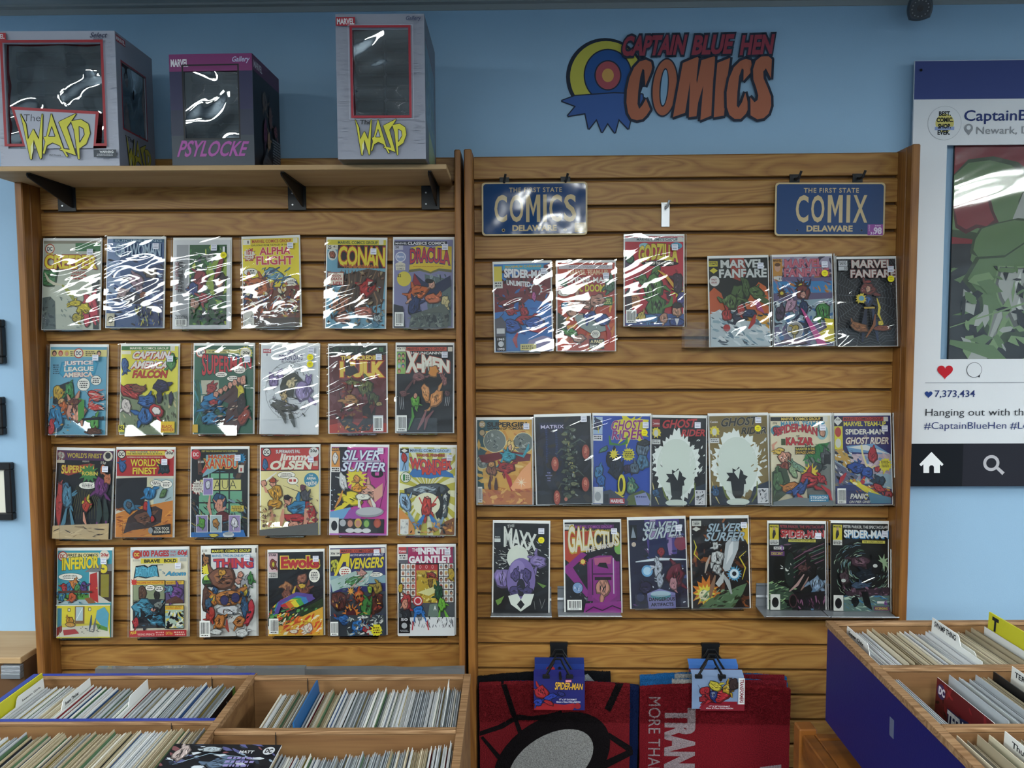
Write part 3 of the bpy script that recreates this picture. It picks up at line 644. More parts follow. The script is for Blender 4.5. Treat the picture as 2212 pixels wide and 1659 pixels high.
# ------------------------------------------------------------ picture frames at the left edge
for lab, pts in (('black picture frame with white mat, lowest on the wall beside the left panel', (22, 1000, 1124)), ('black picture frame sliver at the left edge, middle of three', (3.5, 858, 940)), ('black picture frame sliver at the left edge, topmost of three', (2.5, 690, 786))):
    u_, z1_ = WL.uw(pts[0], pts[1], .02); _, z0_ = WL.uw(pts[0], pts[2], .02); w_ = .26
    e = empty('picture_frame', WL.mat() @ Matrix.Translation((u_-w_, 0, z0_)), lab, 'picture frame'); h_ = z1_-z0_; t_ = .022
    m = MB()
    for bx in ((0, w_, 0, t_), (0, w_, h_-t_, h_), (0, t_, t_, h_-t_), (w_-t_, w_, t_, h_-t_)): m.bbox(bx[0], bx[1], -.022, -.0005, bx[2], bx[3], .003)
    m.build('frame', M_BPLAST, e); MB().box(t_, w_-t_, -.010, -.006, t_, h_-t_).build('mat_board', simple('cream mat', 'd9d6c8', .8), e)
    MB().box(t_+.03, w_-t_-.03, -.0112, -.0102, t_+.03, h_-t_-.03).build('picture', simple('dark picture', '3c4450', .5), e)

# ------------------------------------------------------------ low wall unit at the far left
u_, zt_ = WL.uw(40, 1404, .14); e = empty('wall_counter', WL.mat(), 'wood-topped counter with a ribbed metal price rail left of the left panel', 'counter')
zf = WL.uw(40, 1421, .2)[1]
ur = WL.uw(78, 1420, .14)[0]-.005
yF = -.20; m = MB(); m.bbox(-2.1, ur, yF, 0, zf-.018, zf, .002); m.build('top', M_SHELF, e)
m = MB(); ru = WL.uw(3, 1435, .2)[0]
for i in range(5): m.bbox(ru, ur, yF-.004, yF+.012, zf-.026-i*.0042, zf-.0225-i*.0042, .0008)
m.bbox(ru, ur, yF-.006, yF+.012, zf-.060, zf-.044, .001); m.build('price_rail', M_GREYM, e)
m = MB(); m.box(-2.1, ur, yF+.013, 0, .0, zf-.0185); m.build('body', M_BACK, e)
# ------------------------------------------------------------ bagged comics on the panels
K = '15151b'; SK = 'c98f78'; TE = 'd8d4c4'
def v1(P):
    P.rect(0, 0, 100, 152, 'b9bfb0'); P.rect(0, 0, 100, 5, '8a8574'); P.rect(56, 4, 44, 14, '3f7a4c'); P.dc(11, 14, 8.5, 'b5543c', fg='2c3f58'); P.blob(8, 64, 19, 15, '3c7a48', seed=2)
    P.stroke([(3, 55), (10, 68), (20, 74), (34, 76)], 5, 'c9c5ac'); P.stroke([(34, 76), (50, 92), (58, 108)], 8, '9aa04a'); P.poly([86, 66, 100, 60, 100, 152, 90, 152], '2c3a3c'); P.poly([0, 98, 14, 96, 22, 104, 24, 152, 0, 152], '4a5a58')
    P.scat(0, 98, 24, 50, 26, ['39484a', '62706a', '2c3a3c'], 5, 3); P.scat(30, 95, 60, 55, 22, ['8f9a92', '727e7a'], 4, 4, flow=.6)
    P.blob(85, 112, 15, 26, 'bf3f52', seed=4, rot=-.3); P.blob(74, 118, 14, 12, 'c8b832', seed=5, rot=.4); P.blob(58, 108, 12, 6, 'c8b832', seed=6); P.blob(62, 133, 9, 8, 'b8a830', seed=8); P.blob(80, 136, 6, 12, 'bf3f52', seed=7)
    P.text('THE', 7, 22, 12, 4, 'd8c832', b=.03); P.text('CREEPER', 4, 25, 92, 24, 'dccb36', out='a0382c', ow=.045, b=.04, rise=.0); P.text('SHADE', 52, 53, 24, 4, 'b05048'); P.lines(50, 58, 30, 10, 2, 'b05048', 3)
def v2(P):
    P.rect(0, 0, 100, 152, '47618c'); P.poly([0, 0, 40, 0, 20, 40, 30, 100, 0, 120], '7f95b8'); P.poly([40, 60, 100, 40, 100, 150, 60, 152], '2c3a62'); P.head(10, 0, 90, 6, '2c5a78', '9ab4c8', 'SUICIDE KING')
    P.scat(0, 30, 100, 120, 90, ['5a6a98', '34508a', '8aa0b8', '2a2f4a', '1c2030'], 8, 4, flow=.4); P.blob(52, 72, 13, 12, '9a7e8e', seed=3); P.blob(45, 100, 26, 10, '2a2a3c', seed=5, rot=.2, marks=7); P.blob(28, 92, 9, 8, 'b09a9c', seed=6); P.blob(66, 96, 8, 5, '8a4c34', seed=7, rot=-.5); P.blob(80, 60, 12, 8, '6f6258', seed=9)
    P.scat(50, 115, 45, 35, 50, ['c2ba4a', '283254', 'a4ad7a', '3a4870'], 6, 9, flow=1.5, asp=5); P.rect(2, 128, 14, 22, 'cfc9b0'); P.ell(9, 139, 5, 6, K); P.ell(9, 139, 3.6, 4.6, 'cfc9b0')
    P.text('CATWOMAN', 15, 8, 80, 22, 'a6bccc', out='5e7c9a', ow=.03, sp=.95)
def v3(P):
    P.rect(0, 0, 100, 152, 'd4d6d9'); P.poly([5, 8, 26, 8, 26, 140, 5, 120], '9fa2a6'); P.rect(28, 8, 66, 138, '2c5a34'); P.poly([60, 40, 94, 30, 94, 90, 70, 100, 55, 70], '8aa438'); P.scat(28, 8, 66, 138, 130, ['3a7a3c', '6fa03c', '1f3f2c', 'a7b84a', '24344a', '14241c'], 6, 3)
    P.blob(64, 30, 8, 7, '8f9690', seed=3); P.blob(48, 70, 13, 22, '8a2f38', seed=4, rot=.4); P.blob(36, 84, 8, 14, '2c3f78', seed=5); P.blob(54, 100, 10, 9, '9a3038', seed=7); P.blob(82, 76, 10, 20, '2a1c20', seed=8); P.blob(82, 74, 6, 8, SK, seed=9); P.blob(38, 110, 8, 9, 'a97d68', seed=10); P.blob(82, 50, 5, 22, '8c3034', seed=12, rot=.3)
    P.scat(28, 116, 66, 30, 50, [K, '202c28', '39443c', '5a6a50'], 5, 8); P.rect(94, 6, 0, 0, K); P.text('1', 88, 12, 4, 10, 'eceef0', b=.05); P.lines(5, 128, 22, 8, 3, '54585e'); P.barcode(5, 136, 20, 12)
    P.text('ULTIMATE', 17.5, 38, 52, 8, '24262c', b=.03, vert='cw'); P.text('SPIDER-MAN', 10, 38, 48, 6, '9a5058', b=.0, vert='cw')
def v4(P):
    Y = 'e0cf2e'; P.rect(0, 0, 100, 152, Y); P.rect(0, 0, 100, 9, 'd8c42c'); P.rect(1, 1, 13, 9, 'e6e4da'); P.text('1', 9, 3, 2, 5, K); P.text('MARVEL COMICS GROUP', 17, 2, 70, 5.5, 'a5371f', b=.025); P.rect(90, 1, 8, 8, 'e0ddc8')
    P.text('EXPLODING FROM THE PAGES OF THE X-MEN!', 16, 10, 78, 3, '2a2810', b=.02); P.star(12, 27, 9, 12, 12, 'a03c28'); P.star(12, 27, 8, 11, 12, 'dcd8cc'); P.text('1ST', 7, 19, 11, 8, 'b03038', b=.04); P.lines(4, 29, 15, 10, 3, 'a53a34')
    P.text('ALPHA', 30, 15, 55, 13, 'c23c4c', out='e8e2c8', ow=.035, b=.03); P.text('FLIGHT', 24, 30, 66, 15, 'c23c4c', out='e8e2c8', ow=.035, b=.03, rise=-.02)
    P.blob(56, 62, 20, 10, '6a9cb4', seed=3, rot=.5); P.stroke([(26, 78), (45, 60), (66, 50)], 6, '2f4a6a'); P.stroke([(48, 86), (66, 70), (86, 66)], 5, '3a5a78'); P.stroke([(30, 70), (40, 56)], 4, 'dcd9c8'); P.scat(25, 50, 60, 35, 26, ['5c8aa4', 'd8d6ca', '2f3f5a', Y], 6, 5, flow=-.6, asp=4)
    P.bubble(14, 57, 12, 6, 2, 2, tail=(22, 66)); P.bubble(84, 76, 11, 7, 4, 3)
    P.poly([0, 72, 40, 66, 52, 84, 100, 82, 100, 140, 0, 140], '6c3c28'); P.blob(24, 82, 25, 16, 'c0683a', seed=5, marks=12); P.blob(8, 98, 9, 10, '35406a', seed=6); P.scat(0, 72, 100, 66, 150, ['b0542c', 'c9a03c', '3a5a3c', '35406a', '8a3034', 'd8cfae', K, 'bc7a58'], 5, 6)
    P.scat(10, 100, 80, 30, 40, ['d8d6d0', 'e2e0da', '8fb0c4'], 6, 16, flow=-.35, asp=4); P.rect(0, 137, 100, 15, '4a3a2c'); P.rect(1, 124, 18, 26, 'c9c8c0'); P.scat(2, 126, 16, 22, 14, ['8a8f8c', 'b0b2ae'], 3, 5)
def v5(P):
    P.rect(0, 0, 100, 152, '6fa3ba'); P.rect(0, 0, 100, 9, 'cfc23a'); P.text('MARVEL COMICS GROUP', 18, 2, 68, 5.5, '3c5a3a', b=.025); P.rect(88, 0, 8, 8, 'd8d5c6'); P.rect(0, 9, 18, 8, 'd8d5c6'); P.text('25', 1, 10, 6, 6, K, b=.03); P.text('41', 10, 10, 5, 4, K)
    P.rect(18, 9, 82, 40, '1a1618'); P.ell(9, 26, 8, 10, 'd0d2cc'); P.blob(9, 26, 5, 7, '9c5a40', seed=2); P.rect(0, 17, 18, 0, K)
    P.text('CONAN', 19, 11, 80, 34, 'dfcf35', out='a83a28', ow=.05, b=.03, sp=.92, rise=-.02); P.text('THE BARBARIAN', 28, 43, 60, 6, 'b04a28', b=.03, out='d6b83a', ow=.02)
    P.poly([30, 60, 70, 50, 100, 55, 96, 110, 40, 125, 20, 110], '4c3c30'); 
    for i in range(12): P.stroke([(25+i*6, 52), (30+i*4.5, 75), (12+i*7.5, 105), (5+i*8, 130)], 2.6, ['6b5340', '3c2f28', '8a6a4e', '574436'][i % 4])
    P.blob(70, 84, 13, 20, 'b02c28', seed=4, rot=.6); P.blob(76, 76, 6, 5, 'e4dccc', seed=5, ink='7c1c1c'); P.blob(62, 98, 5, 6, SK, seed=6); P.blob(23, 112, 20, 11, 'b07050', seed=7, rot=-.4, marks=8); P.blob(30, 134, 15, 12, 'a86850', seed=8, marks=6); P.blob(66, 124, 20, 9, 'b56a58', seed=9, rot=.1, marks=8); P.blob(88, 134, 7, 8, '9aa8ac', seed=10)
    P.scat(0, 55, 100, 95, 120, ['5a8ba0', '32272a', '7d5c46', K, '1f1a1e', '9a8868', '54403a'], 5, 7); P.star(85, 146, 3, 10, 9, '4c7a94'); P.rect(2, 57, 28, 22, '8a2a28'); P.rect(3, 58, 26, 20, 'e2dccb'); P.text('THE', 12, 57.6, 7, 2.5, '8a2a28'); P.text('GARDEN', 5, 61, 20, 4, 'a0282c', b=.03); P.text('DEATH', 9, 66, 18, 5, 'a0282c', b=.04); P.text('LIFE!', 12, 73, 15, 5, 'a0282c', b=.04)
def v6(P):
    P.rect(0, 0, 100, 152, '7f80a6'); P.rect(0, 3, 90, 7, '1f2230'); P.text('MARVEL', 2, 5, 20, 3.4, 'dcdce0', b=.02); P.text('CLASSICS COMICS', 23, 4, 64, 5, 'e4e4e6', b=.03); P.rect(1, 10, 14, 8, 'b6b4c2'); P.text('50', 2, 11.5, 6, 4, K)
    P.poly([28, 14, 44, 10, 62, 14, 76, 11, 98, 12, 98, 52, 76, 50, 62, 56, 44, 50, 26, 52], 'd4ba36'); P.poly([26, 52, 44, 50, 62, 56, 76, 50, 98, 52, 98, 57, 76, 54, 62, 59, 44, 54, 24, 57], '6a6a48'); P.text('DRACULA', 27, 17, 68, 25, 'b83a48', out='2d3b74', ow=.05, b=.03, arc=.14, rise=-.03); P.lines(32, 46, 58, 2, 1, 'b07a28')
    P.ell(11, 30, 9, 9, 'd6d6dc'); P.ell(11, 30, 7.5, 7.5, '8f9cc0'); P.text('Marvel', 5, 27, 12, 5, 'd8d8e0'); P.poly([2, 42, 10, 38, 19, 42, 19, 53, 3, 53], 'd2ccb8'); P.text('CLASSICS', 3, 44, 15, 3, '6a6a70'); P.text('COMICS', 5, 49, 12, 3, '6a6a70')
    P.ell(17, 68, 12, 13, 'cfc04a'); P.text('52', 6, 60, 6, 5, K, b=.02); P.poly([52, 60, 98, 70, 98, 150, 60, 150], '596a6c'); P.scat(60, 60, 38, 90, 40, ['6e8082', '45565a', '88989a', '2f3c44'], 7, 4, flow=1.5, asp=4)
    P.poly([34, 58, 50, 72, 68, 78, 96, 62, 98, 80, 70, 100, 46, 96, 20, 98, 30, 80], '27304e'); P.poly([34, 58, 46, 78, 40, 96, 22, 96, 32, 82], '8c2c34'); P.blob(42, 92, 20, 13, 'c26430', seed=4, rot=-.4, marks=9); P.blob(30, 104, 14, 3.5, 'c99b86', seed=5, rot=-.6); P.blob(64, 78, 6, 8, 'c99b86', seed=6); P.blob(60, 72, 7, 4, K, seed=7); P.blob(66, 102, 14, 8, 'c06a44', seed=8); P.blob(88, 108, 7, 12, 'c8bb88', seed=9); P.blob(34, 116, 9, 18, '2a3a66', seed=10, rot=.4, marks=6)
    P.poly([30, 130, 86, 112, 94, 126, 92, 152, 26, 152], '59625c'); P.scat(24, 128, 70, 24, 50, ['3c4444', '6e7a74', '2c3236', '828c80'], 5, 6); P.text('HOTEL', 40, 134, 24, 6, '343a3a', rise=.15, b=.03); P.rect(0, 124, 100, 0, K); P.poly([0, 112, 16, 116, 20, 152, 0, 152], '2f3440'); P.barcode(2, 126, 15, 24)
def v7(P):
    P.rect(0, 0, 100, 152, '66a3bd'); P.rect(0, 5, 100, 12, 'd9cc84')
    for x, c in ((7, '3a2a28'), (18, 'b33a34'), (29, 'caa846'), (86, '2a2c30')): P.ell(x, 11, 4, 5, c); P.ell(x, 12, 2.6, 3.4, SK)
    P.dc(50, 11, 8.5, 'b5443a'); P.lines(35, 7, 8, 9, 3, '4a4438'); P.lines(62, 7, 18, 9, 3, '4a4438'); P.poly([20, 26, 80, 22, 86, 28, 80, 48, 56, 52, 58, 56, 48, 52, 24, 54, 16, 46], '2f86a8'); P.poly([22, 28, 78, 24, 83, 29, 78, 46, 54, 50, 24, 52, 18, 45], '3f9abb')
    P.text('JUSTICE', 24, 25, 52, 9, 'e2e0da', out='a8323a', ow=.03, b=.04, rise=.03); P.text('LEAGUE', 25, 35, 52, 8, 'e8e4d8', out='2c3e58', ow=.03, b=.04, rise=.03); P.text('AMERICA', 24, 45, 52, 8, 'e2dccb', out='b8383a', ow=.04, b=.04, rise=.03); P.lines(5, 30, 12, 18, 5, '2a4a5c')
    P.bubble(60, 65, 11, 11, 3, 4, tail=(66, 80)); P.bubble(82, 58, 9, 8, 4, 3); P.poly([8, 70, 34, 60, 44, 80, 42, 100, 6, 100], '20242a')
    P.blob(16, 80, 10, 14, 'c4a23c', seed=4); P.blob(36, 78, 9, 18, '3a7a48', seed=5, hl='4c9a58'); P.blob(24, 98, 9, 9, 'c9a070', seed=6); P.blob(26, 108, 12, 14, 'b8602c', seed=7); P.blob(14, 122, 14, 22, '2d78a4', seed=8, marks=7); P.blob(6, 140, 6, 14, 'b03034', seed=9); P.blob(50, 110, 17, 22, SK, seed=10, marks=5); P.poly([52, 88, 64, 92, 64, 122, 54, 130], '4a8c3c'); P.blob(46, 96, 10, 6, '6a3a2c', seed=11)
    P.blob(84, 85, 14, 9, 'c23a36', seed=12, rot=.4); P.blob(84, 104, 15, 6, 'c23a36', seed=13, rot=.2); P.scat(72, 70, 28, 45, 26, ['d8cfca', 'c86a5c', 'd0c4b8'], 8, 14, flow=0, asp=8); P.blob(84, 132, 9, 13, '5aa04c', seed=15); P.poly([60, 124, 100, 120, 100, 126, 62, 127], K); P.scat(0, 70, 50, 80, 40, [K, '24343c', 'b0883c', '3f86a4'], 3, 17); P.blob(84, 146, 14, 6, '5c3a2a', seed=18)
def v8(P):
    Y = 'd9d14a'; P.rect(0, 0, 100, 152, Y); P.rect(0, 0, 86, 7, '3f7a44'); P.rect(0, 0, 14, 7, '2f6a3a'); P.text('MARVEL COMICS GROUP', 15, 1.6, 68, 4, 'e6e6d4', b=.02); P.rect(86, 0, 8, 8, 'dcdcd0')
    P.text('CAPTAIN', 18, 9, 64, 13, 'e4e0dc', out='2a4a86', ow=.05, b=.04, sh=.35, shadow='b03a34'); P.text('AMERICA', 16, 26, 64, 13, 'e4e0dc', out='2a4a86', ow=.05, b=.04, sh=.35, shadow='b03a34'); P.text('FALCON', 20, 42, 60, 13, 'b83a2c', out='6a2018', ow=.03, b=.03, sh=.2); P.rect(1, 8, 16, 6, 'e0dcc8')
    P.blob(7, 34, 6, 16, '3a5c92', seed=2, marks=5); P.blob(88, 28, 8, 16, '4a8a4c', seed=3, marks=5); P.poly([0, 76, 30, 82, 60, 90, 100, 78, 100, 152, 0, 152], '7c8a6c'); P.scat(0, 80, 100, 60, 80, ['98a486', '5c6a50', 'b8b084', '3c4640', '4a4c3c'], 6, 5, flow=1.5, asp=3)
    P.blob(18, 78, 20, 14, 'a83a38', seed=6, rot=.5, marks=8); P.blob(32, 74, 14, 7, '7c4a3a', seed=7, rot=.2); P.blob(12, 104, 9, 14, 'd2c9c4', seed=8); P.blob(72, 70, 14, 12, '2a2a4c', seed=9, marks=6); P.blob(70, 88, 5, 12, '2a2a4c', seed=10); P.blob(90, 90, 4, 12, '2a2a4c', seed=11); P.blob(48, 96, 17, 12, '2f5c9a', seed=12, marks=8); P.blob(46, 120, 14, 14, '3468a4', seed=13, marks=6); P.blob(66, 112, 13, 12, 'b8383c', seed=14, marks=2); P.blob(66, 112, 8, 7, 'd8d4d0', seed=14, marks=0)
    P.rect(0, 136, 10, 12, Y); P.text('BL', 1, 137, 9, 7, K, b=.03); P.rect(74, 130, 24, 19, 'd8ba2c'); P.text('BLACK', 76, 136, 18, 5, 'b03028', b=.02); P.text('PANTHER!', 75, 142, 22, 5, 'b03028', b=.02)
def v9(P):
    P.rect(0, 0, 100, 152, '2f5f4c'); P.dc(11, 12, 8.5, 'b84844', fg='2c4468'); P.rect(20, 7, 56, 6.5, 'ccc77a'); P.text('THE AMAZING WORLD OF', 22, 8.4, 38, 3.8, '34403a', b=.02); P.star(87, 13, 10, 12, 14, 'c9c050', jit=.03); P.ell(87, 13, 9, 9, 'dad8c6'); P.text('20¢', 82, 10, 12, 6, K, b=.03)
    for i in range(9): P.poly([12+i*9, 30-i*.8, 19+i*9, 29-i*.8, 12+i*8+4, 20-i*.4, 5+i*8+8, 20-i*.4], '2b4d84' if i % 2 else '1f2c4a')
    P.text('SUPERMAN', 13, 24, 84, 28, 'c23a42', out='1a222a', ow=.03, b=.02, rise=.14, taper=-.35); P.bubble(46, 50, 10, 4.5, 2, 2); P.bubble(77, 42, 10, 6.5, 3, 3); P.bubble(66, 57, 10, 4.5, 4, 2)
    P.rect(12, 60, 30, 24, 'b8b8a4'); P.rect(12, 86, 14, 22, 'b8b8a4'); P.scat(0, 58, 14, 90, 20, ['2a6a74', '204a50', '3a8088'], 12, 4, flow=1.57, asp=7)
    P.blob(30, 74, 10, 8, 'a03a3c', seed=3); P.blob(30, 98, 18, 16, '2f7cae', seed=4, marks=7); P.blob(34, 98, 8, 5, 'a8383c', seed=5); P.blob(30, 126, 16, 12, '3a84b0', seed=6)
    for i in range(6): P.blob(38+i*8, 84-i*5, 4.5, 5.5, SK, seed=10+i, marks=1)
    P.poly([40, 92, 84, 60, 88, 110, 76, 152, 50, 140, 60, 100], '4a3434'); P.blob(84, 60, 5, 9, SK, seed=16); P.blob(80, 82, 6, 14, 'c8ba34', seed=17); P.blob(82, 100, 8, 18, '30282a', seed=18, rot=.1); P.blob(86, 124, 9, 14, '8c3a2a', seed=19, rot=.5); P.scat(16, 92, 60, 46, 60, ['6a3a3a', '2c4c6a', 'b09a88', '3a6a88', K], 6, 20, flow=-.5, asp=4)
    P.rect(0, 136, 9, 14, 'c9a83c')
def v10(P):
    G = 'cdd2d6'; P.rect(0, 0, 100, 152, G); P.rect(2, 6, 14, 7, 'a8404a'); P.rect(2, 13, 14, 6, 'd4d8da'); P.text('MARVEL', 3, 7.5, 12, 3.6, 'dcdce0', b=.02); P.text('1', 8, 14, 2, 4, '5a5c70')
    P.text("DEMON DAYS", 30, 16, 42, 9, '5a5078', out='aaa8b8', ow=.01); P.text('BLOOD FEUD', 35, 26, 32, 3.6, '6a6478'); P.text('X', 44, 5, 16, 10, '8c88a0')
    P.ell(50, 78, 43, 50, '8f9499'); P.ell(50, 78, 42, 49, G)
    rg = random.Random(4)
    for i in range(60):
        a = rg.uniform(0, 6.28); r = rg.uniform(.62, 1); x, y = 50+41*r*math.cos(a), 78+50*r*math.sin(a); P.stroke([(x, y), (x+5*math.cos(a+1.3), y+5*math.sin(a+1.3)), (x+9*math.cos(a+2), y+9*math.sin(a+2))], rg.uniform(.5, 1.6), rg.choice(('3c403e', '5a5f5e', '2c302e', '74787a')))
    P.blob(22, 62, 10, 11, '8a7ba8', seed=3, ink='5a5078'); P.blob(34, 50, 6, 8, '8a7ba8', seed=4, ink='5a5078'); P.blob(76, 78, 16, 18, '9384b0', seed=5, ink='5a5078', marks=10); P.blob(84, 60, 6, 7, '8070a4', seed=6, ink='5a5078')
    P.poly([40, 52, 60, 46, 74, 60, 60, 64, 58, 90, 36, 88, 34, 70], '35382f'); P.blob(53, 66, 8, 8, 'c9bb92', seed=8, ink='35382f'); P.blob(42, 88, 6, 8, 'b8a070', seed=9); P.blob(40, 104, 24, 8, '4a4a42', seed=10, rot=.15); P.stroke([(50, 108), (56, 124), (62, 140)], 9, '3a3c36'); P.stroke([(30, 108), (42, 120), (46, 134)], 8, '4a4a46'); P.scat(20, 88, 60, 40, 40, ['5e6264', '8f8ca0', 'e2e4e6', '3a3c36'], 5, 9, flow=.3, asp=4)
def v11(P):
    P.rect(0, 0, 100, 152, '5d2a2e'); P.rect(0, 0, 100, 16, '16241f'); P.text('PLANET HULK', 8, 2, 80, 11, '233a2c', b=.03, out='35563f', ow=.01); P.lines(88, 3, 8, 8, 3, '5a9a5c'); P.rect(0, 128, 100, 24, '7c2c2a'); P.poly([0, 138, 30, 132, 60, 136, 100, 134, 100, 152, 0, 152], 'a8382c'); P.scat(0, 16, 100, 120, 40, ['66333a', '552428', '6f3c40'], 14, 3)
    P.text('THE INCREDIBLE', 20, 17, 74, 8, 'dfc95a', out='9c3a24', ow=.03, b=.04); P.text('HULK', 19, 27, 78, 28, 'dfc452', out='b0442c', ow=.05, b=.06, rise=-.01)
    P.poly([28, 22, 34, 22, 38, 36, 44, 34, 52, 46, 36, 54, 28, 50], '2c2426'); P.blob(46, 66, 18, 6, '5c6038', seed=3, rot=.2, hl='7a7c48'); P.blob(64, 74, 14, 14, '5c6438', seed=4, hl='848650'); P.blob(78, 94, 10, 12, '4c5434', seed=5); P.blob(88, 102, 6, 4, '9c8a58', seed=6); P.stroke([(16, 72), (20, 90), (26, 118)], 1.2, '2a1c1c'); P.stroke([(56, 48), (58, 90), (60, 110)], 1, '2a1c1c')
    P.blob(38, 96, 14, 10, 'a87a48', seed=7, marks=8); P.poly([8, 118, 24, 126, 44, 118, 40, 134, 50, 140, 60, 128, 58, 108, 70, 98, 74, 120, 82, 104, 80, 130, 70, 148, 30, 150, 18, 130], '221a1c'); P.scat(20, 60, 60, 85, 60, ['2a2022', '7c5a38', '3a2c26', '8c3a30', '6a3028'], 5, 8); P.text('', 0, 0, 1, 1, K); P.scat(14, 138, 60, 13, 30, ['c8682c', 'd8983c', 'b84428'], 4, 11); P.rect(77, 122, 18, 28, 'c8cdd4'); P.barcode(78, 124, 16, 25, 5)
def v12(P):
    P.rect(0, 0, 100, 152, '14181f'); P.rect(0, 3, 16, 8, 'd8d6c8'); P.text('60¢', 1, 4, 7, 4, K, b=.02); P.text('173', 10, 4, 5, 3, K); P.head(17, 3, 72, 7, 'b8503f', '201418'); P.rect(91, 3, 8, 8, 'd8d4c8'); P.rect(0, 12, 16, 38, '8db364')
    for i, c in enumerate(('35486a', '4a3028', '5a4a34', '2c2c30', '8fa6b4', '2f5a8a', '8a5040')): P.ell(4.5+(i % 2)*7, 18+(i//2)*9, 3, 4, c); P.ell(4.5+(i % 2)*7, 19+(i//2)*9, 2, 2.6, SK if i != 4 else 'a8bac4')
    P.text('THE UNCANNY', 20, 11.5, 62, 4.5, 'd8d8d4', b=.03); P.text('X-MEN', 16, 18, 78, 30, 'dcdcd0', out='a8483a', ow=.03, b=.055, shadow='b8563f', taper=-.3)
    P.blob(66, 46, 9, 11, 'c78436', seed=3, ink=K, marks=0); P.blob(40, 56, 12, 9, '7d5050', seed=4); P.blob(84, 62, 6, 10, '8a5a58', seed=5); P.stroke([(32, 58), (20, 74), (12, 84)], 5, '5c3c40'); P.blob(12, 84, 7, 6, '6e4648', seed=6); P.blob(90, 84, 5, 5, '5a3a3e', seed=8); P.poly([46, 60, 82, 60, 74, 84, 56, 86], '0e1016')
    P.blob(52, 84, 8, 17, 'c98a50', seed=9, rot=-.2, hl='d69c62', marks=5); P.blob(70, 94, 11, 19, 'c98a50', seed=10, rot=.35, hl='d69c62', marks=6); P.stroke([(54, 112), (46, 132), (38, 147)], 6, '8a5a5c'); P.stroke([(66, 114), (54, 128), (50, 147)], 6, '7a4c50')
    for x in (8, 11, 14): P.stroke([(x-2, 90), (x-1.5, 102), (x, 112)], .8, 'c8ccd0')
    for x in (88, 91, 94): P.stroke([(x, 90), (x-.5, 98), (x-2, 106)], .8, 'c8ccd0')
    P.blob(34, 96, 8, 12, '5a9a3c', seed=12, hl='7ab84c'); P.blob(34, 88, 4, 5, SK, seed=13); P.stroke([(28, 108), (30, 124), (22, 147)], 5, '4c8c38'); P.barcode(1, 122, 18, 28, 3); P.rect(57, 140, 6, 5, '23262c')
def v13(P):
    P.rect(0, 0, 100, 152, '131217'); P.rect(0, 0, 100, 17, '4c2a50'); P.text("WORLD'S FINEST", 18, 4.5, 62, 8.5, 'b8a43c', b=.025); P.blob(8, 9, 7, 7, 'a8a49c', seed=2, ink='8a2c30'); P.ell(91, 9, 8.5, 8.5, 'cfc8b4'); P.ell(91, 8, 5, 5.5, '2a2a30'); P.rect(0, 17, 14, 5, 'c4bca4'); P.text('PRESENTS', 46, 17.5, 12, 2.6, 'b8b4a8'); P.text('15¢', 79, 18, 9, 6, 'c8c4b8', b=.02)
    P.poly([10, 40, 14, 30, 60, 22, 68, 24, 66, 30, 22, 44], '943a2c'); P.text('SUPERMAN', 9, 29, 58, 12, 'd0b83c', out='8c3028', ow=.03, b=.03, rise=.10, taper=-.3); P.star(58, 39, 10, 18, 12, '3c7a40', jit=.1); P.text('ROBIN', 46, 36, 28, 7, 'd0bc48', b=.03)
    for i in range(14): P.stroke([(38+i*2, 60), (30+i*4, 90), (22+i*5, 118)], .4, '7d7a3c')
    P.blob(17, 66, 9, 12, '3f6c8a', seed=3, marks=5); P.blob(8, 96, 7, 40, 'a83c38', seed=4, rot=0, marks=5); P.blob(22, 82, 10, 22, '4a7c94', seed=5, marks=8); P.stroke([(22, 100), (18, 124), (10, 142)], 7, '4f7c90'); P.stroke([(28, 100), (34, 126), (34, 136)], 6, '4f7c90'); P.blob(10, 142, 5, 4, 'a83c38', seed=6)
    P.bubble(58, 60, 15, 6, 3, 3, tail=(72, 54)); P.blob(84, 32, 5, 9, 'b86a44', seed=7); P.blob(82, 62, 14, 20, '6a2c6c', seed=8, marks=7); P.blob(94, 48, 7, 10, 'b8704c', seed=9); P.stroke([(80, 82), (82, 110), (78, 130)], 10, '2c3c38'); P.stroke([(90, 82), (94, 110), (94, 130)], 10, '2a3834'); P.stroke([(78, 122), (76, 138)], 8, '6a2c6c'); P.stroke([(94, 120), (94, 142)], 8, '6a2c6c')
    P.blob(58, 92, 10, 9, 'c4b23a', seed=10); P.blob(58, 96, 7, 10, 'b04030', seed=11); P.stroke([(54, 106), (56, 120), (60, 128)], 5, SK); P.poly([0, 130, 100, 124, 100, 152, 0, 152], 'b9a47e'); P.scat(0, 130, 100, 20, 24, ['3c3028', 'c8b48c', '8c7858'], 10, 12, flow=0, asp=7)
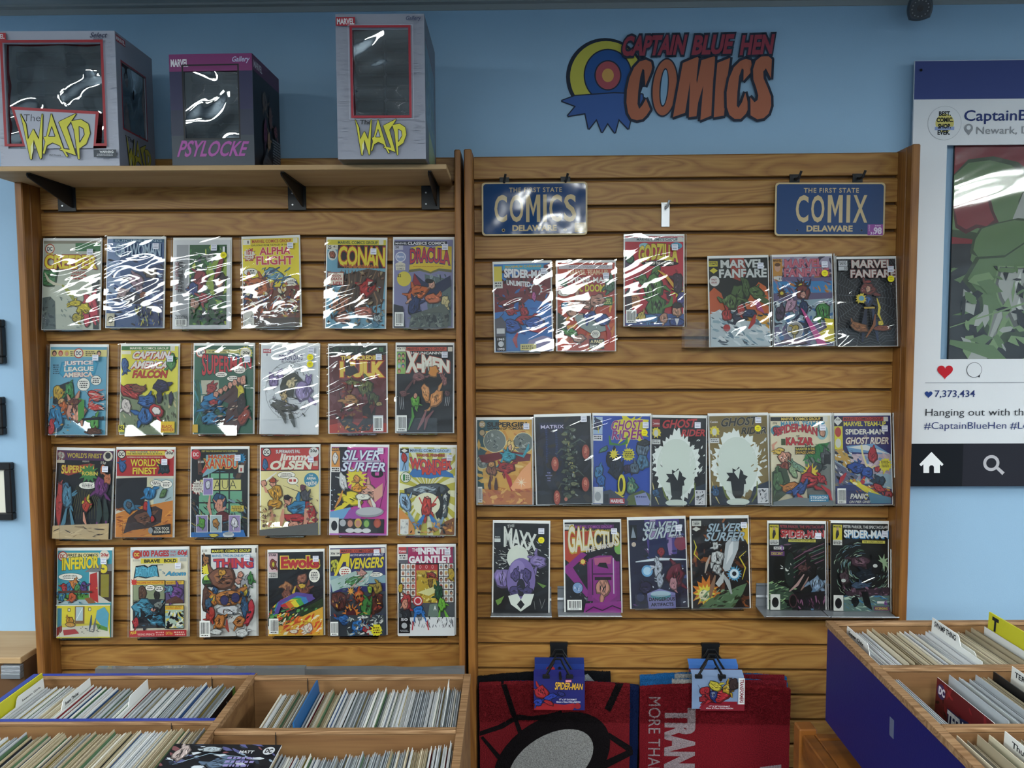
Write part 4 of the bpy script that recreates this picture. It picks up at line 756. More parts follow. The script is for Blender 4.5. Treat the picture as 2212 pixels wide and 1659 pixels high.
def v14(P):
    P.rect(0, 0, 100, 152, 'c9c7b4'); P.rect(0, 0, 100, 46, 'a9262c'); P.rect(16, 2, 68, 8, 'd8c84c'); P.text('THE PRISONER OF ROGUES ROCK', 18, 5.8, 62, 3, '24221c', b=.02); P.text('WE DARE YOU', 22, 2.4, 50, 2.8, '2c5a86', b=.02); P.dc(8, 8, 7.6, K, bg='d8d6ca', fg='16181c'); P.ell(92, 8, 8, 8, 'd8d4c4'); P.text('20¢', 86, 3, 13, 6, K, b=.03)
    P.text('SUPERMAN AND BATMAN CO-STARRING IN', 18, 12, 62, 2, 'd8c8b4'); P.text("WORLD'S", 24, 16, 52, 13, 'dccb3a', out='5a1a1c', ow=.02, b=.025); P.text('FINEST', 28, 31, 42, 12, 'dccb3a', out='5a1a1c', ow=.02, b=.025); P.blob(10, 30, 7, 10, '2f5f98', seed=2); P.blob(84, 32, 9, 10, '20343f', seed=3)
    P.poly([0, 50, 56, 48, 50, 90, 60, 104, 0, 104], '1d1c22'); P.poly([54, 48, 62, 50, 70, 70, 66, 100, 54, 92], 'c9c8a8'); P.rect(66, 50, 34, 50, '9db4b8'); P.bubble(70, 58, 10, 5, 3, 2, tail=(62, 68)); P.bubble(88, 60, 10, 7, 4, 3)
    P.poly([0, 112, 30, 100, 60, 96, 100, 88, 100, 152, 0, 152], 'c07c34'); P.scat(0, 100, 100, 50, 70, ['a8622a', 'd4943c', '8c4e24', 'c9883a'], 8, 4, flow=-.2, asp=4); P.poly([22, 118, 40, 104, 70, 98, 82, 104, 80, 126, 60, 136, 30, 140, 14, 146], '3a2a28'); P.blob(50, 120, 20, 12, '6a4634', seed=5, marks=8)
    P.blob(24, 98, 12, 13, '3c6c8a', seed=6, marks=7); P.blob(24, 96, 5, 6, '50545c', seed=7); P.blob(60, 76, 11, 12, '2f78aa', seed=8, marks=5); P.blob(54, 98, 5, 10, 'a8302c', seed=9); P.stroke([(58, 88), (60, 108), (64, 118)], 7, '2f6fa0'); P.blob(66, 120, 4, 6, 'b0302c', seed=10); P.blob(84, 76, 5, 9, '5a7a4c', seed=11, rot=.5); P.stroke([(88, 88), (98, 82)], 2, K); P.poly([62, 134, 98, 128, 98, 146, 66, 148], K); P.text('TICK-TOCK', 70, 134, 26, 4.5, 'd8d4c4', b=.02); P.text('BOOM-BOOM', 69, 140, 27, 4.5, 'd8d4c4', b=.02); P.ell(63, 140, 4, 5.5, '8f9498')
def v15(P):
    P.rect(0, 0, 100, 152, '16181c'); P.poly([10, 0, 14, 0, 20, 44, 12, 44], '5a3a30'); P.poly([90, 20, 98, 20, 84, 56, 78, 50], '54382c'); P.ell(52, 86, 40, 48, '1b2226'); P.ell(52, 84, 36, 46, '4c7a90'); P.rect(16, 52, 72, 20, 'cfc87c'); P.rect(14, 72, 76, 50, '6ba386'); P.rect(30, 42, 44, 9, '6ca888')
    for x in (32, 49, 66): P.rect(x, 34, 2.6, 80, '1a2024')
    for y in (40, 51, 71, 92): P.rect(14, y, 76, 2.2, '1a2024')
    P.text('AUA', 40, 54, 40, 15, '20221f', b=-.02); P.dc(8, 9, 8.5, 'b8303c', bg='b8303c', fg='e2dcd8'); P.text('STEP THRU THE DOORWAY INTO NIGHTMARES', 18, 2, 64, 3, 'c9bc58', b=.015); P.text('$1.00', 12, 20, 10, 4.5, 'dcdad0', b=.02)
    P.poly([26, 10, 78, 8, 82, 32, 56, 30, 38, 40, 20, 48, 26, 24], '7aa6b4'); P.text('MADAME', 30, 10, 48, 7, 'b8402c', out='d8a83c', ow=.03, b=.03); P.text('XANADU', 22, 17, 60, 17, 'b8302c', out='d8c24a', ow=.04, b=.02, rise=.0); P.poly([18, 40, 24, 30, 30, 32, 22, 42], 'b8302c'); P.star(88, 16, 6, 9, 12, '2f86b8'); P.rect(84, 28, 9, 13, 'd8d6cc'); P.text('1', 87, 33, 3, 6, 'a8302c')
    P.star(12, 66, 10, 14, 14, '7a2a24'); P.star(12, 66, 9, 12.5, 14, 'dcd8cc'); P.lines(4, 58, 16, 14, 5, '5a4440'); P.rect(21, 50, 18, 30, 'd8dade'); P.rect(22, 51, 16, 28, '8f7fb4'); P.blob(30, 62, 4, 9, 'c8cad4', seed=3)
    P.scat(0, 86, 100, 50, 90, ['34485c', '1a1e24', '5a4a38', '7a94a4', '2a3a2c', '8a7a34'], 7, 4, flow=.8, asp=4); P.blob(50, 92, 12, 18, '284a6c', seed=5, marks=6); P.blob(50, 98, 8, 12, SK, seed=6, marks=2); P.stroke([(34, 80), (32, 100), (38, 120)], 6, 'c48e80'); P.stroke([(62, 100), (50, 112), (42, 122)], 7, 'c48e80'); P.blob(56, 118, 14, 10, '5c2428', seed=8); P.rect(72, 98, 22, 10, 'cbb84a'); P.lines(73, 99, 20, 8, 3, '3a3018')
    P.poly([2, 144, 94, 140, 98, 152, 2, 152], '2d6cae')
    for x, c in ((10, '8c80aa'), (35, 'a0b4b8'), (68, '9484b0')): P.rect(x, 114, 21, 30, 'e0e0dc'); P.rect(x+1, 115, 19, 28, c); P.blob(x+10, 128, 6, 9, {10: '5a9a3c', 35: 'b07a34', 68: 'd2d2d6'}[x], seed=x)
    P.blob(42, 149, 9, 3, 'cfc04c', seed=9); P.ell(68, 148, 10, 5, 'c8cdd0'); P.ell(68, 146, 8, 3, '9aa4a8')
def v16(P):
    P.rect(0, 0, 100, 152, 'd9cf93'); P.rect(0, 0, 100, 41, K); P.rect(1, 1.5, 98, 38, 'b3302c'); P.dc(10, 8, 7.8, K, bg='d0cfc8', fg='16181c'); P.ell(91, 9, 8.5, 8.5, 'cfd0cc'); P.text('20¢', 85, 4, 12, 6, K, b=.03); P.text("SUPERMAN'S PAL", 26, 4, 42, 6.5, 'dcd8d0', b=.02, out='2a5a80', ow=.03)
    P.text('Jimmy', 29, 11, 53, 15, 'dedace', b=.045, sh=.25); P.text('OLSEN', 14, 23, 72, 16, 'dedbc8', out='6a1a1c', ow=.02, b=.05, sh=.25); P.blob(8, 30, 5, 10, '2c5c88', seed=2); P.rect(90, 24, 8, 9, 'c9b8a8')
    P.bubble(44, 48, 15, 5.5, 2, 3); P.bubble(55, 58, 9, 6.5, 3, 1, fg='a8302c', tail=(66, 70)); P.ell(87, 57, 12.5, 12.5, '2b7c9c'); P.text('THE', 83, 48, 7, 2.5, 'd8dcd8'); P.text('ARENA', 79, 52, 16, 4.6, 'dcdcd4', b=.03); P.text('OF', 86, 57.5, 3, 2, 'd8dcd8'); P.text('DEATH!', 78, 60.5, 18, 7, 'dcdcd4', b=.04, rise=.06)
    P.poly([6, 58, 26, 43, 28, 44, 9, 60], 'e6e6e0'); P.blob(5, 62, 5, 6, SK, seed=4); P.stroke([(5, 66), (10, 76), (20, 80)], 6, SK); P.blob(22, 62, 6, 8, SK, seed=5); P.blob(21, 57, 6, 4, 'a8482c', seed=6); P.blob(26, 78, 13, 13, 'c8962c', seed=7, marks=8); P.blob(26, 98, 12, 9, 'c08c28', seed=8, marks=6); P.stroke([(18, 104), (20, 122), (14, 138)], 7, SK)
    P.blob(48, 92, 7, 9, SK, seed=9); P.blob(46, 87, 7, 4, K, seed=19); P.blob(66, 106, 20, 15, '2f78a4', seed=10, marks=10); P.blob(60, 122, 22, 8, 'a8262a', seed=11, marks=6); P.blob(86, 116, 10, 26, 'a8262a', seed=12, rot=-.2, marks=6); P.stroke([(40, 106), (38, 124), (36, 136)], 8, SK); P.stroke([(78, 106), (80, 124), (76, 136)], 9, SK); P.blob(58, 134, 10, 6, SK, seed=13)
    P.stroke([(40, 66), (60, 74), (92, 86)], 1.2, '4a3c34'); P.blob(78, 84, 8, 10, '4c4c54', seed=14); P.blob(74, 70, 5, 6, '6a3c50', seed=15); P.scat(0, 100, 28, 44, 40, ['8c7a50', 'd0c68c', '5a4434', 'b09060', '7c5048'], 4, 16); P.scat(80, 90, 20, 40, 30, ['7a5a4c', 'c9bc84', '5a4450'], 4, 17); P.poly([0, 142, 40, 138, 100, 130, 100, 152, 0, 152], '5c5c5a')
def v17(P):
    MG = 'c23f98'; P.rect(0, 0, 100, 152, MG); P.poly([14, 0, 28, 0, 30, 70, 46, 80, 40, 104, 0, 110, 0, 43, 16, 43], '15161d'); P.scat(0, 44, 30, 64, 30, ['dcdce0', 'b8c4d0', '3a3c4a'], 1.6, 3); P.rect(0, 1, 15, 34, 'd08e3a'); P.rect(0, 1, 15, 6, K); P.text('MARVEL', 1, 2, 13, 4, 'd08e3a', b=.03); P.blob(7, 20, 5, 10, 'd8d6d0', seed=2); P.rect(0, 35, 16, 9, 'd8d6d0'); P.lines(1, 36, 14, 7, 2, K)
    P.poly([60, 22, 100, 30, 100, 110, 70, 118, 60, 90], 'b0378c'); P.ell(82, 46, 11, 7, K); P.rect(78, 42, 7, 7, 'd05aa8'); P.blob(68, 78, 18, 14, 'd0a08c', seed=4, marks=7); P.poly([76, 74, 92, 62, 92, 84, 78, 96], 'd0a08c'); P.stroke([(62, 22), (64, 60), (58, 70)], 1, '5c1a48', False); P.stroke([(92, 20), (98, 60), (86, 112)], 1.2, '5c1a48', False)
    P.star(44, 54, 13, 20, 16, 'd9cc34'); P.blob(46, 56, 6, 7, 'c98a3c', seed=5); P.blob(48, 72, 10, 9, 'd8962c', seed=6); P.blob(40, 90, 18, 12, 'd9cb2c', seed=7, rot=.3, marks=6); P.stroke([(22, 74), (16, 92), (8, 106)], 5, 'c98a3c'); P.stroke([(34, 96), (14, 108), (4, 116)], 9, 'd9cb2c'); P.blob(22, 60, 7, 16, 'd0d2d2', seed=8, rot=-.3, marks=5)
    P.blob(60, 86, 14, 6, 'dadcd0', seed=9); P.stroke([(50, 90), (52, 104), (58, 112)], 6, 'd4d6cc'); P.stroke([(72, 88), (78, 100), (80, 108)], 6, 'd4d6cc'); P.poly([0, 112, 36, 104, 40, 124, 0, 124], '6ba0c8'); P.poly([24, 124, 34, 108, 52, 104, 56, 124], '9a4aa0'); P.ell(70, 112, 25, 9, '8c9096', rot=-.05); P.ell(69, 110.5, 23, 7, 'b2b5b8', rot=-.05)
    P.rect(16, 124, 80, 24, K); P.rect(0, 122, 16, 28, 'dcdedc'); P.ell(8, 136, 5.5, 8.5, K); P.ell(23, 131, 5.5, 6, 'b8bcc0')
    for x, c, c2 in ((36, SK, '4a2c24'), (50, SK, 'cfb648'), (65, '8fb85c', '1c5a30'), (84, 'b8583c', 'a04830')): P.ell(x, 131, 6.5, 8, c2); P.ell(x, 132, 4.5, 6, c); P.ell(x, 144, 8, 4, 'd8dadc') if x < 80 else None
    P.rect(0, 149, 100, 3, 'b070b8')
    P.text('SILVER', 20, 5, 66, 17, 'd4dce6', out='54487c', ow=.035, b=.02, sh=.3); P.text('SURFER', 18, 26, 78, 16, 'd4dce6', out='54487c', ow=.035, b=.02, sh=.3); P.stroke([(20, 24.5), (88, 23.5)], 1.4, 'd4dce6', False)
def v18(P):
    P.rect(0, 0, 100, 152, 'b9b13a')
    for i in range(26):
        a = i*6.283/26; P.poly([(50, 74), (50+100*math.cos(a), 74+110*math.sin(a)), (50+100*math.cos(a+.11), 74+110*math.sin(a+.11))], 'dcdcb8')
    P.rect(0, 2, 16, 8, K); P.poly([2, 6, 8, 2.5, 14, 6, 8, 9.5], 'dcdcd4'); P.head(16, 2, 76, 7, 'a9c4dc', '1f2840'); P.rect(92, 1, 7, 9, 'dcdcd4'); P.rect(0, 10, 16, 32, '86aed0'); P.blob(8, 18, 5, 9, 'b0302c', seed=2); P.stroke([(8, 26), (5, 40)], 3, K); P.stroke([(8, 26), (11, 40)], 3, K)
    P.text('MARVEL PREMIERE', 31, 11, 50, 5, 'b04830', out=K, ow=.04, b=.03); P.poly([18, 46, 24, 36, 50, 42, 80, 38, 96, 46, 98, 52, 76, 50, 56, 54, 40, 52, 24, 52], '2f6fb0'); P.text('WONDER', 18, 17, 76, 20, 'c8402f', out='1f3c78', ow=.04, b=.045, arc=-.2); P.text('MAN', 40, 34, 34, 13, 'c8402f', out='1f3c78', ow=.04, b=.045); P.ell(11, 52, 9.5, 9.5, '1c5a30'); P.ell(11, 52, 8.6, 8.6, 'dcdcd0'); P.text('1', 6, 47, 4, 11, '2c7a3c', b=.05); P.lines(11, 48, 7, 10, 3, '2c5a3c')
    P.blob(50, 74, 36, 13, '4a525a', seed=3, marks=12, hl='9fb0ba', rot=-.05); P.blob(12, 96, 11, 20, '8fb0cc', seed=4, rot=-.3, marks=6, hl='3c444c'); P.stroke([(16, 110), (24, 126), (30, 136)], 8, '7f9cb4'); P.blob(84, 88, 8, 14, '2a2c30', seed=5, hl='c8ccc8'); P.blob(82, 108, 7, 16, '4c545a', seed=6, hl='d0d2cc'); P.stroke([(80, 120), (72, 134), (64, 144)], 9, '7f9ab0')
    P.blob(72, 98, 7, 24, '1d2022', seed=7, marks=2); P.ell(50, 98, 24, 20, 'dcdcc0'); P.blob(50, 90, 5, 6, SK, seed=8); P.blob(50, 104, 11, 18, 'b83c30', seed=9, marks=8); P.stroke([(36, 86), (42, 98)], 6, 'b83c30'); P.stroke([(70, 84), (60, 98)], 6, 'b83c30')
    P.stroke([(46, 116), (38, 130), (30, 140)], 9, '2f74b4'); P.stroke([(56, 116), (64, 128), (68, 140)], 9, '2f74b4'); P.poly([0, 104, 14, 116, 26, 134, 30, 150, 0, 150], 'c98c44'); P.poly([82, 128, 100, 120, 100, 150, 74, 150], '7a4c28'); P.scat(20, 128, 78, 20, 40, ['b07838', '6a4424', 'd0a050', K], 5, 11); P.rect(3, 124, 15, 26, 'd2d4d0'); P.scat(4, 126, 13, 22, 10, ['8a8c90', 'b0b2b2'], 3, 3)
def v19(P):
    P.rect(0, 0, 100, 152, '3c94a8'); P.rect(14, 4, 62, 9, 'd8cf9a'); P.text('FIRST IN COMICS', 18, 5.5, 56, 5.4, '1c1c1c', b=.03); P.dc(9, 10, 8.6, 'a8342c', bg='dcd8cc', fg='a8342c'); P.ell(86, 9, 9.5, 9.5, 'dcd8cc'); P.text('20¢', 79, 5, 15, 7, 'b0302c', b=.035); P.poly([50, 38, 64, 26, 100, 24, 100, 38], '74787c'); P.rect(58, 38, 18, 54, 'c8ccc8'); P.rect(76, 36, 24, 54, '3a2c24'); P.rect(80, 42, 15, 40, '8c8430')
    P.text('INFERIOR', 8, 13, 68, 22, 'dccb34', out='4a4018', ow=.03, b=.04, rise=.06); P.text('5', 80, 18, 12, 22, 'dccb34', out='4a4018', ow=.03, b=.06); P.bubble(24, 46, 22, 6, 2, 3, tail=(44, 56)); P.poly([0, 78, 58, 76, 60, 94, 0, 94], '54903c'); P.rect(0, 86, 60, 8, '9fb4bc'); P.poly([60, 42, 73, 38, 76, 92, 60, 84], 'b3302c'); P.ell(73, 66, 1, 1.4, 'd8b83c'); P.poly([50, 84, 62, 82, 72, 92, 58, 93], '8c5a30'); P.poly([76, 78, 100, 92, 76, 92], 'c4c4bc')
    for x, y, c, s in ((14, 66, 'b03a38', 2), (24, 64, '2f6fa0', 3), (32, 60, 'c87c38', 4), (40, 68, '4a8c4c', 5), (50, 64, '5a3c80', 6), (10, 80, '3c7ca0', 7), (30, 82, 'b8562c', 8)): P.blob(x, y, 7, 9, c, seed=s, marks=4)
    P.stroke([(4, 72), (30, 71), (66, 72)], 4, '54342a', False); P.scat(0, 56, 58, 36, 34, [K, '3c3830', '2c6a80', '7cae54'], 3, 9)
    P.rect(0, 94, 100, 2, 'd8d6cc'); P.rect(2, 96, 98, 56, 'cfc23a'); P.poly([2, 134, 96, 128, 100, 150, 2, 150], 'cfccbc'); P.rect(3, 100, 8, 34, '3c7a90'); P.poly([2, 150, 2, 134, 12, 130, 12, 140], '7a2a24'); P.rect(35, 97, 18, 30, '7a5c38'); P.rect(37, 98, 13, 24, 'a8bcc4'); P.stroke([(38, 120), (49, 100)], 1, 'dce4e6', False); P.rect(22, 100, 5, 6, '3c3a30'); P.rect(23, 101, 3, 4, 'd8d4c0'); P.rect(60, 99, 5, 6, '3c3a30'); P.rect(61, 100, 3, 4, 'd8d4c0')
    P.blob(26, 122, 7, 7, 'b8862c', seed=3, marks=3); P.blob(27, 129, 9, 4, 'c8983c', seed=4, marks=2); P.poly([14, 138, 36, 136, 44, 144, 16, 147], 'a8282c'); P.poly([76, 104, 90, 98, 98, 110, 96, 134, 84, 130, 74, 118], '5c9fb4'); P.poly([74, 126, 96, 134, 96, 140, 78, 136], '5a8a3c'); P.stroke([(66, 112), (65, 126), (62, 140)], 4, '2f4a6a'); P.stroke([(74, 118), (72, 130), (70, 142)], 4, '6a6c70'); P.scat(42, 132, 42, 12, 22, [K, '6a6860'], 2, 5, flow=0)
def v20(P):
    P.rect(0, 0, 100, 152, 'd9d3bd'); P.rect(0, 0, 100, 14, '98b0bc'); P.text('100 PAGES', 17, 1, 50, 11, 'b8343a', b=.04, out='6a5a60', ow=.01); P.text('60¢', 82, 1, 17, 11, 'b8343a', b=.04, out='6a5a60', ow=.01); P.text('FOR', 70, 2, 9, 4, 'b04048', b=.02); P.text('ONLY', 69, 7.5, 11, 4, 'b04048', b=.02); P.dc(10, 8, 7.6, 'b03a2c', bg='b03a2c', fg='dcd05a')
    P.rect(17, 15, 65, 9, 'd8c83c'); P.text('BRAVE', 23, 16.5, 28, 6, '1c1c18', b=.05); P.text('BOLD', 58, 16.5, 22, 6, '1c1c18', b=.05); P.rect(86, 15, 12, 6, 'b0b4ac'); P.lines(3, 16, 12, 4, 2, '8a8c8a'); P.lines(46, 25.5, 12, 2, 1, K)
    P.poly([4, 50, 8, 28, 24, 26, 30, 30, 36, 26, 46, 26, 50, 48, 44, 46, 26, 50, 12, 47], K); P.poly([6, 48, 10, 30, 22, 28, 28, 32, 38, 28, 44, 28, 48, 46, 26, 48, 12, 45], '4c9cb8'); P.text('BATMAN', 8, 30, 38, 16, '5cb0cc', out='1a3442', ow=.03, b=.03); P.text('AND', 49, 34, 5, 2.5, '5a9ab0'); P.text('The', 55, 38, 5, 5, '4a7a98'); P.text('Atom', 60, 38, 36, 8, '3f92b8', out='1c3a50', ow=.02, b=.04, sh=.3)
    P.rect(3, 53, 57, 84, K); P.rect(4, 54, 55, 82, '6c6f5a'); P.rect(4, 54, 55, 7, 'd8ac34'); P.text('THE CORPSE THAT WOULDNT DIE', 10, 55.5, 47, 3.6, 'b04028', b=.02); P.star(5, 56, 4, 7, 8, 'b8342c'); P.rect(4, 61, 55, 26, '8a9474'); P.blob(20, 76, 8, 14, '5c4030', seed=2, marks=5); P.blob(46, 80, 6, 9, '2a2824', seed=3); P.bubble(34, 66, 8, 5, 2, 2); P.bubble(50, 68, 7, 5, 3, 2)
    P.poly([4, 98, 24, 86, 59, 86, 59, 136, 4, 136], '2a3036'); P.blob(24, 100, 22, 14, '468ba6', seed=4, rot=.2, marks=12); P.blob(42, 122, 18, 12, '3f7f9c', seed=5, marks=10); P.blob(22, 122, 14, 12, '1a1a22', seed=6); P.blob(50, 96, 8, 7, '7a807c', seed=8); P.blob(41, 104, 5, 4, 'c99080', seed=9); P.blob(10, 126, 6, 10, 'b0343a', seed=7); P.scat(4, 88, 55, 48, 40, [K, '5a9cb4', '2c5468', '1c1c22'], 4, 11)
    P.rect(62, 53, 34, 40, K); P.rect(63, 60, 32, 32, '5a4c78'); P.rect(63, 54, 32, 6, 'd8b43c'); P.lines(64, 55, 30, 4, 2, '7a2c20'); P.blob(80, 76, 14, 12, '70488c', seed=12, marks=8); P.blob(70, 68, 7, 7, '5c88a0', seed=13); P.poly([64, 88, 82, 80, 94, 88, 94, 92, 64, 92], '5c3c34')
    P.rect(62, 96, 34, 41, K); P.rect(63, 104, 32, 32, 'a8bcae'); P.rect(63, 97, 32, 7, 'd8b43c'); P.text('SOLOMON GRUNDY', 64, 98, 28, 2.2, '3a2418'); P.lines(64, 101, 30, 2, 1, 'a8302c'); P.scat(63, 106, 32, 30, 50, ['d0bc3c', K, '6c9ab0', 'dcdcd0', K], 5, 14)
    P.rect(0, 139, 100, 11, 'b0343c'); P.text('PLUS', 2, 141, 10, 5, 'dccb3a', b=.04, rise=.15); P.text('VIKING PRINCE', 14, 144, 30, 4, 'dcccc0', b=.01); P.text('EXTRA', 64, 142, 12, 5, 'd8c050', b=.01); P.lines(46, 141, 16, 8, 2, 'd8a8a0'); P.lines(78, 141, 20, 8, 2, 'd8b8a8')
def v21(P):
    P.rect(0, 0, 100, 152, 'd3d6d4'); P.rect(0, 0, 100, 8, K); P.rect(0, 0, 17, 9, 'dcdcd4'); P.text('$1.00', 1, 1.5, 9, 4, K, b=.01); P.text('MARVEL COMICS GROUP', 19, 2, 70, 4.6, 'd8d04a', b=.02); P.rect(91, 0, 7, 9, 'dcdcd4'); P.text('MARVEL TWO-IN-ONE ANNUAL', 19, 10.5, 72, 4.5, '3f86b0', b=.025); P.rect(0, 10, 17, 34, '1d1c1e'); P.blob(8, 20, 6, 8, '9c6a3c', seed=2, marks=5); P.star(9, 36, 7, 10, 12, 'd4c93a')
    P.text('THE', 21, 19, 12, 4, 'b8303a', b=.02); P.text('THING', 22, 17, 72, 17, 'c23a40', out='2c3c7c', ow=.03, b=.05, shadow='31408a', taper=.05); P.ell(12, 56, 11, 11, '1f2a22'); P.ell(12, 52, 8, 7, '9cb83c'); P.rect(1, 54, 23, 6, '3c6c3c'); P.text('CHAMPIONSHIP', 2, 55, 21, 4, K, b=.03)
    P.blob(40, 52, 26, 18, '7a5240', seed=3, marks=10, hl='a06a48'); P.blob(12, 90, 12, 28, '54382c', seed=4, marks=6); P.blob(38, 42, 8, 6, 'c8963c', seed=5); P.blob(72, 46, 5, 6, SK, seed=6); P.blob(70, 56, 8, 6, 'b88878', seed=7); P.blob(90, 54, 7, 10, '3c7a3c', seed=8, marks=5); P.blob(80, 66, 9, 14, '9a9ca0', seed=9, marks=4); P.blob(80, 74, 5, 12, 'c9b448', seed=10)
    P.blob(26, 72, 6, 8, '38608c', seed=11); P.blob(24, 86, 9, 12, 'b8702c', seed=12, hl='c9b83c'); P.blob(14, 96, 6, 12, '3c5c78', seed=13, marks=5); P.blob(52, 84, 24, 16, 'b8783c', seed=14, marks=22, hl='c98a48'); P.ell(44, 88, 8, 9, K); P.ell(44, 88, 7, 8, '2c2c5c'); P.ell(64, 84, 8, 9, K); P.ell(64, 84, 7, 8, '2c2c5c'); P.blob(52, 106, 20, 9, 'c4c8cc', seed=15, marks=10); P.blob(36, 124, 10, 12, 'b07038', seed=16, marks=10, rot=.5); P.blob(72, 124, 11, 10, 'b07038', seed=17, marks=10, rot=-.4); P.blob(30, 142, 12, 5, 'c8cccc', seed=18); P.blob(76, 144, 12, 7, 'c8cccc', seed=19); P.blob(20, 112, 8, 14, 'a83c34', seed=20); P.blob(92, 108, 7, 24, 'b03440', seed=21, rot=.2); P.blob(82, 98, 8, 20, '31577a', seed=22, marks=6); P.stroke([(50, 120), (50, 134), (54, 142)], 6, '94423a')
    P.scat(10, 60, 84, 60, 40, [K, '4a2c20', '28303c'], 4, 23); P.barcode(1, 122, 19, 28, 7)
def v22(P):
    P.rect(0, 0, 100, 152, '191b20'); P.rect(0, 2, 17, 44, 'd6b8be'); P.rect(0, 2, 17, 6, 'd0b0b8'); P.text('STAR', 1, 3, 14, 4, K, b=.04); P.rect(0, 36, 17, 11, 'ccc9c4'); P.lines(1, 37, 15, 9, 3, '3a3c40'); P.blob(9, 22, 6, 10, '8a3c34', seed=2); P.blob(9, 22, 3, 5, 'c9b83c', seed=3)
    P.text('Ewoks', 23, 8, 70, 22, 'b8343a', out='d8c44a', ow=.07, b=.05); P.bubble(84, 44, 10, 12, 2, 5, tail=(74, 52))
    P.blob(34, 62, 9, 9, 'a8744c', seed=4, ink='5a3228'); P.blob(33, 78, 9, 10, '7a4a3a', seed=5, ink='3c2420'); P.stroke([(28, 84), (26, 94)], 4, '7a4a3a'); P.stroke([(40, 82), (42, 92)], 4, '7a4a3a'); P.blob(62, 48, 10, 9, '9a6450', seed=6, ink='5a3228'); P.blob(64, 68, 11, 12, '7e4838', seed=7, ink='3c2420'); P.blob(62, 62, 7, 5, 'c9a83c', seed=8); P.stroke([(50, 62), (46, 74), (48, 80)], 5, 'c9a83c'); P.stroke([(70, 78), (78, 84)], 5, '7e4838')
    cols = ['b8323c', 'c9742c', 'd8cb3c', '4c9a4c', '3c7cb4', '5c4a94']
    for i, c in enumerate(cols):
        a = [(4+i*2.0, 118-i*.8), (10+i*2.5, 104-i*2.6), (26+i*5.2, 90-i*2.8), (44+i*7.4, 84-i*.6)]; P.stroke(a, 10-i*.6, c, False)
    for i, c in enumerate(cols): P.poly([(22+i*9.4, 96-i*2.7), (32+i*9.4, 92-i*2.7), (44+i*8.4, 104-i*3.8), (34+i*8.0, 109-i*3.4)], c)
    P.poly([30, 112, 60, 98, 92, 84, 100, 86, 100, 104, 40, 122, 20, 126], '16181c'); P.poly([0, 118, 20, 112, 60, 104, 100, 84, 100, 102, 30, 138, 0, 134], '26381f'); P.scat(2, 100, 97, 34, 130, ['3c6c3c', '24402c', '5a9a54', '1a2a20', '2c3a44'], 4, 9, flow=-.4, asp=1.5)
    P.poly([0, 140, 30, 132, 100, 100, 100, 152, 0, 152], 'd0a43c'); P.scat(16, 110, 83, 40, 110, ['c85a2c', 'd8cb4a', 'b8402c', 'e0dcc0', 'd88c34'], 6, 10, flow=-.7, asp=2.5); P.blob(74, 138, 9, 9, 'e2dccf', seed=13, ink='b84a34', marks=4); P.blob(46, 144, 8, 4, 'dcd4c4', seed=14, ink='b84a34'); P.barcode(2, 120, 17, 28, 4)
def v23(P):
    P.rect(0, 0, 100, 152, '2b2f66'); P.rect(0, 2, 18, 12, 'd8d6cc'); P.text('30¢', 1, 7, 8, 5, K, b=.03); P.text('164', 11, 7, 6, 4, K); P.head(18, 2, 74, 7, 'b84c3c', '2a1a20', 'MARVEL COMICS GROUP'); P.rect(92, 1, 7, 9, 'd8d4cc'); P.text('EARTHS MIGHTIEST HEROES!', 34, 10.5, 62, 4, 'd0d2e0', b=.02, sh=.3); P.rect(0, 14, 20, 28, '16181c'); P.blob(10, 28, 9, 9, 'b8b83c', seed=2, marks=6)
    P.poly([22, 10, 36, 9, 34, 36, 29, 36, 29, 24, 24, 24, 10, 50, 6, 50], 'dccb30'); P.text('VENGERS', 33, 18, 62, 19, 'dccb30', out='54501c', ow=.02, b=.03, sh=.18, rise=.03); P.bubble(27, 41, 11, 9, 2, 3, fg='a8302c'); P.rect(0, 48, 100, 14, '7fa0ac'); P.bubble(83, 47, 12, 4, 3, 2)
    P.poly([0, 56, 46, 40, 78, 40, 60, 66, 20, 70, 4, 76], 'a4bcb8'); P.blob(44, 56, 18, 8, '4c8448', seed=3, rot=-.5, marks=8); P.blob(58, 44, 8, 6, 'c08c84', seed=4); P.scat(10, 46, 60, 28, 40, ['c8d4d0', '5c8a6a', 'c09890', '8aa8a4'], 5, 5, flow=-.5, asp=4)
    P.rect(0, 76, 100, 40, '38404c'); P.blob(16, 92, 15, 18, '5a2c28', seed=6, marks=9); P.blob(82, 92, 14, 20, '54281f', seed=7, marks=9); P.blob(52, 84, 10, 12, 'b0502c', seed=8, hl='c9843c'); P.blob(66, 104, 11, 18, '3f7c3c', seed=9, marks=8); P.blob(72, 72, 5, 7, '88a83c', seed=10); P.blob(86, 70, 9, 10, '9c8434', seed=11, marks=5); P.star(38, 112, 10, 17, 14, 'c87834'); P.ell(38, 114, 9, 12, '4c1c22', rot=-.3); P.star(38, 74, 3, 8, 8, 'd8a040')
    P.rect(0, 116, 100, 36, '343c44'); P.blob(26, 124, 12, 10, '2f62a0', seed=12, marks=7); P.blob(52, 134, 14, 12, '2f74b8', seed=13, rot=-.6, marks=8); P.blob(66, 140, 9, 6, 'a8343c', seed=14); P.scat(30, 116, 66, 34, 70, ['b8c0bc', '7f8c8c', '4c5458', 'd2d4d0'], 5, 15); P.scat(4, 80, 92, 50, 50, [K, '8c3a2c', 'c9943c', '3c2420'], 4, 16); P.star(84, 142, 9, 12, 12, 'd8d030'); P.lines(77, 136, 14, 12, 3, '5a3c18'); P.barcode(1, 126, 14, 24, 6)
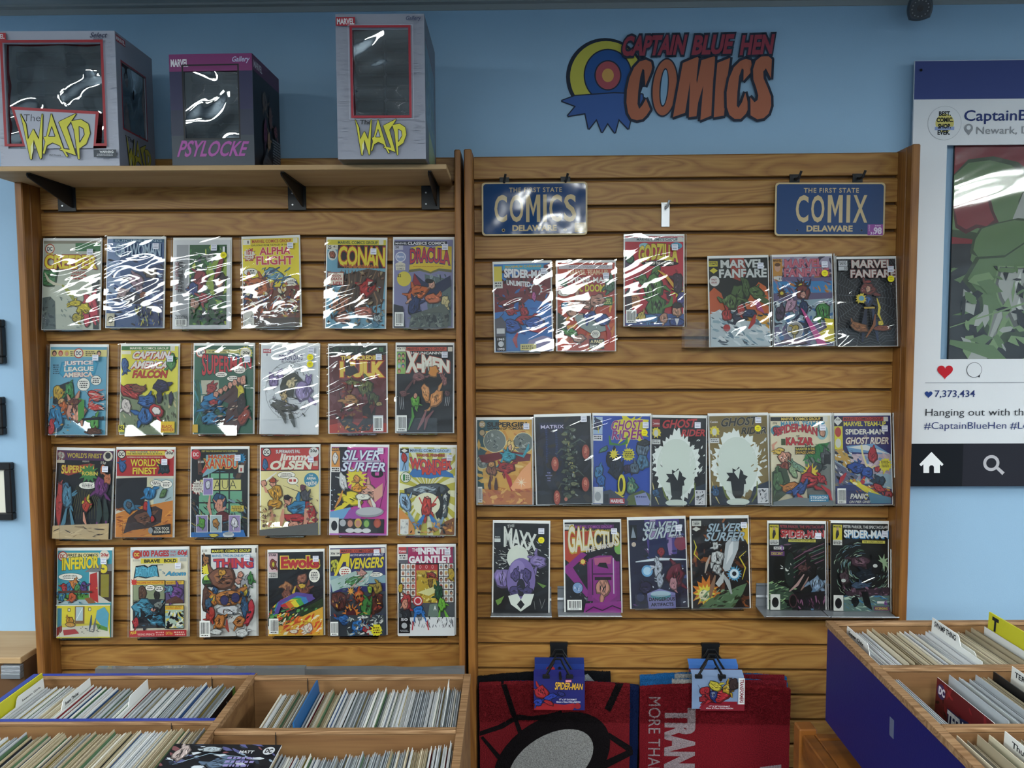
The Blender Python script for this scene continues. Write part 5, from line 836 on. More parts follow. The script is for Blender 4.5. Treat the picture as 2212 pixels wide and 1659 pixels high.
def v24(P):
    P.rect(0, 0, 100, 152, '5a5c66'); P.rect(0, 0, 14, 11, 'b03a3c'); P.text('Comics', 1, 5, 12, 4, 'dcdce0', b=.02); P.rect(0, 12, 16, 10, 'd6d6d2'); P.lines(1, 13, 14, 8, 2, '3a3c40'); P.rect(17, 0, 80, 30, 'a02c5c'); P.text('THE', 24, 2, 12, 6, 'e2e0e2', b=.03); P.text('INFINITY', 35, 1, 58, 12, 'e6e4e8', b=.055, out='5c1c3c', ow=.02); P.text('GAUNTLET', 18, 15, 76, 13, 'e6e4e8', b=.055, out='5c1c3c', ow=.02, taper=.05)
    P.rect(0, 28, 100, 90, '24262c')
    rg = random.Random(2)
    for r in range(6):
        for cx in (4, 13, 22, 72, 81, 90):
            y = 29+r*11.3; P.rect(cx, y, 8, 10, 'd8d8d2'); P.ell(cx+4, y+5, 2.6, 3.6, rg.choice(('b88870', 'a83c38', '2c3440', '6a4434', 'c9b04a', '7c94a4'))); P.ell(cx+4, y+6, 1.7, 2.4, rg.choice((SK, 'b08068', '8a5a44')))
    P.rect(30, 30, 40, 88, 'b83a3c'); P.rect(31, 30, 38, 9, 'a83038')
    for x in (39, 50, 61): P.ell(x, 34, 2, 3, 'd8b8b4'); P.ell(x, 34, 1.4, 2.3, 'a83038')
    P.rect(32, 40, 37, 56, 'b39a34'); P.scat(32, 40, 37, 56, 60, ['cfba48', '8a7428', 'd8cc7c', '6c5a20'], 4, 4); P.blob(58, 50, 9, 8, '8c2f28', seed=5); P.blob(57, 60, 4, 12, '7a5c24', seed=6); P.stroke([(46, 55), (57, 54), (68, 55)], 2.4, 'b08c3c'); P.poly([34, 78, 64, 68, 70, 76, 54, 84], 'cfcf98')
    P.rect(0, 96, 100, 26, '4c5258'); P.blob(14, 96, 10, 18, 'a83a3c', seed=8, marks=6); P.blob(12, 98, 6, 9, SK, seed=9); P.blob(14, 118, 8, 12, '2c3038', seed=10); P.blob(95, 46, 6, 12, 'b89c34', seed=30); P.blob(4, 70, 5, 9, 'b89c34', seed=31); P.ell(35, 92, 9, 9, 'b0303c'); P.ell(35, 92, 7, 7, 'd8d6d8'); P.ell(35, 92, 5, 5, 'b0303c'); P.blob(36, 108, 9, 8, '2f72b8', seed=11); P.stroke([(32, 112), (28, 126), (26, 142)], 6, '2f72b8'); P.stroke([(42, 112), (48, 126), (52, 142)], 6, '2f72b8'); P.stroke([(27, 130), (25, 146)], 7, 'b03440'); P.stroke([(50, 130), (54, 146)], 7, 'b03440')
    P.blob(73, 78, 8, 14, '1c4a30', seed=12, marks=6); P.blob(78, 98, 7, 12, '6aa83c', seed=13); P.stroke([(74, 108), (72, 124), (70, 138)], 6, '6aa83c'); P.stroke([(82, 108), (88, 122), (94, 136)], 6, '6aa83c'); P.poly([56, 98, 70, 96, 72, 118, 52, 122], '6a7c74'); P.text('A', 63, 100, 5, 8, 'd8dcd8', b=.04)
    P.rect(0, 120, 100, 32, 'd2d4d6'); P.scat(20, 118, 78, 20, 60, ['3a3e46', '6a7078', '202228'], 5, 15, flow=1.57, asp=5); P.rect(1, 120, 20, 27, K); P.text('50', 5, 121, 12, 5, 'dcdce0', b=.03); P.lines(3, 141, 16, 4, 2, 'a8acb0'); P.ell(11, 134, 5, 5, 'b0b4b8')
    P.stroke([(27, 126), (25, 142)], 6, 'b03440'); P.stroke([(51, 126), (54, 142)], 6, 'b03440'); P.stroke([(30, 112), (28, 128)], 6, '2f72b8'); P.stroke([(44, 112), (50, 128)], 6, '2f72b8')
def v25(P):
    P.rect(0, 0, 100, 152, '2f6fb4'); P.poly([0, 34, 30, 26, 100, 0, 100, 70, 60, 62, 40, 80, 0, 84], '6c2430'); P.scat(0, 8, 100, 76, 60, ['3a1620', '8c3038', '5a1c28', '2a1018', '2d5fa0'], 8, 3); P.rect(0, 4, 14, 26, 'cfc04a'); P.rect(0, 30, 15, 12, 'd0d2cc'); P.lines(1, 31, 13, 9, 2, '4a4c50'); P.rect(16, 2, 72, 9, '3aa0c0'); P.text('MAXIMUM CARNAGE', 20, 3, 64, 4, 'c9a83c', b=.02)
    P.text('SPIDER-MAN', 18, 9, 78, 15, 'e0e2e4', b=.05, out='6a2030', ow=.02, taper=-.1, rise=-.04); P.text('UNLIMITED', 22, 28, 42, 9, 'e0e2e4', b=.04, rise=-.10)
    P.star(74, 44, 9, 12, 12, 'd8dadc'); P.ell(74, 46, 8, 9, '6c2430'); P.blob(24, 66, 22, 5, '7a2c34', seed=4, rot=-.2); P.blob(70, 58, 4, 8, 'b85a94', seed=5); P.blob(28, 84, 8, 7, 'a02c38', seed=6, marks=4); P.blob(52, 84, 8, 9, 'a02c38', seed=7); P.blob(56, 98, 20, 9, 'a02c38', seed=8, marks=8); P.blob(30, 108, 16, 12, '2f55a0', seed=9, marks=6, rot=.3); P.blob(70, 104, 18, 10, '3058a4', seed=10, marks=6, rot=-.2); P.stroke([(40, 120), (34, 132), (38, 146)], 8, 'a02c38'); P.stroke([(60, 116), (80, 118), (92, 112)], 8, 'a02c38')
    P.stroke([(8, 94), (16, 86), (12, 78), (22, 74), (34, 68)], 1, '3a2c3c', False); P.poly([0, 96, 12, 92, 20, 104, 18, 128, 0, 128], '54545e'); P.poly([60, 134, 84, 126, 100, 130, 100, 152, 50, 152], '8c86a8'); P.rect(3, 112, 14, 9, 'c4c6c8'); P.rect(1, 126, 18, 25, '1a1c22'); P.text('1963', 4, 129, 12, 4, 'dcdce0', b=.04); P.ell(10, 139, 5, 5, 'c8cace'); P.text('1993', 4, 146, 12, 4, 'dcdce0', b=.04); P.rect(44, 140, 28, 11, 'cfc478'); P.lines(46, 142, 22, 7, 2, '5c5434')
def v26(P):
    P.rect(0, 0, 100, 152, 'b8442c'); P.rect(2, 4, 94, 7, 'c8c4c8'); P.text('MARVEL COMICS GROUP', 20, 5, 70, 4, '8c8a98', b=.01); P.text('MARVEL TEAM-UP', 18, 12, 70, 9, 'dcb890', b=.03, out='b88c8c', ow=.01); P.rect(0, 22, 100, 34, '9c3a3c'); P.text('SPIDER-MAN', 18, 25, 72, 10, 'dcdcd8', b=.03, out='6c2a2c', ow=.02); P.text('DR. DOOM', 28, 38, 54, 13, 'd8c83a', b=.035, out='4a4018', ow=.02, arc=.05)
    P.blob(10, 34, 9, 8, '3c6c50', seed=2, marks=4); P.blob(92, 40, 10, 12, '3c6c50', seed=3, marks=6); P.bubble(12, 52, 11, 6, 3, 4); P.scat(0, 56, 100, 94, 60, ['c85a2c', 'd8a03c', 'a83c28', 'c87434'], 10, 4, flow=-.9, asp=3)
    P.rect(78, 60, 18, 14, '2f6a38'); P.lines(80, 62, 14, 10, 3, 'c8c87c'); P.blob(46, 70, 18, 14, 'b88c7c', seed=5, marks=7); P.blob(70, 66, 14, 12, 'b48474', seed=6, marks=6); P.blob(26, 80, 14, 14, 'c09480', seed=7, marks=9); P.blob(12, 74, 7, 5, '3a84a8', seed=8); P.poly([30, 92, 66, 88, 84, 96, 92, 116, 60, 124, 36, 110], '8a9a98'); P.blob(58, 92, 12, 10, '2f4c94', seed=9, marks=5); P.blob(46, 84, 12, 5, 'a8303a', seed=10); P.blob(78, 100, 14, 11, '31508f', seed=11, marks=5, rot=.4); P.stroke([(84, 108), (90, 124), (88, 140)], 8, 'a83038')
    P.poly([0, 86, 14, 96, 18, 124, 0, 128], '2c3c30'); P.blob(24, 122, 12, 8, '4a8c48', seed=12, marks=8); P.blob(38, 132, 12, 7, 'b48a78', seed=13); P.bubble(66, 124, 8, 7, 5, 4); P.rect(55, 132, 26, 17, '1a1a1e'); P.text('A PAST', 57, 134, 22, 5.5, 'dccf9c', b=.04); P.text('GONE MAD!', 56, 142, 25, 5, 'dcdcd0', b=.03)
def v27(P):
    P.rect(0, 0, 100, 152, 'b42c3c'); P.rect(0, 2, 100, 7, 'b8c0c4'); P.text('MARVEL COMICS GROUP', 20, 3, 70, 4.4, '4a5c60', b=.02); P.rect(90, 1, 9, 8, 'd4d4cc'); P.ell(33, 16, 9, 5, '8fc4cc'); P.ell(88, 16, 10, 6, '4c9cb8'); P.lines(82, 12, 12, 8, 3, '20344a'); P.poly([0, 28, 14, 30, 18, 52, 0, 54], '54405c'); P.blob(8, 38, 7, 9, '3c6a4c', seed=2)
    P.text('GODZILLA', 23, 18, 68, 28, 'd8c440', b=.045, out='5c5020', ow=.03, arc=.22); P.ell(60, 46, 32, 5, '17161a'); P.text('KING OF THE MONSTERS', 35, 43.5, 48, 4.6, 'd8d4c8', b=.03)
    P.scat(10, 56, 90, 60, 50, ['8c2430', '3c1c28', '6a2430', 'c23c48'], 7, 3); P.blob(52, 62, 8, 13, '4f7a3c', seed=3, rot=.5, marks=4); P.blob(48, 88, 18, 24, '4c7c3c', seed=4, marks=14, hl='6a9848'); P.blob(30, 74, 8, 10, '44703a', seed=5); P.blob(54, 118, 17, 18, '45743a', seed=6, marks=12); P.stroke([(64, 122), (78, 116), (80, 102)], 8, '4c7c3c'); P.stroke([(36, 120), (42, 134), (50, 142)], 3, '3a5c30')
    P.stroke([(56, 58), (70, 68), (84, 86), (96, 102)], 5, 'd8a43c'); P.star(92, 94, 6, 14, 9, 'd8c040'); P.blob(90, 80, 9, 20, '3c2838', seed=8, marks=5); P.blob(96, 104, 8, 12, '44407c', seed=9); P.ell(14, 110, 12, 12, 'b87c50'); P.lines(6, 103, 16, 14, 5, '3c2418'); P.poly([0, 96, 10, 84, 12, 126, 0, 128], '2c2430')
    P.rect(0, 132, 100, 20, '34508c'); P.blob(46, 140, 14, 8, '3c78b0', seed=11, marks=5); P.blob(66, 140, 8, 9, 'c08c74', seed=12); P.blob(88, 126, 9, 12, 'c4957a', seed=13, marks=4); P.blob(88, 118, 9, 5, '221c20', seed=14); P.blob(88, 146, 14, 7, '2c4480', seed=15); P.poly([84, 140, 92, 140, 88, 152], 'd8d8dc'); P.barcode(1, 126, 18, 22, 5); P.blob(28, 136, 7, 8, 'c8b45c', seed=16)
def v28(P):
    P.rect(0, 0, 100, 152, '191d1c'); P.poly([36, 0, 60, 0, 64, 26, 54, 40, 38, 34], '9c3a2c'); P.rect(0, 5, 15, 9, 'cfc23a'); P.text('MARVEL', 1, 6, 13, 2.6, K, b=.03); P.text('COMICS', 1, 9, 13, 2.6, K, b=.03); P.poly([1, 21, 8, 16, 15, 21, 8, 26], 'cfc23a'); P.ell(9, 39, 8.6, 9, 'd6d4d0'); P.text('FIRST', 4, 35, 9, 3, '8c2430', b=.03); P.text('ISSUE', 4, 40, 9, 3, '8c2430', b=.03)
    P.poly([0, 58, 8, 50, 20, 60, 26, 78, 40, 96, 0, 100], 'b8562c'); P.poly([76, 52, 84, 42, 96, 50, 100, 66, 100, 110, 70, 110, 60, 80], 'c2622f'); P.poly([60, 100, 100, 96, 100, 130, 70, 128], 'c9942f'); P.text('MARVEL', 20, 3, 74, 14, 'd2d6d4', b=.035, out='4c5c5c', ow=.02); P.text('FANFARE', 17, 19, 81, 15, 'd2d6d4', b=.035, out='4c5c5c', ow=.02)
    G = '4c6438'; P.blob(46, 70, 13, 28, G, seed=3, rot=.3, marks=8); P.blob(62, 50, 7, 20, '485f36', seed=4, rot=-.2, marks=4); P.blob(78, 60, 14, 10, '516a3a', seed=5, rot=.4, marks=6); P.poly([84, 62, 100, 74, 100, 84, 82, 74], '485f36'); P.poly([74, 72, 84, 76, 92, 96, 80, 90], 'a8507c'); P.blob(34, 76, 14, 14, '5a7440', seed=7, marks=8)
    P.poly([0, 96, 16, 88, 40, 104, 70, 110, 84, 118, 100, 130, 100, 152, 0, 152], 'b8c4c8'); P.scat(0, 90, 100, 60, 80, ['8ca4b0', '5c7888', 'd2dadc', '2c3c48', 'd8dcdc'], 8, 8, flow=.5, asp=3); P.blob(28, 98, 10, 10, 'a8342f', seed=9, marks=5); P.blob(48, 100, 12, 9, '2c3448', seed=10); P.blob(64, 96, 15, 7, '283858', seed=11, rot=.1); P.stroke([(76, 98), (72, 110), (64, 122)], 8, 'a83430'); P.ell(27, 120, 6, 6, 'a8302f'); P.blob(52, 90, 7, 10, 'a8342f', seed=13)
def v29(P):
    P.rect(0, 0, 100, 152, '6a6084'); P.rect(0, 0, 100, 34, '9f9ab0'); P.scat(0, 0, 100, 36, 60, ['54506a', 'b8b4c4', '8c88a4', '3c3a50', 'b07c44'], 7, 2); P.rect(0, 3, 16, 29, 'c48f44'); P.text('MARVEL', 1, 4, 14, 4, '2a1c14', b=.03); P.ell(8, 18, 5, 7, 'c8a088'); P.ell(8, 13, 5, 3, '6a4c34'); P.rect(1, 33, 14, 8, 'd2d2cc'); P.text('11', 10, 35, 4, 4, K)
    P.text('MARVEL', 20, 4, 64, 14, 'c4707f', b=.035, out='8c3450', ow=.03); P.text('FANFARE', 19, 20, 76, 14, 'c4707f', b=.035, out='8c3450', ow=.03)
    P.rect(0, 42, 100, 22, '3c84bc'); P.scat(0, 38, 100, 30, 50, ['c48c34', '5a5470', '8c7c98', '6c9cc0', 'b07030'], 7, 4, flow=.8, asp=3); P.rect(0, 62, 100, 16, '625878'); P.star(14, 62, 6, 9, 12, '4c3428'); P.ell(14, 62, 3, 3, 'd0b83c'); P.star(48, 50, 8, 15, 12, '3c2c28'); P.ell(48, 50, 5, 4, 'd8c33c'); P.poly([0, 76, 100, 72, 100, 110, 0, 120], '8fa8b4'); P.scat(0, 76, 100, 74, 120, ['c4ccd0', '5c6c84', '3c6ca0', '8c98a8', '2c3444', '6a5c80'], 7, 5)
    P.blob(50, 62, 12, 12, '7a3834', seed=7, marks=6); P.blob(50, 66, 5, 6, 'c89484', seed=8); P.stroke([(56, 58), (62, 46), (64, 38)], 4, '24344c'); P.blob(50, 88, 8, 13, '24385c', seed=9, marks=4); P.stroke([(44, 98), (32, 112), (20, 126)], 8, '202c48'); P.stroke([(54, 100), (54, 122), (52, 142)], 9, '202c48'); P.blob(82, 94, 13, 15, '3c7c3c', seed=10, marks=8, hl='559a4c'); P.blob(10, 96, 9, 14, '4a3c54', seed=11, marks=7); P.blob(28, 84, 8, 14, 'b490a4', seed=12, rot=.5, marks=6)
    P.poly([84, 106, 100, 108, 100, 146, 76, 146, 72, 132, 88, 122], 'd4c634'); P.poly([44, 88, 48, 90, 88, 152, 72, 152], 'c24f90'); P.ell(34, 125, 14, 14, 'd8dad8'); P.ell(34, 125, 13, 13, '9a9a9a'); P.blob(34, 125, 7, 10, 'b09c50', seed=14); P.blob(30, 146, 26, 5, '7a5a6c', seed=15)
def v30(P):
    P.rect(0, 0, 100, 152, '191b20'); cx, cy = 52, 66
    for i in range(18):
        a = i*6.283/18; P.stroke([(cx, cy), (cx+60*math.cos(a+.06), cy+60*math.sin(a+.06)), (cx+120*math.cos(a), cy+120*math.sin(a))], .35, '6f757c', False)
    for r in range(10, 90, 5):
        for i in range(18):
            a = i*6.283/18; b_ = (i+1)*6.283/18; m = (a+b_)/2; P.stroke([(cx+r*math.cos(a), cy+r*math.sin(a)*1.05), (cx+r*.93*math.cos(m), cy+r*.93*math.sin(m)*1.05), (cx+r*math.cos(b_), cy+r*math.sin(b_)*1.05)], .3, '6c727a', False)
    P.rect(1, 4, 15, 9, 'c8ccd0'); P.lines(2, 5, 13, 7, 3, '3a3c42'); P.rect(1, 14, 15, 7, 'c4c8cc'); P.text('10', 11, 15, 4, 5, K); P.text('MARVEL', 23, 3, 68, 14, 'c8c2bc', b=.035, out='8c3c38', ow=.035); P.text('FANFARE', 21, 20, 76, 14, 'c8c2bc', b=.035, out='8c3c38', ow=.035)
    P.blob(50, 54, 13, 12, '6e2f2c', seed=3, marks=6); P.blob(50, 54, 5, 6, 'c49880', seed=4); P.ell(50, 41, 5, 2, '8c3430'); P.blob(50, 74, 9, 12, '20304c', seed=5, hl='3f66a0'); P.stroke([(46, 84), (42, 112), (38, 146)], 8, '1d2740'); P.stroke([(56, 84), (60, 112), (64, 144)], 8, '223050'); P.rect(42, 85, 18, 3, 'b89c3c'); P.star(37, 70, 7, 9.5, 12, 'd0bc3a'); P.ell(38, 70, 4.5, 4.5, '6aa0b8'); P.stroke([(64, 70), (68, 86), (66, 98), (72, 112)], 4, 'd0bc3a'); P.blob(70, 114, 5, 6, 'd0bc3a', seed=8)
    P.blob(34, 120, 18, 8, '8c5a34', seed=9, marks=6, rot=.3); P.blob(72, 122, 16, 5, '7a3c28', seed=10); P.stroke([(60, 98), (58, 116), (44, 138)], 5, '84502f')
def v31(P):
    P.rect(0, 0, 100, 152, 'cfa24c'); P.rect(0, 0, 40, 20, '3c6068'); P.poly([0, 0, 14, 0, 18, 60, 8, 80, 14, 140, 0, 150], '37565c'); P.scat(0, 20, 100, 130, 70, ['d8b25c', 'c48c3c', 'e0c47c', 'b87a38', 'cf9a48'], 10, 3); P.ell(9, 8, 6, 6, 'b8a27c'); P.text('DC', 5.5, 5.5, 7, 5, 'e4e0d8', b=.03); P.ell(9, 23, 5.5, 6, K); P.ell(9, 23, 4.8, 5.2, 'b8a27c')
    for x, y, r in ((32, 38, 21), (84, 42, 19), (10, 76, 12)): P.ell(x, y, r, r, 'd0cfa4'); P.ell(x, y, r-1, r-1, '6e7672'); P.scat(x-r*.66, y-r*.66, r*1.3, r*1.3, 26, ['8c9490', '54605e', 'a4aaa4', '3c4646'], 4, int(x))
    P.text('SUPERGIRL', 18, 4, 78, 9, '24201e', b=.045); P.text('WOMAN OF TOMORROW', 18, 13.5, 78, 4.6, '24201e', b=.03)
    P.poly([2, 64, 40, 58, 60, 56, 98, 62, 96, 74, 70, 76, 44, 70, 20, 78, 8, 76], '6c2028'); P.blob(62, 48, 8, 11, 'd8bc74', seed=4, marks=4); P.blob(60, 50, 4, 6, 'd0a488', seed=5); P.blob(58, 66, 12, 10, '3f96a8', seed=6, marks=5); P.stroke([(70, 62), (84, 66), (92, 52), (94, 44)], 5, '3f96a8'); P.stroke([(48, 66), (42, 80), (34, 86)], 5, '3f96a8'); P.blob(54, 86, 17, 11, '9c3030', seed=7, marks=9); P.stroke([(50, 92), (58, 108), (66, 136)], 8, 'a8343a'); P.blob(70, 138, 7, 5, '8c2428', seed=9)
    P.blob(26, 88, 10, 14, '8a5a44', seed=10, marks=7); P.blob(26, 80, 6, 5, 'b88a54', seed=11); P.stroke([(24, 102), (22, 118), (24, 130)], 6, '4c3430'); P.stroke([(34, 104), (34, 120), (34, 136)], 7, '4c3430'); P.poly([60, 122, 80, 92, 98, 74, 98, 120, 76, 140], 'dca270'); P.star(80, 112, 2, 10, 8, 'e8dcc0'); P.poly([10, 124, 60, 128, 100, 122, 100, 152, 10, 152], 'b8743c'); P.scat(10, 124, 88, 26, 30, ['cf9444', 'a85c34', 'dcae60'], 8, 13); P.barcode(1, 120, 8, 28, 9)
def v32(P):
    P.rect(0, 0, 100, 152, '15161d'); P.poly([6, 10, 50, 10, 48, 100, 20, 104], '1c2038'); P.scat(0, 0, 100, 150, 40, ['1f2230', '262430', '2c241f'], 14, 3)
    for x in (18, 36): P.lines(x, 20, 4, 60, 20, '2f3c70', x)
    P.text('MATRIX', 10, 14.5, 42, 6, 'c8c4dc', b=.01, out='3c3470', ow=.05)
    for i in range(34): P.blob(60+8*math.sin(i*1.7), 20+i*3.6, 6+3*math.sin(i), 4, ['3c443c', '545c48', '2c3434', '6c7050'][i % 4], seed=i, ink='15161a', marks=2)
    for x, y, r in ((34, 82, 8), (90, 62, 8), (36, 140, 7), (88, 118, 8)): P.ell(x, y, r*.95, 14, '3a2420'); P.ell(x, y, r*.82, 12.4, '9c4c40'); P.ell(x, y-2, r*.4, 6, 'c47c68'); P.scat(x-3, y-6, 6, 12, 8, ['b8604c', 'd09880', '7a3830'], 2, int(x))
    P.stroke([(58, 60), (46, 56), (36, 66)], 3, '4c544c'); P.stroke([(62, 50), (80, 40), (90, 46)], 3, '4c544c'); P.stroke([(62, 100), (76, 94), (86, 104)], 3, '4a5048'); P.stroke([(58, 118), (44, 116), (38, 126)], 3, '4a5048'); P.scat(52, 20, 26, 120, 60, ['8a9088', 'a49c5c', '2a3030', '5a6a60'], 3, 8)
    for i, t_ in enumerate(('THE', 'MATRIX', 'HAS', 'YOU')): P.text(t_, 22-len(t_)*.9, 96+i*4.4, len(t_)*2.0, 2.2, '9c98c8')
    P.ell(52, 143, 3, 3.4, 'b07060')
def v33(P):
    P.rect(0, 0, 100, 152, '2c4ca8'); P.poly([38, 8, 60, 4, 98, 6, 90, 30, 60, 34, 34, 24], 'd8cf3a'); P.star(66, 20, 18, 30, 14, 'd8cf3a', jit=.3); P.rect(0, 2, 16, 30, '9cb4d0'); P.blob(8, 16, 6, 10, '3a4060', seed=2); P.stroke([(8, 18), (9, 30)], 3, 'd8cf3a'); P.rect(0, 33, 16, 10, 'd8d8dc'); P.lines(1, 34, 14, 7, 2, '54565c')
    P.text('GHOST', 30, 8, 54, 17, '8c2c78', b=.02, out='dccfc0', ow=.02, sh=.2, rise=.03); P.text('RIDER', 32, 25, 56, 16, '8c2c78', b=.02, out='dccfc0', ow=.02, sh=.15, rise=.03)
    P.stroke([(28, 34), (30, 48), (48, 50)], 6, '3f7c3c'); P.stroke([(48, 50), (58, 46), (60, 34)], 6, '3f7c3c'); P.star(62, 66, 9, 12, 14, 'cfc83c', jit=.05); P.lines(54, 60, 16, 12, 4, '4a4418'); P.blob(88, 56, 11, 16, '5c7084', seed=4, marks=7); P.blob(90, 46, 12, 6, '32363c', seed=5); P.blob(86, 80, 12, 14, '4c7898', seed=6, marks=8)
    P.blob(18, 58, 10, 4, '4c7c6c', seed=7, rot=-.5); P.blob(34, 74, 10, 16, '191c24', seed=8, marks=5); P.star(36, 66, 5, 10, 10, 'd8c93a'); P.blob(40, 92, 13, 18, '22283a', seed=9, marks=8); P.blob(62, 90, 8, 8, '3a2c48', seed=10); P.ell(50, 120, 8, 20, '1a1c22'); P.ell(50, 118, 6.6, 18, 'd8cf3a'); P.ell(49, 118, 3.5, 12, '1c2434'); P.star(44, 138, 6, 11, 9, 'd8c93a')
    P.blob(10, 96, 9, 12, '3f78a8', seed=11, marks=5); P.blob(14, 112, 8, 10, '2c62a4', seed=12); P.blob(72, 90, 9, 9, '54687c', seed=13); P.blob(68, 122, 11, 11, '50806c', seed=14, hl='8ea07c'); P.poly([62, 136, 86, 126, 100, 134, 100, 152, 54, 152], '566634'); P.poly([72, 136, 92, 130, 100, 146, 98, 152, 76, 152], '8c94c0'); P.lines(75, 136, 20, 4, 1, '3a4270'); P.poly([16, 130, 30, 126, 62, 146, 60, 152, 14, 152], '3c4454')
    P.rect(0, 122, 17, 28, 'd2d4d6'); P.ell(8, 138, 5.5, 8, '9aa0a4'); P.rect(19, 134, 8, 16, '1c2634'); P.rect(29, 141, 26, 9, 'b03840'); P.text('MARVEL', 30.5, 142.5, 23, 6, 'dcdce0', b=.04)
def flame(P, bg, tcol, hl, seed):
    P.rect(0, 0, 100, 152, bg); rg = random.Random(seed)
    W2 = 'ccd6ce'; pts = []
    for i in range(64):
        a = i*6.283/64; r = 1+(.13 if i % 2 else -.05)*rg.uniform(.2, 1.2)+.08*math.sin(5*a+seed)+.05*math.sin(11*a); pts.append((46+40*r*math.cos(a), 84+56*r*math.sin(a)))
    P.poly(pts, 'dfe6e2'); P.ell(46, 86, 36, 50, W2); P.scat(70, 36, 28, 60, 26, ['d6dcd8', bg, 'd6dcd8'], 5, seed, flow=-.8, asp=2.5); P.scat(0, 50, 20, 50, 16, ['d6dcd8', bg], 4, seed+1, flow=1.2)
    P.poly([0, 124, 20, 120, 26, 140, 40, 152, 0, 152], '202c3c'); P.poly([74, 122, 100, 112, 100, 152, 54, 152, 68, 140], '202c3c'); P.stroke([(20, 120), (26, 136), (38, 150)], 4, '6a7834'); P.stroke([(80, 112), (80, 132), (70, 148)], 4, '6a7834'); P.stroke([(2, 112), (5, 126), (8, 138), (14, 150)], 2.4, 'cfc27c'); P.blob(8, 130, 7, 7, '2d5a84', seed=seed)
    P.star(46, 104, 13, 17, 9, '14171c', jit=.25); P.poly([34, 108, 58, 108, 56, 134, 50, 142, 42, 142, 37, 134], '14171c'); P.poly([40, 96, 52, 88, 48, 108], W2); P.ell(46, 147, 20, 6, W2); P.rect(80, 124, 19, 26, 'd2d4d8'); P.scat(82, 126, 15, 22, 22, ['4a5058', '9aa0a8', '2c3038'], 3, seed+3)
    P.rect(0, 3, 15, 13, '9c3a40' if bg[0] == '1' else bg); P.text('Comics', 1, 8, 13, 4, 'dcd8d8', b=.02); P.star(8, 26, 7, 10, 10, 'd8c83a'); P.ell(8, 27, 4, 6, 'c8ccc4'); P.rect(0, 38, 16, 8, 'd4d6d4'); P.lines(1, 39, 14, 6, 2, '5a5c60')
    P.text('GHOST', 18, 4, 62, 15, tcol, b=.03, sh=.25, rise=.05, out=hl, ow=.02); P.text('RIDER', 54, 20, 44, 12, tcol, b=.03, sh=.25, rise=.02, out=hl, ow=.02)
def v34(P): flame(P, '17181c', 'b8383c', '3a1c20', 3)
def v35(P): flame(P, '7d6c3e', '33322e', 'b0a890', 5)
def v36(P):
    P.rect(0, 0, 100, 152, 'd6ceb0'); P.head(0, 2, 92, 7, '16161a', 'd8b84a', ''); P.text('MARVEL COMICS GROUP', 18, 3, 66, 4.6, 'dcc05a', b=.02); P.rect(88, 1, 8, 9, 'cfcfc6'); P.text('20¢', 3, 10, 8, 5, K, b=.01); P.text('MARVEL TEAM-UP', 17, 9.5, 74, 8.5, '3a88ac', b=.035); P.ell(10, 25, 10, 9, '4c8494'); P.blob(10, 25, 6, 7, 'a03440', seed=2); P.ell(86, 28, 10, 13, '8fb4b8'); P.blob(86, 28, 5, 9, 'c09078', seed=3)
    P.text('SPIDER-MAN', 10, 21, 68, 14, 'b83440', b=.03, out='4c1820', ow=.02, arc=.55); P.text('AND', 42, 33, 6, 2.6, K); P.text('KA-ZAR', 25, 37, 46, 13, 'b83038', b=.05, out='201618', ow=.03); P.rect(17, 39, 7, 11, '3c4c2c')
    P.poly([56, 68, 76, 52, 100, 44, 100, 152, 60, 152], '6c706c'); P.poly([52, 78, 64, 58, 80, 48, 98, 46, 88, 62, 92, 84, 78, 72, 74, 84, 70, 70], '2c7038'); P.scat(56, 48, 42, 34, 44, ['3c8848', '1f5c2c', '184022'], 8, 4, flow=.9, asp=5); P.rect(40, 53, 34, 13, K); P.text('SLAUGHTER IN THE', 41, 54.5, 32, 4.4, 'd8c84a', b=.02); P.text('SAVAGE LAND!', 41, 60.5, 32, 4.4, 'd8b44a', b=.02); P.blob(92, 72, 10, 12, '4a4e50', seed=6, marks=6); P.rect(88, 66, 10, 16, '1c1e20')
    P.stroke([(4, 66), (3, 50), (10, 44)], 5, 'c89078'); P.blob(14, 60, 9, 6, 'cfb04a', seed=7); P.blob(22, 72, 12, 12, 'c8907a', seed=8, marks=6); P.blob(22, 86, 8, 8, '8a4a3c', seed=9); P.blob(44, 88, 16, 6, '7a9c84', seed=10, rot=.6, marks=8); P.blob(36, 96, 6, 12, '8fa880', seed=11, rot=-.4); P.poly([0, 96, 10, 88, 24, 90, 30, 110, 24, 132, 0, 152], '3c4c38'); P.blob(10, 112, 9, 20, '4c6a44', seed=12, marks=6); P.blob(76, 88, 9, 10, '3a4444', seed=13)
    P.star(64, 98, 10, 17, 14, 'd8c23c'); P.blob(30, 122, 16, 8, 'b8783c', seed=14, rot=-.3, marks=8); P.blob(62, 110, 17, 14, 'a83438', seed=15, marks=12); P.blob(82, 108, 8, 8, 'b0343a', seed=16, marks=5); P.blob(44, 126, 16, 10, '3a5590', seed=17, rot=-.6, marks=6); P.stroke([(80, 118), (92, 128), (98, 146)], 7, 'a83438'); P.stroke([(40, 132), (48, 142), (56, 148)], 8, 'a83438'); P.poly([0, 146, 40, 138, 100, 144, 100, 152, 0, 152], '70787c'); P.rect(60, 134, 32, 12, '3c7c9c'); P.text('STEGRON', 62, 136, 28, 5, 'd8dcdc', b=.02); P.lines(62, 142, 28, 3, 1, 'd0d8d8')
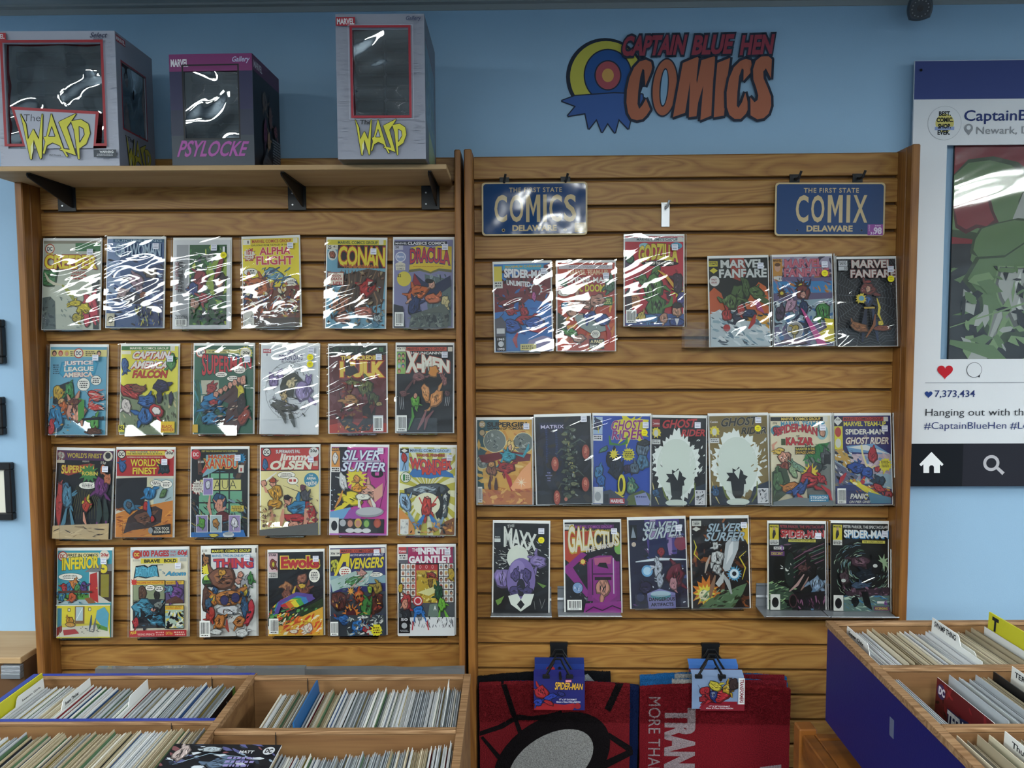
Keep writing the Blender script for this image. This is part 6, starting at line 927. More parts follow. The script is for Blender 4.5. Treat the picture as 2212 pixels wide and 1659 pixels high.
def v37(P):
    P.rect(0, 0, 100, 152, '2c2c64'); P.rect(0, 2, 17, 15, '20222a'); P.poly([0, 9, 8, 1, 16, 9, 8, 17], 'd4d6d4'); P.text('30¢', 4, 5, 8, 4, K, b=.01); P.head(17, 2, 72, 7, 'a83a34', '24141c'); P.rect(88, 2, 8, 8, 'ccccc4'); P.text('MARVEL TEAM-UP', 18, 10, 74, 8, 'cfc64a', b=.03); P.text('SPIDER-MAN', 21, 23, 68, 9.5, 'dad8cc', b=.035); P.text('AND', 53, 34, 6, 2, 'c8b8a0'); P.text('GHOST RIDER', 20, 37, 76, 12, 'd6d2c4', b=.03, out='7a2c24', ow=.03, sh=.2)
    P.rect(0, 18, 16, 40, 'cfc63a'); P.ell(8, 28, 5.5, 8.5, 'b0443a'); P.ell(8, 47, 5, 8, 'c8cac0'); P.poly([22, 52, 70, 48, 98, 66, 98, 72, 60, 64, 26, 62], '6c94bc'); P.poly([24, 54, 56, 50, 98, 66, 70, 62], 'd2d4d2'); P.rect(0, 66, 100, 60, '8fa8b8'); P.poly([30, 66, 98, 66, 98, 100, 40, 100], 'b4a0ac'); P.scat(20, 64, 78, 50, 40, ['c4b0b8', 'd0c4c4', '9a8c9c', '6a90b4'], 9, 3)
    P.poly([0, 60, 14, 56, 24, 66, 34, 86, 30, 96, 0, 74], 'b89448'); P.poly([0, 78, 20, 90, 42, 104, 30, 120, 0, 124], '5c6078'); P.scat(0, 60, 34, 60, 50, ['8c7c50', '3c4458', 'cfd2d0', '6c7890', K, '34589c'], 6, 4, flow=.6, asp=3); P.stroke([(48, 50), (50, 66), (56, 84), (64, 90), (72, 86)], 3, 'd6cc90', False)
    P.blob(68, 68, 8, 14, 'a8303a', seed=5, marks=8); P.ell(67, 60, 5, 5, 'a8303a'); P.blob(40, 90, 17, 10, '2c4c94', seed=6, rot=.2, marks=8); P.blob(58, 96, 11, 10, '31529c', seed=7, marks=6); P.stroke([(20, 98), (12, 108), (8, 116)], 8, 'a8303a'); P.stroke([(52, 104), (48, 114), (46, 120)], 8, 'a8303a'); P.blob(74, 92, 5, 5, 'a8303a', seed=8); P.star(88, 84, 9, 12, 12, 'd4c83c', jit=.06); P.lines(81, 77, 14, 12, 5, '4c4418'); P.poly([84, 92, 90, 92, 84, 102], 'd4c83c')
    P.poly([0, 120, 60, 116, 98, 130, 98, 150, 0, 150], '343c68'); P.stroke([(26, 110), (54, 126), (90, 144)], 10, 'cfc23a'); P.scat(30, 108, 66, 38, 40, ['d8cc4a', 'c8862c', 'e0dcb0', 'a8502c'], 6, 9, flow=.5, asp=3); P.blob(78, 112, 9, 9, '24384c', seed=10, marks=4); P.blob(76, 124, 12, 6, 'a03438', seed=11, rot=.5); P.blob(92, 136, 8, 8, '9c3038', seed=12); P.poly([56, 130, 96, 140, 96, 150, 60, 150], '4c7c94'); P.barcode(3, 124, 15, 26, 8); P.text('PANIC', 25, 133, 30, 9, 'dadad4', b=.04, sh=.2, out='24203c', ow=.02); P.text('ON PIER ONE!', 23, 145, 36, 4.2, 'd6d6d0', b=.02, sh=.2)
def v38(P):
    P.rect(0, 0, 100, 152, '17181c'); P.scat(0, 30, 100, 60, 70, ['d6dad4', 'c8ccc8', '2c2e34', 'd6dad4'], 4, 3, flow=.4, asp=4); rg = random.Random(4)
    for i in range(50):
        a = rg.uniform(0, 6.28); r = rg.uniform(19, 24); P.stroke([(44+r*math.cos(a), 58+r*math.sin(a)), (44+(r+rg.uniform(4, 18))*math.cos(a), 58+(r+rg.uniform(4, 16))*math.sin(a))], rg.uniform(.6, 1.8), 'd2d6d0')
    P.ell(44, 58, 20, 21, 'd2d9cd'); P.text('THE', 24, 3, 13, 5, 'd8dad6', b=.0, rise=.15); P.text('MAXX', 18, 8, 60, 32, 'd8dcd6', b=.03, rise=-.12, taper=-.1, sp=.9); P.rect(1, 8, 11, 24, '24262c'); P.rect(1, 26, 11, 6, 'd0d4d0'); P.text('image', 2, 22, 9, 3, 'd0d4d0', b=.02)
    P.blob(16, 92, 18, 18, '8070a8', seed=5, marks=3, hl='9484b8', rot=-.3); P.blob(82, 64, 15, 12, '8474ac', seed=6, marks=3, hl='9a8abc'); P.ell(50, 96, 27, 38, K); P.ell(50, 95, 26, 37, '7d6ca6'); P.ell(44, 80, 14, 18, '9182b8'); P.blob(40, 88, 8, 12, '54487c', seed=8, marks=5); P.blob(60, 88, 8, 12, '54487c', seed=9, marks=5); P.ell(50, 108, 8, 15, '221f2c'); P.blob(38, 114, 9, 8, '4a4070', seed=10); P.blob(62, 114, 9, 8, '4a4070', seed=11)
    P.poly([27, 122, 44, 118, 50, 128, 56, 118, 74, 118, 68, 136, 50, 148, 32, 136], 'd2d8d0'); P.poly([43, 136, 50, 128, 57, 136, 50, 144], K); P.poly([4, 130, 20, 122, 14, 134, 8, 138], '6a8c44'); P.poly([78, 98, 96, 104, 90, 108], '6a8c44'); P.stroke([(74, 130), (76, 144)], 1, 'b8bcb8'); P.stroke([(84, 126), (88, 142), (94, 126)], 1, 'b8bcb8')
def v39(P):
    P.rect(0, 0, 100, 152, '1a1a22'); P.scat(0, 0, 100, 150, 70, ['24242e', '7a8088', '2c2c38', '3c5c68', '565c66'], 2.5, 3); P.poly([0, 14, 60, 14, 40, 40, 10, 70, 0, 62], 'b0442c'); P.rect(0, 3, 17, 9, 'd0d0ca'); P.text('60¢', 1, 4, 7, 4, K, b=.02); P.head(17, 4, 72, 7, '54245c', '9c4ca0'); P.text('SUPER-VILLAIN CLASSICS', 24, 12, 66, 3.6, 'b8b058', b=.02)
    V = '8a2c84'; P.poly([0, 74, 30, 50, 40, 54, 14, 76, 44, 120, 38, 126, 0, 84], V); P.rect(40, 66, 58, 66, '7c2878'); P.poly([42, 62, 60, 56, 84, 56, 92, 66, 92, 140, 50, 140], V); P.poly([52, 60, 84, 58, 82, 70, 54, 72], 'b05a80'); P.poly([58, 74, 62, 68, 74, 68, 78, 78], K); P.rect(50, 86, 38, 2, '3c1440'); P.blob(68, 108, 15, 17, 'c8937e', seed=4, marks=9); P.rect(53, 92, 30, 5, '24141f'); P.poly([50, 126, 62, 134, 78, 134, 92, 124, 92, 142, 48, 142], '7c2878')
    P.rect(86, 60, 2, 60, 'c8b8cc'); P.rect(48, 62, 2, 60, '3c1440'); P.star(32, 66, 4, 7, 10, 'b8502c'); P.ell(32, 66, 4, 4, 'd8c868'); P.ell(22, 110, 10, 10, K); P.ell(22, 110, 9, 9, '7a98c0'); P.scat(15, 103, 12, 12, 8, ['c4ccd8', '54749c'], 3, 5); P.ell(97, 44, 8, 10, '7cac5c'); P.poly([32, 152, 36, 136, 100, 132, 100, 152], V); P.stroke([(36, 150), (50, 142), (66, 148), (84, 140), (100, 146)], 2, '2a1430', False)
    P.text('GALACTUS', 6, 18, 92, 34, 'd8d6c0', b=.03, out='b89c34', ow=.045, taper=-.38, rise=.14); P.text('THE ORIGIN', 36, 44, 56, 8, 'd8d4cc', b=.035, rise=.22, out='3c2430', ow=.02); P.barcode(3, 130, 26, 17, 6)
def v40(P):
    P.rect(0, 0, 100, 152, '20213a'); P.poly([28, 0, 90, 0, 84, 60, 34, 62], '4a3c84'); P.rect(38, 0, 10, 60, 'a08cb8'); P.rect(68, 6, 8, 56, '8c74a8'); P.scat(0, 0, 100, 150, 60, ['1a1c28', '2c2f58', '3c4478', 'c8ccd8', '5c3c6c'], 5, 4); P.ell(92, 42, 12, 12, '7c3448'); P.ell(8, 42, 4, 4, 'c8b8a8'); P.poly([36, 34, 66, 32, 70, 62, 34, 66], '1c2450'); P.blob(56, 56, 6, 9, '8c2430', seed=3); P.stroke([(10, 72), (50, 68), (100, 70)], 5, 'd0dce4')
    P.ell(30, 88, 10, 10, '6aa4d0'); P.ell(30, 88, 7, 7, 'b0d4e8'); P.blob(50, 84, 8, 17, 'b4bcc8', seed=5, marks=9); P.blob(52, 106, 6, 15, 'a4aebc', seed=6, marks=6); P.stroke([(46, 80), (38, 84), (34, 90)], 3, 'b4bcc8'); P.blob(80, 100, 16, 24, '6a2434', seed=7, marks=10, rot=.3); P.blob(76, 110, 8, 12, 'b08088', seed=8); P.blob(26, 116, 12, 10, '2c2444', seed=9); P.ell(16, 132, 7, 7, '34385c'); P.poly([28, 126, 50, 118, 78, 126, 78, 152, 30, 152], '7c7cae'); P.ell(52, 130, 18, 7, '4c8c98'); P.ell(52, 127, 18, 5, 'a0b8c4')
    P.text('SILVER', 24, 3, 62, 16, 'b8c4cc', b=.02, out='3a4458', ow=.03, sh=.3); P.text('SURFER', 22, 16, 70, 20, 'b8c4cc', b=.02, out='3a4458', ow=.03, sh=.4, rise=.12); P.rect(1, 8, 13, 26, '14161c'); P.poly([3, 30, 7, 11, 12, 30], '8c98a4'); P.text('DANGEROUS', 31, 133, 46, 6, '14141c', b=.03); P.text('ARTIFACTS', 34, 142, 40, 6, '14141c', b=.03); P.lines(72, 26, 24, 6, 2, 'c0c0cc')
def v41(P):
    P.rect(0, 0, 100, 152, '1d1918'); P.scat(0, 0, 100, 150, 120, ['3c2418', '14120f', '5c3420', '2a2020', '8c5024', '17181c'], 9, 3); P.scat(0, 0, 100, 110, 40, ['c8ccd0'], 1, 4); P.stroke([(4, 36), (8, 48), (4, 60), (14, 70)], 2.4, 'cfc23a'); P.stroke([(96, 56), (84, 66), (94, 84), (88, 104)], 2.4, 'cfb83a'); P.star(96, 26, 8, 18, 9, 'cfae34'); P.star(24, 126, 16, 28, 14, 'c8782c'); P.star(22, 128, 11, 20, 14, 'd8cc4a'); P.ell(20, 130, 9, 9, 'e0dcc0')
    P.poly([10, 152, 30, 136, 56, 128, 78, 116, 96, 110, 88, 128, 70, 152], '5c7a5a'); P.scat(14, 120, 76, 30, 40, ['4a5c3c', '2c3424', '7c9c78'], 6, 8, flow=-.4, asp=3); P.star(74, 94, 9, 14, 16, '5c9cc0'); P.ell(74, 94, 8, 8, 'd0e0e8'); P.ell(74, 94, 4, 4, '20242c')
    P.poly([54, 84, 60, 42, 72, 30, 84, 38, 82, 52, 66, 88, 58, 90], 'b4bcc0'); P.poly([60, 78, 66, 46, 74, 36, 72, 60], 'd6dadc'); P.blob(42, 46, 6, 7, 'c0c4c4', seed=9); P.blob(44, 66, 12, 13, 'c4c8c8', seed=10, marks=10, hl='dcdedc'); P.blob(44, 86, 8, 10, 'b4b8b8', seed=11, marks=6); P.stroke([(32, 62), (26, 76), (22, 92)], 5, 'b4a89c'); P.stroke([(40, 96), (34, 116), (30, 134)], 8, '8c6c54'); P.stroke([(52, 92), (62, 108), (68, 128)], 8, 'a8acac'); P.poly([40, 110, 56, 88, 54, 108, 46, 116], 'b8bcbc')
    P.text('SILVER', 26, 8, 60, 14, 'a4b8c4', b=.02, out='2c3a48', ow=.03, sh=.4); P.text('SURFER', 22, 23, 70, 15, 'a4b8c4', b=.02, out='2c3a48', ow=.03, sh=.4); P.rect(1, 3, 16, 9, 'cfd0c8'); P.lines(3, 4, 12, 7, 3, K); P.poly([1, 17, 8, 13, 16, 17, 8, 21], 'cfd0c8')
def spec(P, tcol, tsh, scol, art):
    P.rect(0, 0, 100, 152, '171a1c'); art(P)
    P.rect(1, 2, 16, 26, 'c9bd3a'); P.text('MARVEL', 2, 3.4, 14, 3.4, K, b=.03); P.stroke([(9, 8), (9, 18), (7, 26)], 6, '2a2c30'); P.ell(9, 9, 2.2, 2.6, 'b08c78'); P.rect(1, 28, 16, 9, 'cfd0cc'); P.lines(2, 29, 14, 7, 3, K)
    P.text('PETER PARKER, THE SPECTACULAR', 19, 2, 78, 6, scol, b=.02, out=K, ow=.02, arc=-.1); P.text('SPIDER-MAN', 20, 9.5, 77, 14, tcol, b=.04, shadow=tsh, arc=-.06, out=K, ow=.01); P.rect(2, 123, 17, 27, 'd6d8d4'); P.ell(10.5, 137, 6, 9, K)
def v42(P):
    def art(P):
        P.scat(18, 20, 80, 60, 60, ['24302c', '10120f', '3c3038', '6a4c60', '2c3a34'], 8, 3, flow=-.4, asp=5); P.ell(30, 78, 22, 34, '0f1112'); P.ell(38, 80, 10, 30, '1e2a26'); P.poly([0, 104, 30, 110, 50, 126, 40, 152, 0, 152], '3a5040'); P.scat(0, 100, 50, 50, 60, ['6c8c64', '24342c', '8cac7c', '1c2420'], 7, 4, flow=-.3, asp=4); P.scat(20, 60, 20, 30, 8, ['d0d2cc'], 3, 5)
        for i in range(5): P.stroke([(98, 34+i*7), (70, 46+i*7), (44, 62+i*8)], 1.4, ['7c5468', '4a6c54'][i % 2], False)
        P.blob(70, 80, 17, 16, '1b1a1c', seed=6, marks=6, rot=.6); P.blob(60, 78, 8, 7, '5a3c3c', seed=7); P.stroke([(62, 88), (50, 106), (36, 118)], 5, 'b89894'); P.stroke([(70, 92), (62, 108), (56, 116)], 4, '9c7c74'); P.blob(84, 104, 14, 14, '7f96b0', seed=8, marks=8, hl='a8bccc'); P.stroke([(80, 112), (74, 130), (76, 150)], 12, '5c7c9c'); P.blob(48, 132, 12, 12, '0f1012', seed=9); P.poly([40, 122, 98, 116, 98, 146, 44, 148], '1a181c'); P.ell(42, 134, 7, 12, '4a3038'); P.ell(42, 134, 5.5, 10, '0d0e10'); P.scat(50, 124, 48, 24, 26, ['5c3450', '8c5c7c', '24202c'], 6, 10, flow=1.4, asp=4)
    spec(P, 'b0343a', 'd0cfc8', 'a04048', art); P.rect(34, 27, 48, 4.6, 'c9c25a'); P.text('CONTINUING A 6-PART SAGA', 36, 28, 44, 2.6, K); P.rect(8, 40, 18, 5, 'd0d0cc'); P.text('PART', 10, 41, 9, 3, K, b=.02); P.text('3', 20, 38, 5, 9, '7c4c90', b=.04); P.rect(2, 48, 25, 8, '5c3a6c'); P.text('DESCENT', 4, 49.5, 20, 5, 'cfc448', b=.01)
def v43(P):
    def art(P):
        rg = random.Random(6)
        for i in range(110):
            r = rg.uniform(20, 62); a = rg.uniform(-.5, 4.4); x, y = 58+r*math.cos(a), 78+r*.85*math.sin(a); b = a+1.5; L = rg.uniform(6, 16); P.stroke([(x, y), (x+L*.5*math.cos(b), y+L*.5*math.sin(b)), (x+L*math.cos(b+.3), y+L*math.sin(b+.3))], rg.uniform(.6, 1.8), rg.choice(('8cac9a', '5c7c6c', 'b0c4a8', '3c5468', '7a9cb0')))
        P.star(90, 66, 6, 15, 9, '9cb894'); P.blob(52, 66, 20, 10, '4a3440', seed=3, marks=12, rot=.15, hl='8c6c78'); P.blob(76, 74, 14, 14, '15181c', seed=4, marks=5); P.ell(76, 72, 4, 3, 'd0d4d0'); P.blob(60, 88, 18, 10, '1a2430', seed=5, marks=8); P.blob(22, 94, 9, 12, '4c3c44', seed=6, marks=5); P.ell(20, 98, 4, 3, 'c4ccc8'); P.blob(50, 106, 22, 6, '3c5068', seed=7, marks=6); P.poly([20, 116, 100, 108, 100, 126, 30, 128], '3a2c38'); P.scat(20, 108, 80, 18, 40, ['5c4454', '24202c', '7a5c70'], 4, 8)
        P.poly([20, 128, 100, 122, 100, 152, 20, 152], '5a7470'); P.scat(20, 122, 80, 28, 60, ['9cb8a8', '2c3c44', 'b8ccbc', '3f78a0'], 7, 9, flow=.1, asp=5); P.poly([50, 116, 62, 116, 70, 148, 56, 140], '101418'); P.blob(40, 134, 6, 8, '101418', seed=10)
    spec(P, 'd6dad8', '3a7cac', 'cfd0cc', art); P.rect(52, 28, 40, 5, 'c9c25a'); P.text('THE CONCLUSION!', 54, 29, 34, 3, K, b=.02); P.rect(78, 132, 14, 4, 'd0d2d0'); P.text('6', 90, 130, 6, 9, '7c4c90', b=.04); P.rect(72, 141, 27, 7, '6c3c64'); P.text('ASCENDING', 74, 142.5, 22, 4, 'cfc448')

# frame, TL x, TL y, TR x, TR y, BL x, BL y, art, label, price sticker (x,y), round stickers, holder x or None
CM = [
 (LP, 92.9, 514.5, 221, 514.5, 88.9, 712.7, v1, 'bagged comic, pale green-grey cover with large pale yellow title, far left of the top row', (84, 20), [], 98),
 (LP, 230.8, 510.5, 358.5, 510.5, 226.8, 708.5, v2, 'bagged comic, slate blue cover with pale title under heavy glare, second in the top row', (87, 13), [], 241),
 (LP, 373.8, 513.4, 501, 514, 371.9, 711.3, v3, 'bagged comic with white margins and a title running down a green picture', (73, 14), [(90, 27)], 396),
 (LP, 521.2, 511.2, 648, 509.4, 525, 709.6, v4, 'bagged comic with bright yellow cover and pink two-line title in the top row', (86, 14), [], 556),
 (LP, 705, 511.9, 837, 512, 701.4, 709.2, v5, 'bagged comic with big jagged yellow title on black above brown tangled roots', (80, 21), [], 725),
 (LP, 849, 512, 981.4, 512, 848, 709, v6, 'bagged comic, mauve cover with red title on a yellow banner and a yellow moon', (87, 14), [], 873),
 (LP, 107.6, 743.6, 234.9, 743.6, 103.4, 940, v7, 'bagged comic, sky blue cover with badge title, far left of the second row', (84, 19), [], 123),
 (LP, 260.7, 742, 388.8, 742, 257.3, 939, v8, 'bagged comic, yellow cover with striped two-line title over red lettering, second row', (89, 22), [], 272),
 (LP, 418, 741, 551, 740.3, 416, 938, v9, 'bagged comic, dark green cover with red title in receding block letters', (92, 24), [], 430),
 (LP, 564, 740.3, 691.8, 740.3, 559.9, 937.7, v10, 'bagged comic, white cover with purple and grey scrollwork and two yellow round stickers', (88, 8), [(87, 20), (87, 32)], 566),
 (LP, 708.5, 742.3, 836.8, 742, 709.2, 936.7, v11, 'bagged comic, dark red cover with huge cream-yellow title under a black band', (88, 20), [], 731),
 (LP, 854.5, 740, 981.3, 740, 853.7, 935.5, v12, 'bagged comic, black cover with slanted white and orange title, right end of the second row', (86, 17), [], 862),
 (LP, 122.3, 966, 248.8, 966, 114.3, 1162.9, v13, 'bagged comic, black cover with purple banner, far left of the third row', (90, 31), [], 132),
 (LP, 251, 965.4, 379.6, 964.6, 247.6, 1161, v14, 'bagged comic, red header over an orange desert picture, second in the third row', (86, 21), [], 268),
 (LP, 411.6, 964.6, 538.9, 963.6, 410.1, 1160.6, v15, 'bagged comic, dark cover with arched window and three cards along its foot', (84, 15), [], 423),
 (LP, 561, 961, 692.2, 959.5, 560.9, 1156.7, v16, 'bagged comic, red header with cream title over a pale yellow picture and blue disc', (88, 21), [], 575),
 (LP, 714.1, 959.2, 841.1, 959.2, 710.5, 1155.6, v17, 'bagged comic, magenta cover with slanted silver title in the third row', (88, 6), [], 733),
 (LP, 861.9, 960, 987, 960, 858.8, 1156.4, v18, 'bagged comic, yellow sunburst cover with red and blue arched title', (90, 17), [], 877),
 (LP, 123.4, 1183.4, 245.6, 1183.4, 120.8, 1377.7, v19, 'bagged comic, turquoise street scene above a yellow room, far left of the bottom row', (88, 18), [], 132),
 (LP, 281.4, 1182.4, 409, 1181.7, 281.4, 1377, v20, 'bagged comic, cream cover divided into framed panels with a red foot band', (86, 27), [], 300),
 (LP, 433.3, 1179.5, 557.4, 1178.4, 433.7, 1375.5, v21, 'bagged comic, white cover with red block title and crowded brown and orange shapes', (87, 15), [], 442),
 (LP, 577.4, 1187.6, 701, 1187.6, 578.4, 1373.8, v22, 'bagged comic, black cover with red bubble title and a rainbow over green trees', (88, 12), [], 591),
 (LP, 710.4, 1178.4, 835, 1175.2, 712.6, 1373.8, v23, 'bagged comic, dark blue cover with slanted yellow title in the bottom row', (86, 7), [], 734),
 (LP, 858.4, 1175.8, 984.7, 1175.2, 858.8, 1372.2, v24, 'bagged comic, white two-line title on magenta above rows of tiny portraits', (88, 7), [], 884),
 (RP, 1063.8, 565.5, 1191.3, 562.5, 1067.8, 761.4, v25, 'bagged comic, bright blue and dark red cover below the left licence plate', (88, 15), [], 1085),
 (RP, 1201.3, 562, 1330.4, 563.9, 1201.3, 758.7, v26, 'bagged comic, orange-red cover with white over yellow title, below the left plate', (84, 24), [], 1222),
 (RP, 1347.3, 505, 1478.8, 505, 1346.7, 705, v27, 'bagged comic, red cover with arched yellow title and a green shape under the empty hook', (84, 20), [], 1363),
 (RP, 1527.3, 553, 1660.2, 551, 1531.9, 751.2, v28, 'bagged comic, black cover with silver title over orange hills and snow', (86, 15), [], None),
 (RP, 1665.3, 550.2, 1797.7, 549.7, 1670.2, 749, v29, 'bagged comic, pink title on a busy purple and blue cover', (86, 15), [(86, 30)], None),
 (RP, 1802.6, 554.6, 1936, 553.8, 1806.6, 749, v30, 'bagged comic, black cover with a fine white web pattern', (87, 20), [(87, 37)], None),
 (RP, 1028.1, 901.6, 1151.5, 901.6, 1029, 1090.6, v31, 'bagged comic, golden yellow cover with black slab title, left end of the row of seven', (90, 12), [], None),
 (RP, 1152.9, 895.3, 1276.8, 893.5, 1157.8, 1090.6, v32, 'bagged comic, near-black cover with four red oval pods, in the row of seven', (88, 5), [], None),
 (RP, 1279.1, 892, 1407, 898, 1277.7, 1089.7, v33, 'bagged comic, blue cover with purple title on a yellow blaze, in the row of seven', (91, 15), [(89, 28)], None),
 (RP, 1405, 896, 1527.7, 893.5, 1403.6, 1092.8, v34, 'bagged comic, black cover with a big white flame shape and red title', (84, 12), [], None),
 (RP, 1528.8, 893.1, 1659, 893.1, 1533.5, 1092, v35, 'bagged comic, olive-gold cover with a big white flame shape', (84, 8), [(83, 22)], None),
 (RP, 1660.8, 892.6, 1795.1, 892.6, 1664, 1091.5, v36, 'bagged comic, cream cover with red title lines and green palm', (84, 20), [], None),
 (RP, 1796, 892.3, 1925.1, 892.3, 1799.9, 1090.6, v37, 'bagged comic, dark blue cover with yellow and white title lines, right end of seven', (87, 22), [], None),
 (RP, 1064.7, 1123.3, 1188.8, 1123.9, 1062.6, 1324.6, v38, 'bagged comic, black cover with white splashed sun and lilac shape', (86, 12), [(86, 27)], None),
 (RP, 1216.5, 1122.5, 1341.7, 1124, 1219.2, 1324.6, v39, 'bagged comic, purple and black cover with cream receding title', (89, 15), [], None),
 (RP, 1354.2, 1117.7, 1481, 1116.5, 1361.4, 1315.6, v40, 'bagged comic, violet space scene with slanted silver title', (88, 15), [], None),
 (RP, 1489.5, 1114.7, 1617.2, 1115.4, 1494, 1314.7, v41, 'bagged comic, black and fiery orange cover with silver title and pale board shape', (92, 11), [], None),
 (RP, 1656.8, 1124.4, 1784.5, 1124.4, 1657.4, 1319.3, v42, 'bagged comic, dark green and black cover with red title at lower right', (86, 20), [], None),
 (RP, 1791.5, 1123.7, 1920.1, 1124.9, 1791.5, 1320.4, v43, 'bagged comic, dark swirling cover with white and blue title', (91, 16), [], None),
]
GRP = {'top': 'bagged comics on display'}
M_STICK = print_mat('sticker', .6, .2)
for idx, (fr, x1, y1, x2, y2, x3, y3, art, lab, st, rounds, hx) in enumerate(CM):
    dz = (idx % 2)*.0012
    BLp = fr.hit(x3, y3, .030+dz); TLp = fr.hit(x1, y1, .004+dz); TRp = fr.hit(x2, y2, .004+dz)
    up = TLp-BLp; hgt = up.length; up.normalize(); rt = TRp-TLp; rt -= up*rt.dot(up); wid = rt.length; rt.normalize()
    fwd = up.cross(rt)
    m = Matrix((rt, fwd, up)).transposed().to_4x4(); m.translation = BLp + rt*wid/2
    e = empty('comic_book', m, lab, 'comic', 'bagged comics on the display panels')
    hw = wid/2
    MB().box(-hw, hw, .0010, .0018, 0, hgt).build('backing_board', M_WHITE, e)
    tp = hgt*.030; cw = wid*.955; ch = hgt-tp-.0015
    b = MB(); b.bbox(-cw/2, cw/2, -.0020, .0009, .0015, .0015+ch, .0004, 0, 'd8d4c8'); b.build('pages', M_PAPER, e)
    P = Print(cw, -cw/2, .0015+ch, -.0021, W=100, H=100*ch/cw)
    H0 = P.H; P.H = 152.0; zt0 = P.zt; sc = H0/152.0
    art(P)
    P.mb.v = [(v[0], v[1], zt0-(zt0-v[2])*sc) for v in P.mb.v]
    nlay = P.n*P.eps
    P.build('cover', e, M_PRINT)
    ys = -.0021 - nlay - .0012
    # clear sleeve: front skin, gently buckled, folded round the board
    nx, nz = 6, 9; rg = random.Random(idx+11); vs = []; pad = .002
    amp = [[rg.uniform(-.0006, .0010) if 0 < i < nx and 0 < j < nz else 0 for i in range(nx+1)] for j in range(nz+1)]
    for j in range(nz+1):
        for i in range(nx+1): vs.append((-hw-pad+(2*hw+2*pad)*i/nx, ys-amp[j][i], -.001+(hgt+.0015)*j/nz))
    fs = [(j*(nx+1)+i, j*(nx+1)+i+1, (j+1)*(nx+1)+i+1, (j+1)*(nx+1)+i) for j in range(nz) for i in range(nx)]
    b = MB(); b.add(vs, fs); b.add([(-hw-pad, ys, -.001), (-hw-pad, .0024, -.001), (-hw-pad, .0024, hgt), (-hw-pad, ys, hgt)], [(0, 1, 2, 3)]); b.add([(hw+pad, ys, -.001), (hw+pad, .0024, -.001), (hw+pad, .0024, hgt), (hw+pad, ys, hgt)], [(0, 1, 2, 3)])
    o = b.build('sleeve', M_SLEEVE, e, smooth=True)
    ys2 = ys - .0012
    sx, sy = st; px = -cw/2+cw*sx/100; pz = .0015+ch-ch*sy/152
    S = Print(1.0, 0, 0, 0, eps=4e-5); S.W = 1e6
    a_ = .0085; S.n = 0; S.mb.add([(px-a_, ys2, pz-.0085), (px+a_, ys2, pz-.0085), (px+a_, ys2, pz+.0085), (px-a_, ys2, pz+.0085)], [(0, 1, 2, 3)], 0, 'd4d6e0')
    rgs = random.Random(idx)
    for k, (za, zb) in enumerate(((.0045, .0065), (.0022, .0030), (-.0050, -.0015))):
        xx = px-.006
        while xx < px+.0055: l = rgs.uniform(.0008, .002); S.mb.add([(xx, ys2-.00008, pz+za), (xx+l, ys2-.00008, pz+za), (xx+l, ys2-.00008, pz+zb), (xx, ys2-.00008, pz+zb)], [(0, 1, 2, 3)], 0, '8a8ea0'); xx += l+.0006
    S.build('price_sticker', e, M_STICK)
    for rx, ry in rounds:
        R_ = Print(1.0, 0, 0, 0); px = -cw/2+cw*rx/100; pz = .0015+ch-ch*ry/152; r_ = .0092
        R_.mb.add([(px+r_*math.cos(i*.2618), ys2-.0001, pz+r_*math.sin(i*.2618)) for i in range(24)], [tuple(range(24))], 0, 'dcd02c')
        for za in (.0022, -.0022): R_.mb.add([(px-.0045, ys2-.0002, pz+za-.0006), (px+.004, ys2-.0002, pz+za-.0006), (px+.004, ys2-.0002, pz+za+.0006), (px-.0045, ys2-.0002, pz+za+.0006)], [(0, 1, 2, 3)], 0, '6a6420')
        R_.build('round_sticker', e, M_STICK)
    # clear ledge holder for one comic
    if hx:
        uL, zb = fr.uw(hx, y3, .034); uR, _ = fr.uw(hx+83, y3, .034); w_ = uR-uL
        short = lab.replace('bagged comic, ', '').replace('bagged comic with ', '')
        h = empty('acrylic_holder', fr.mat() @ Matrix.Translation((uL, 0, zb-.006)), 'clear acrylic holder under the ' + ' '.join(short.split()[:10]).rstrip(','), 'holder', 'clear single-comic holders')
        b = MB(); d1 = .0385
        lt_ = {6: .27, 7: .262, 8: .268, 15: .33}.get(idx, .05)*.046
        prof = [(-.0005, .10), (-.0005, .003), (-.0025, 0), (-d1-.002, 0), (-d1-.0045, .0025), (-d1-.0045+lt_, .050), (-d1-.0025+lt_, .050), (-d1-.0018, .0035), (-d1+.0, .0022), (-.0035, .0022), (-.0022, .004), (-.0022, .10)]
        b.prism(prof, 0, 0, w_); b.build('ledge', M_ACRYL, h)

# ------------------------------------------------------------ long ledges
def ledge(fr, xa, xb, y, d, lip, mat, lab, name='acrylic_ledge', cat='ledge', back=.10, dd=.0395):
    uL, zb = fr.uw(xa, y, d); uR, _ = fr.uw(xb, y, d)
    h = empty(name, fr.mat() @ Matrix.Translation((uL, 0, zb)), lab, cat); b = MB(); w_ = uR-uL
    if name == 'acrylic_ledge':
        prof = [(-.0005, back), (-.0005, .003), (-.0025, 0), (-dd-.002, 0), (-dd-.0045, .0025), (-dd-.0035, lip), (-dd-.0015, lip), (-dd-.0018, .0035), (-dd+.0, .0022), (-.0035, .0022), (-.0022, .004), (-.0022, back)]
        b.prism(prof, 0, 0, w_); b.build('ledge', mat, h)
    else:
        b.prism([(-.0005, .0), (-.0005, .068), (-.0045, .072), (-.0045, .066), (-.0025, .062), (-.0025, .036), (-.0045, .030), (-.0025, .024), (-.0025, .003), (-dd, .003), (-dd-.012, .010), (-dd-.013, .008), (-dd, .0)], 0, 0, w_); b.build('ledge', mat, h)
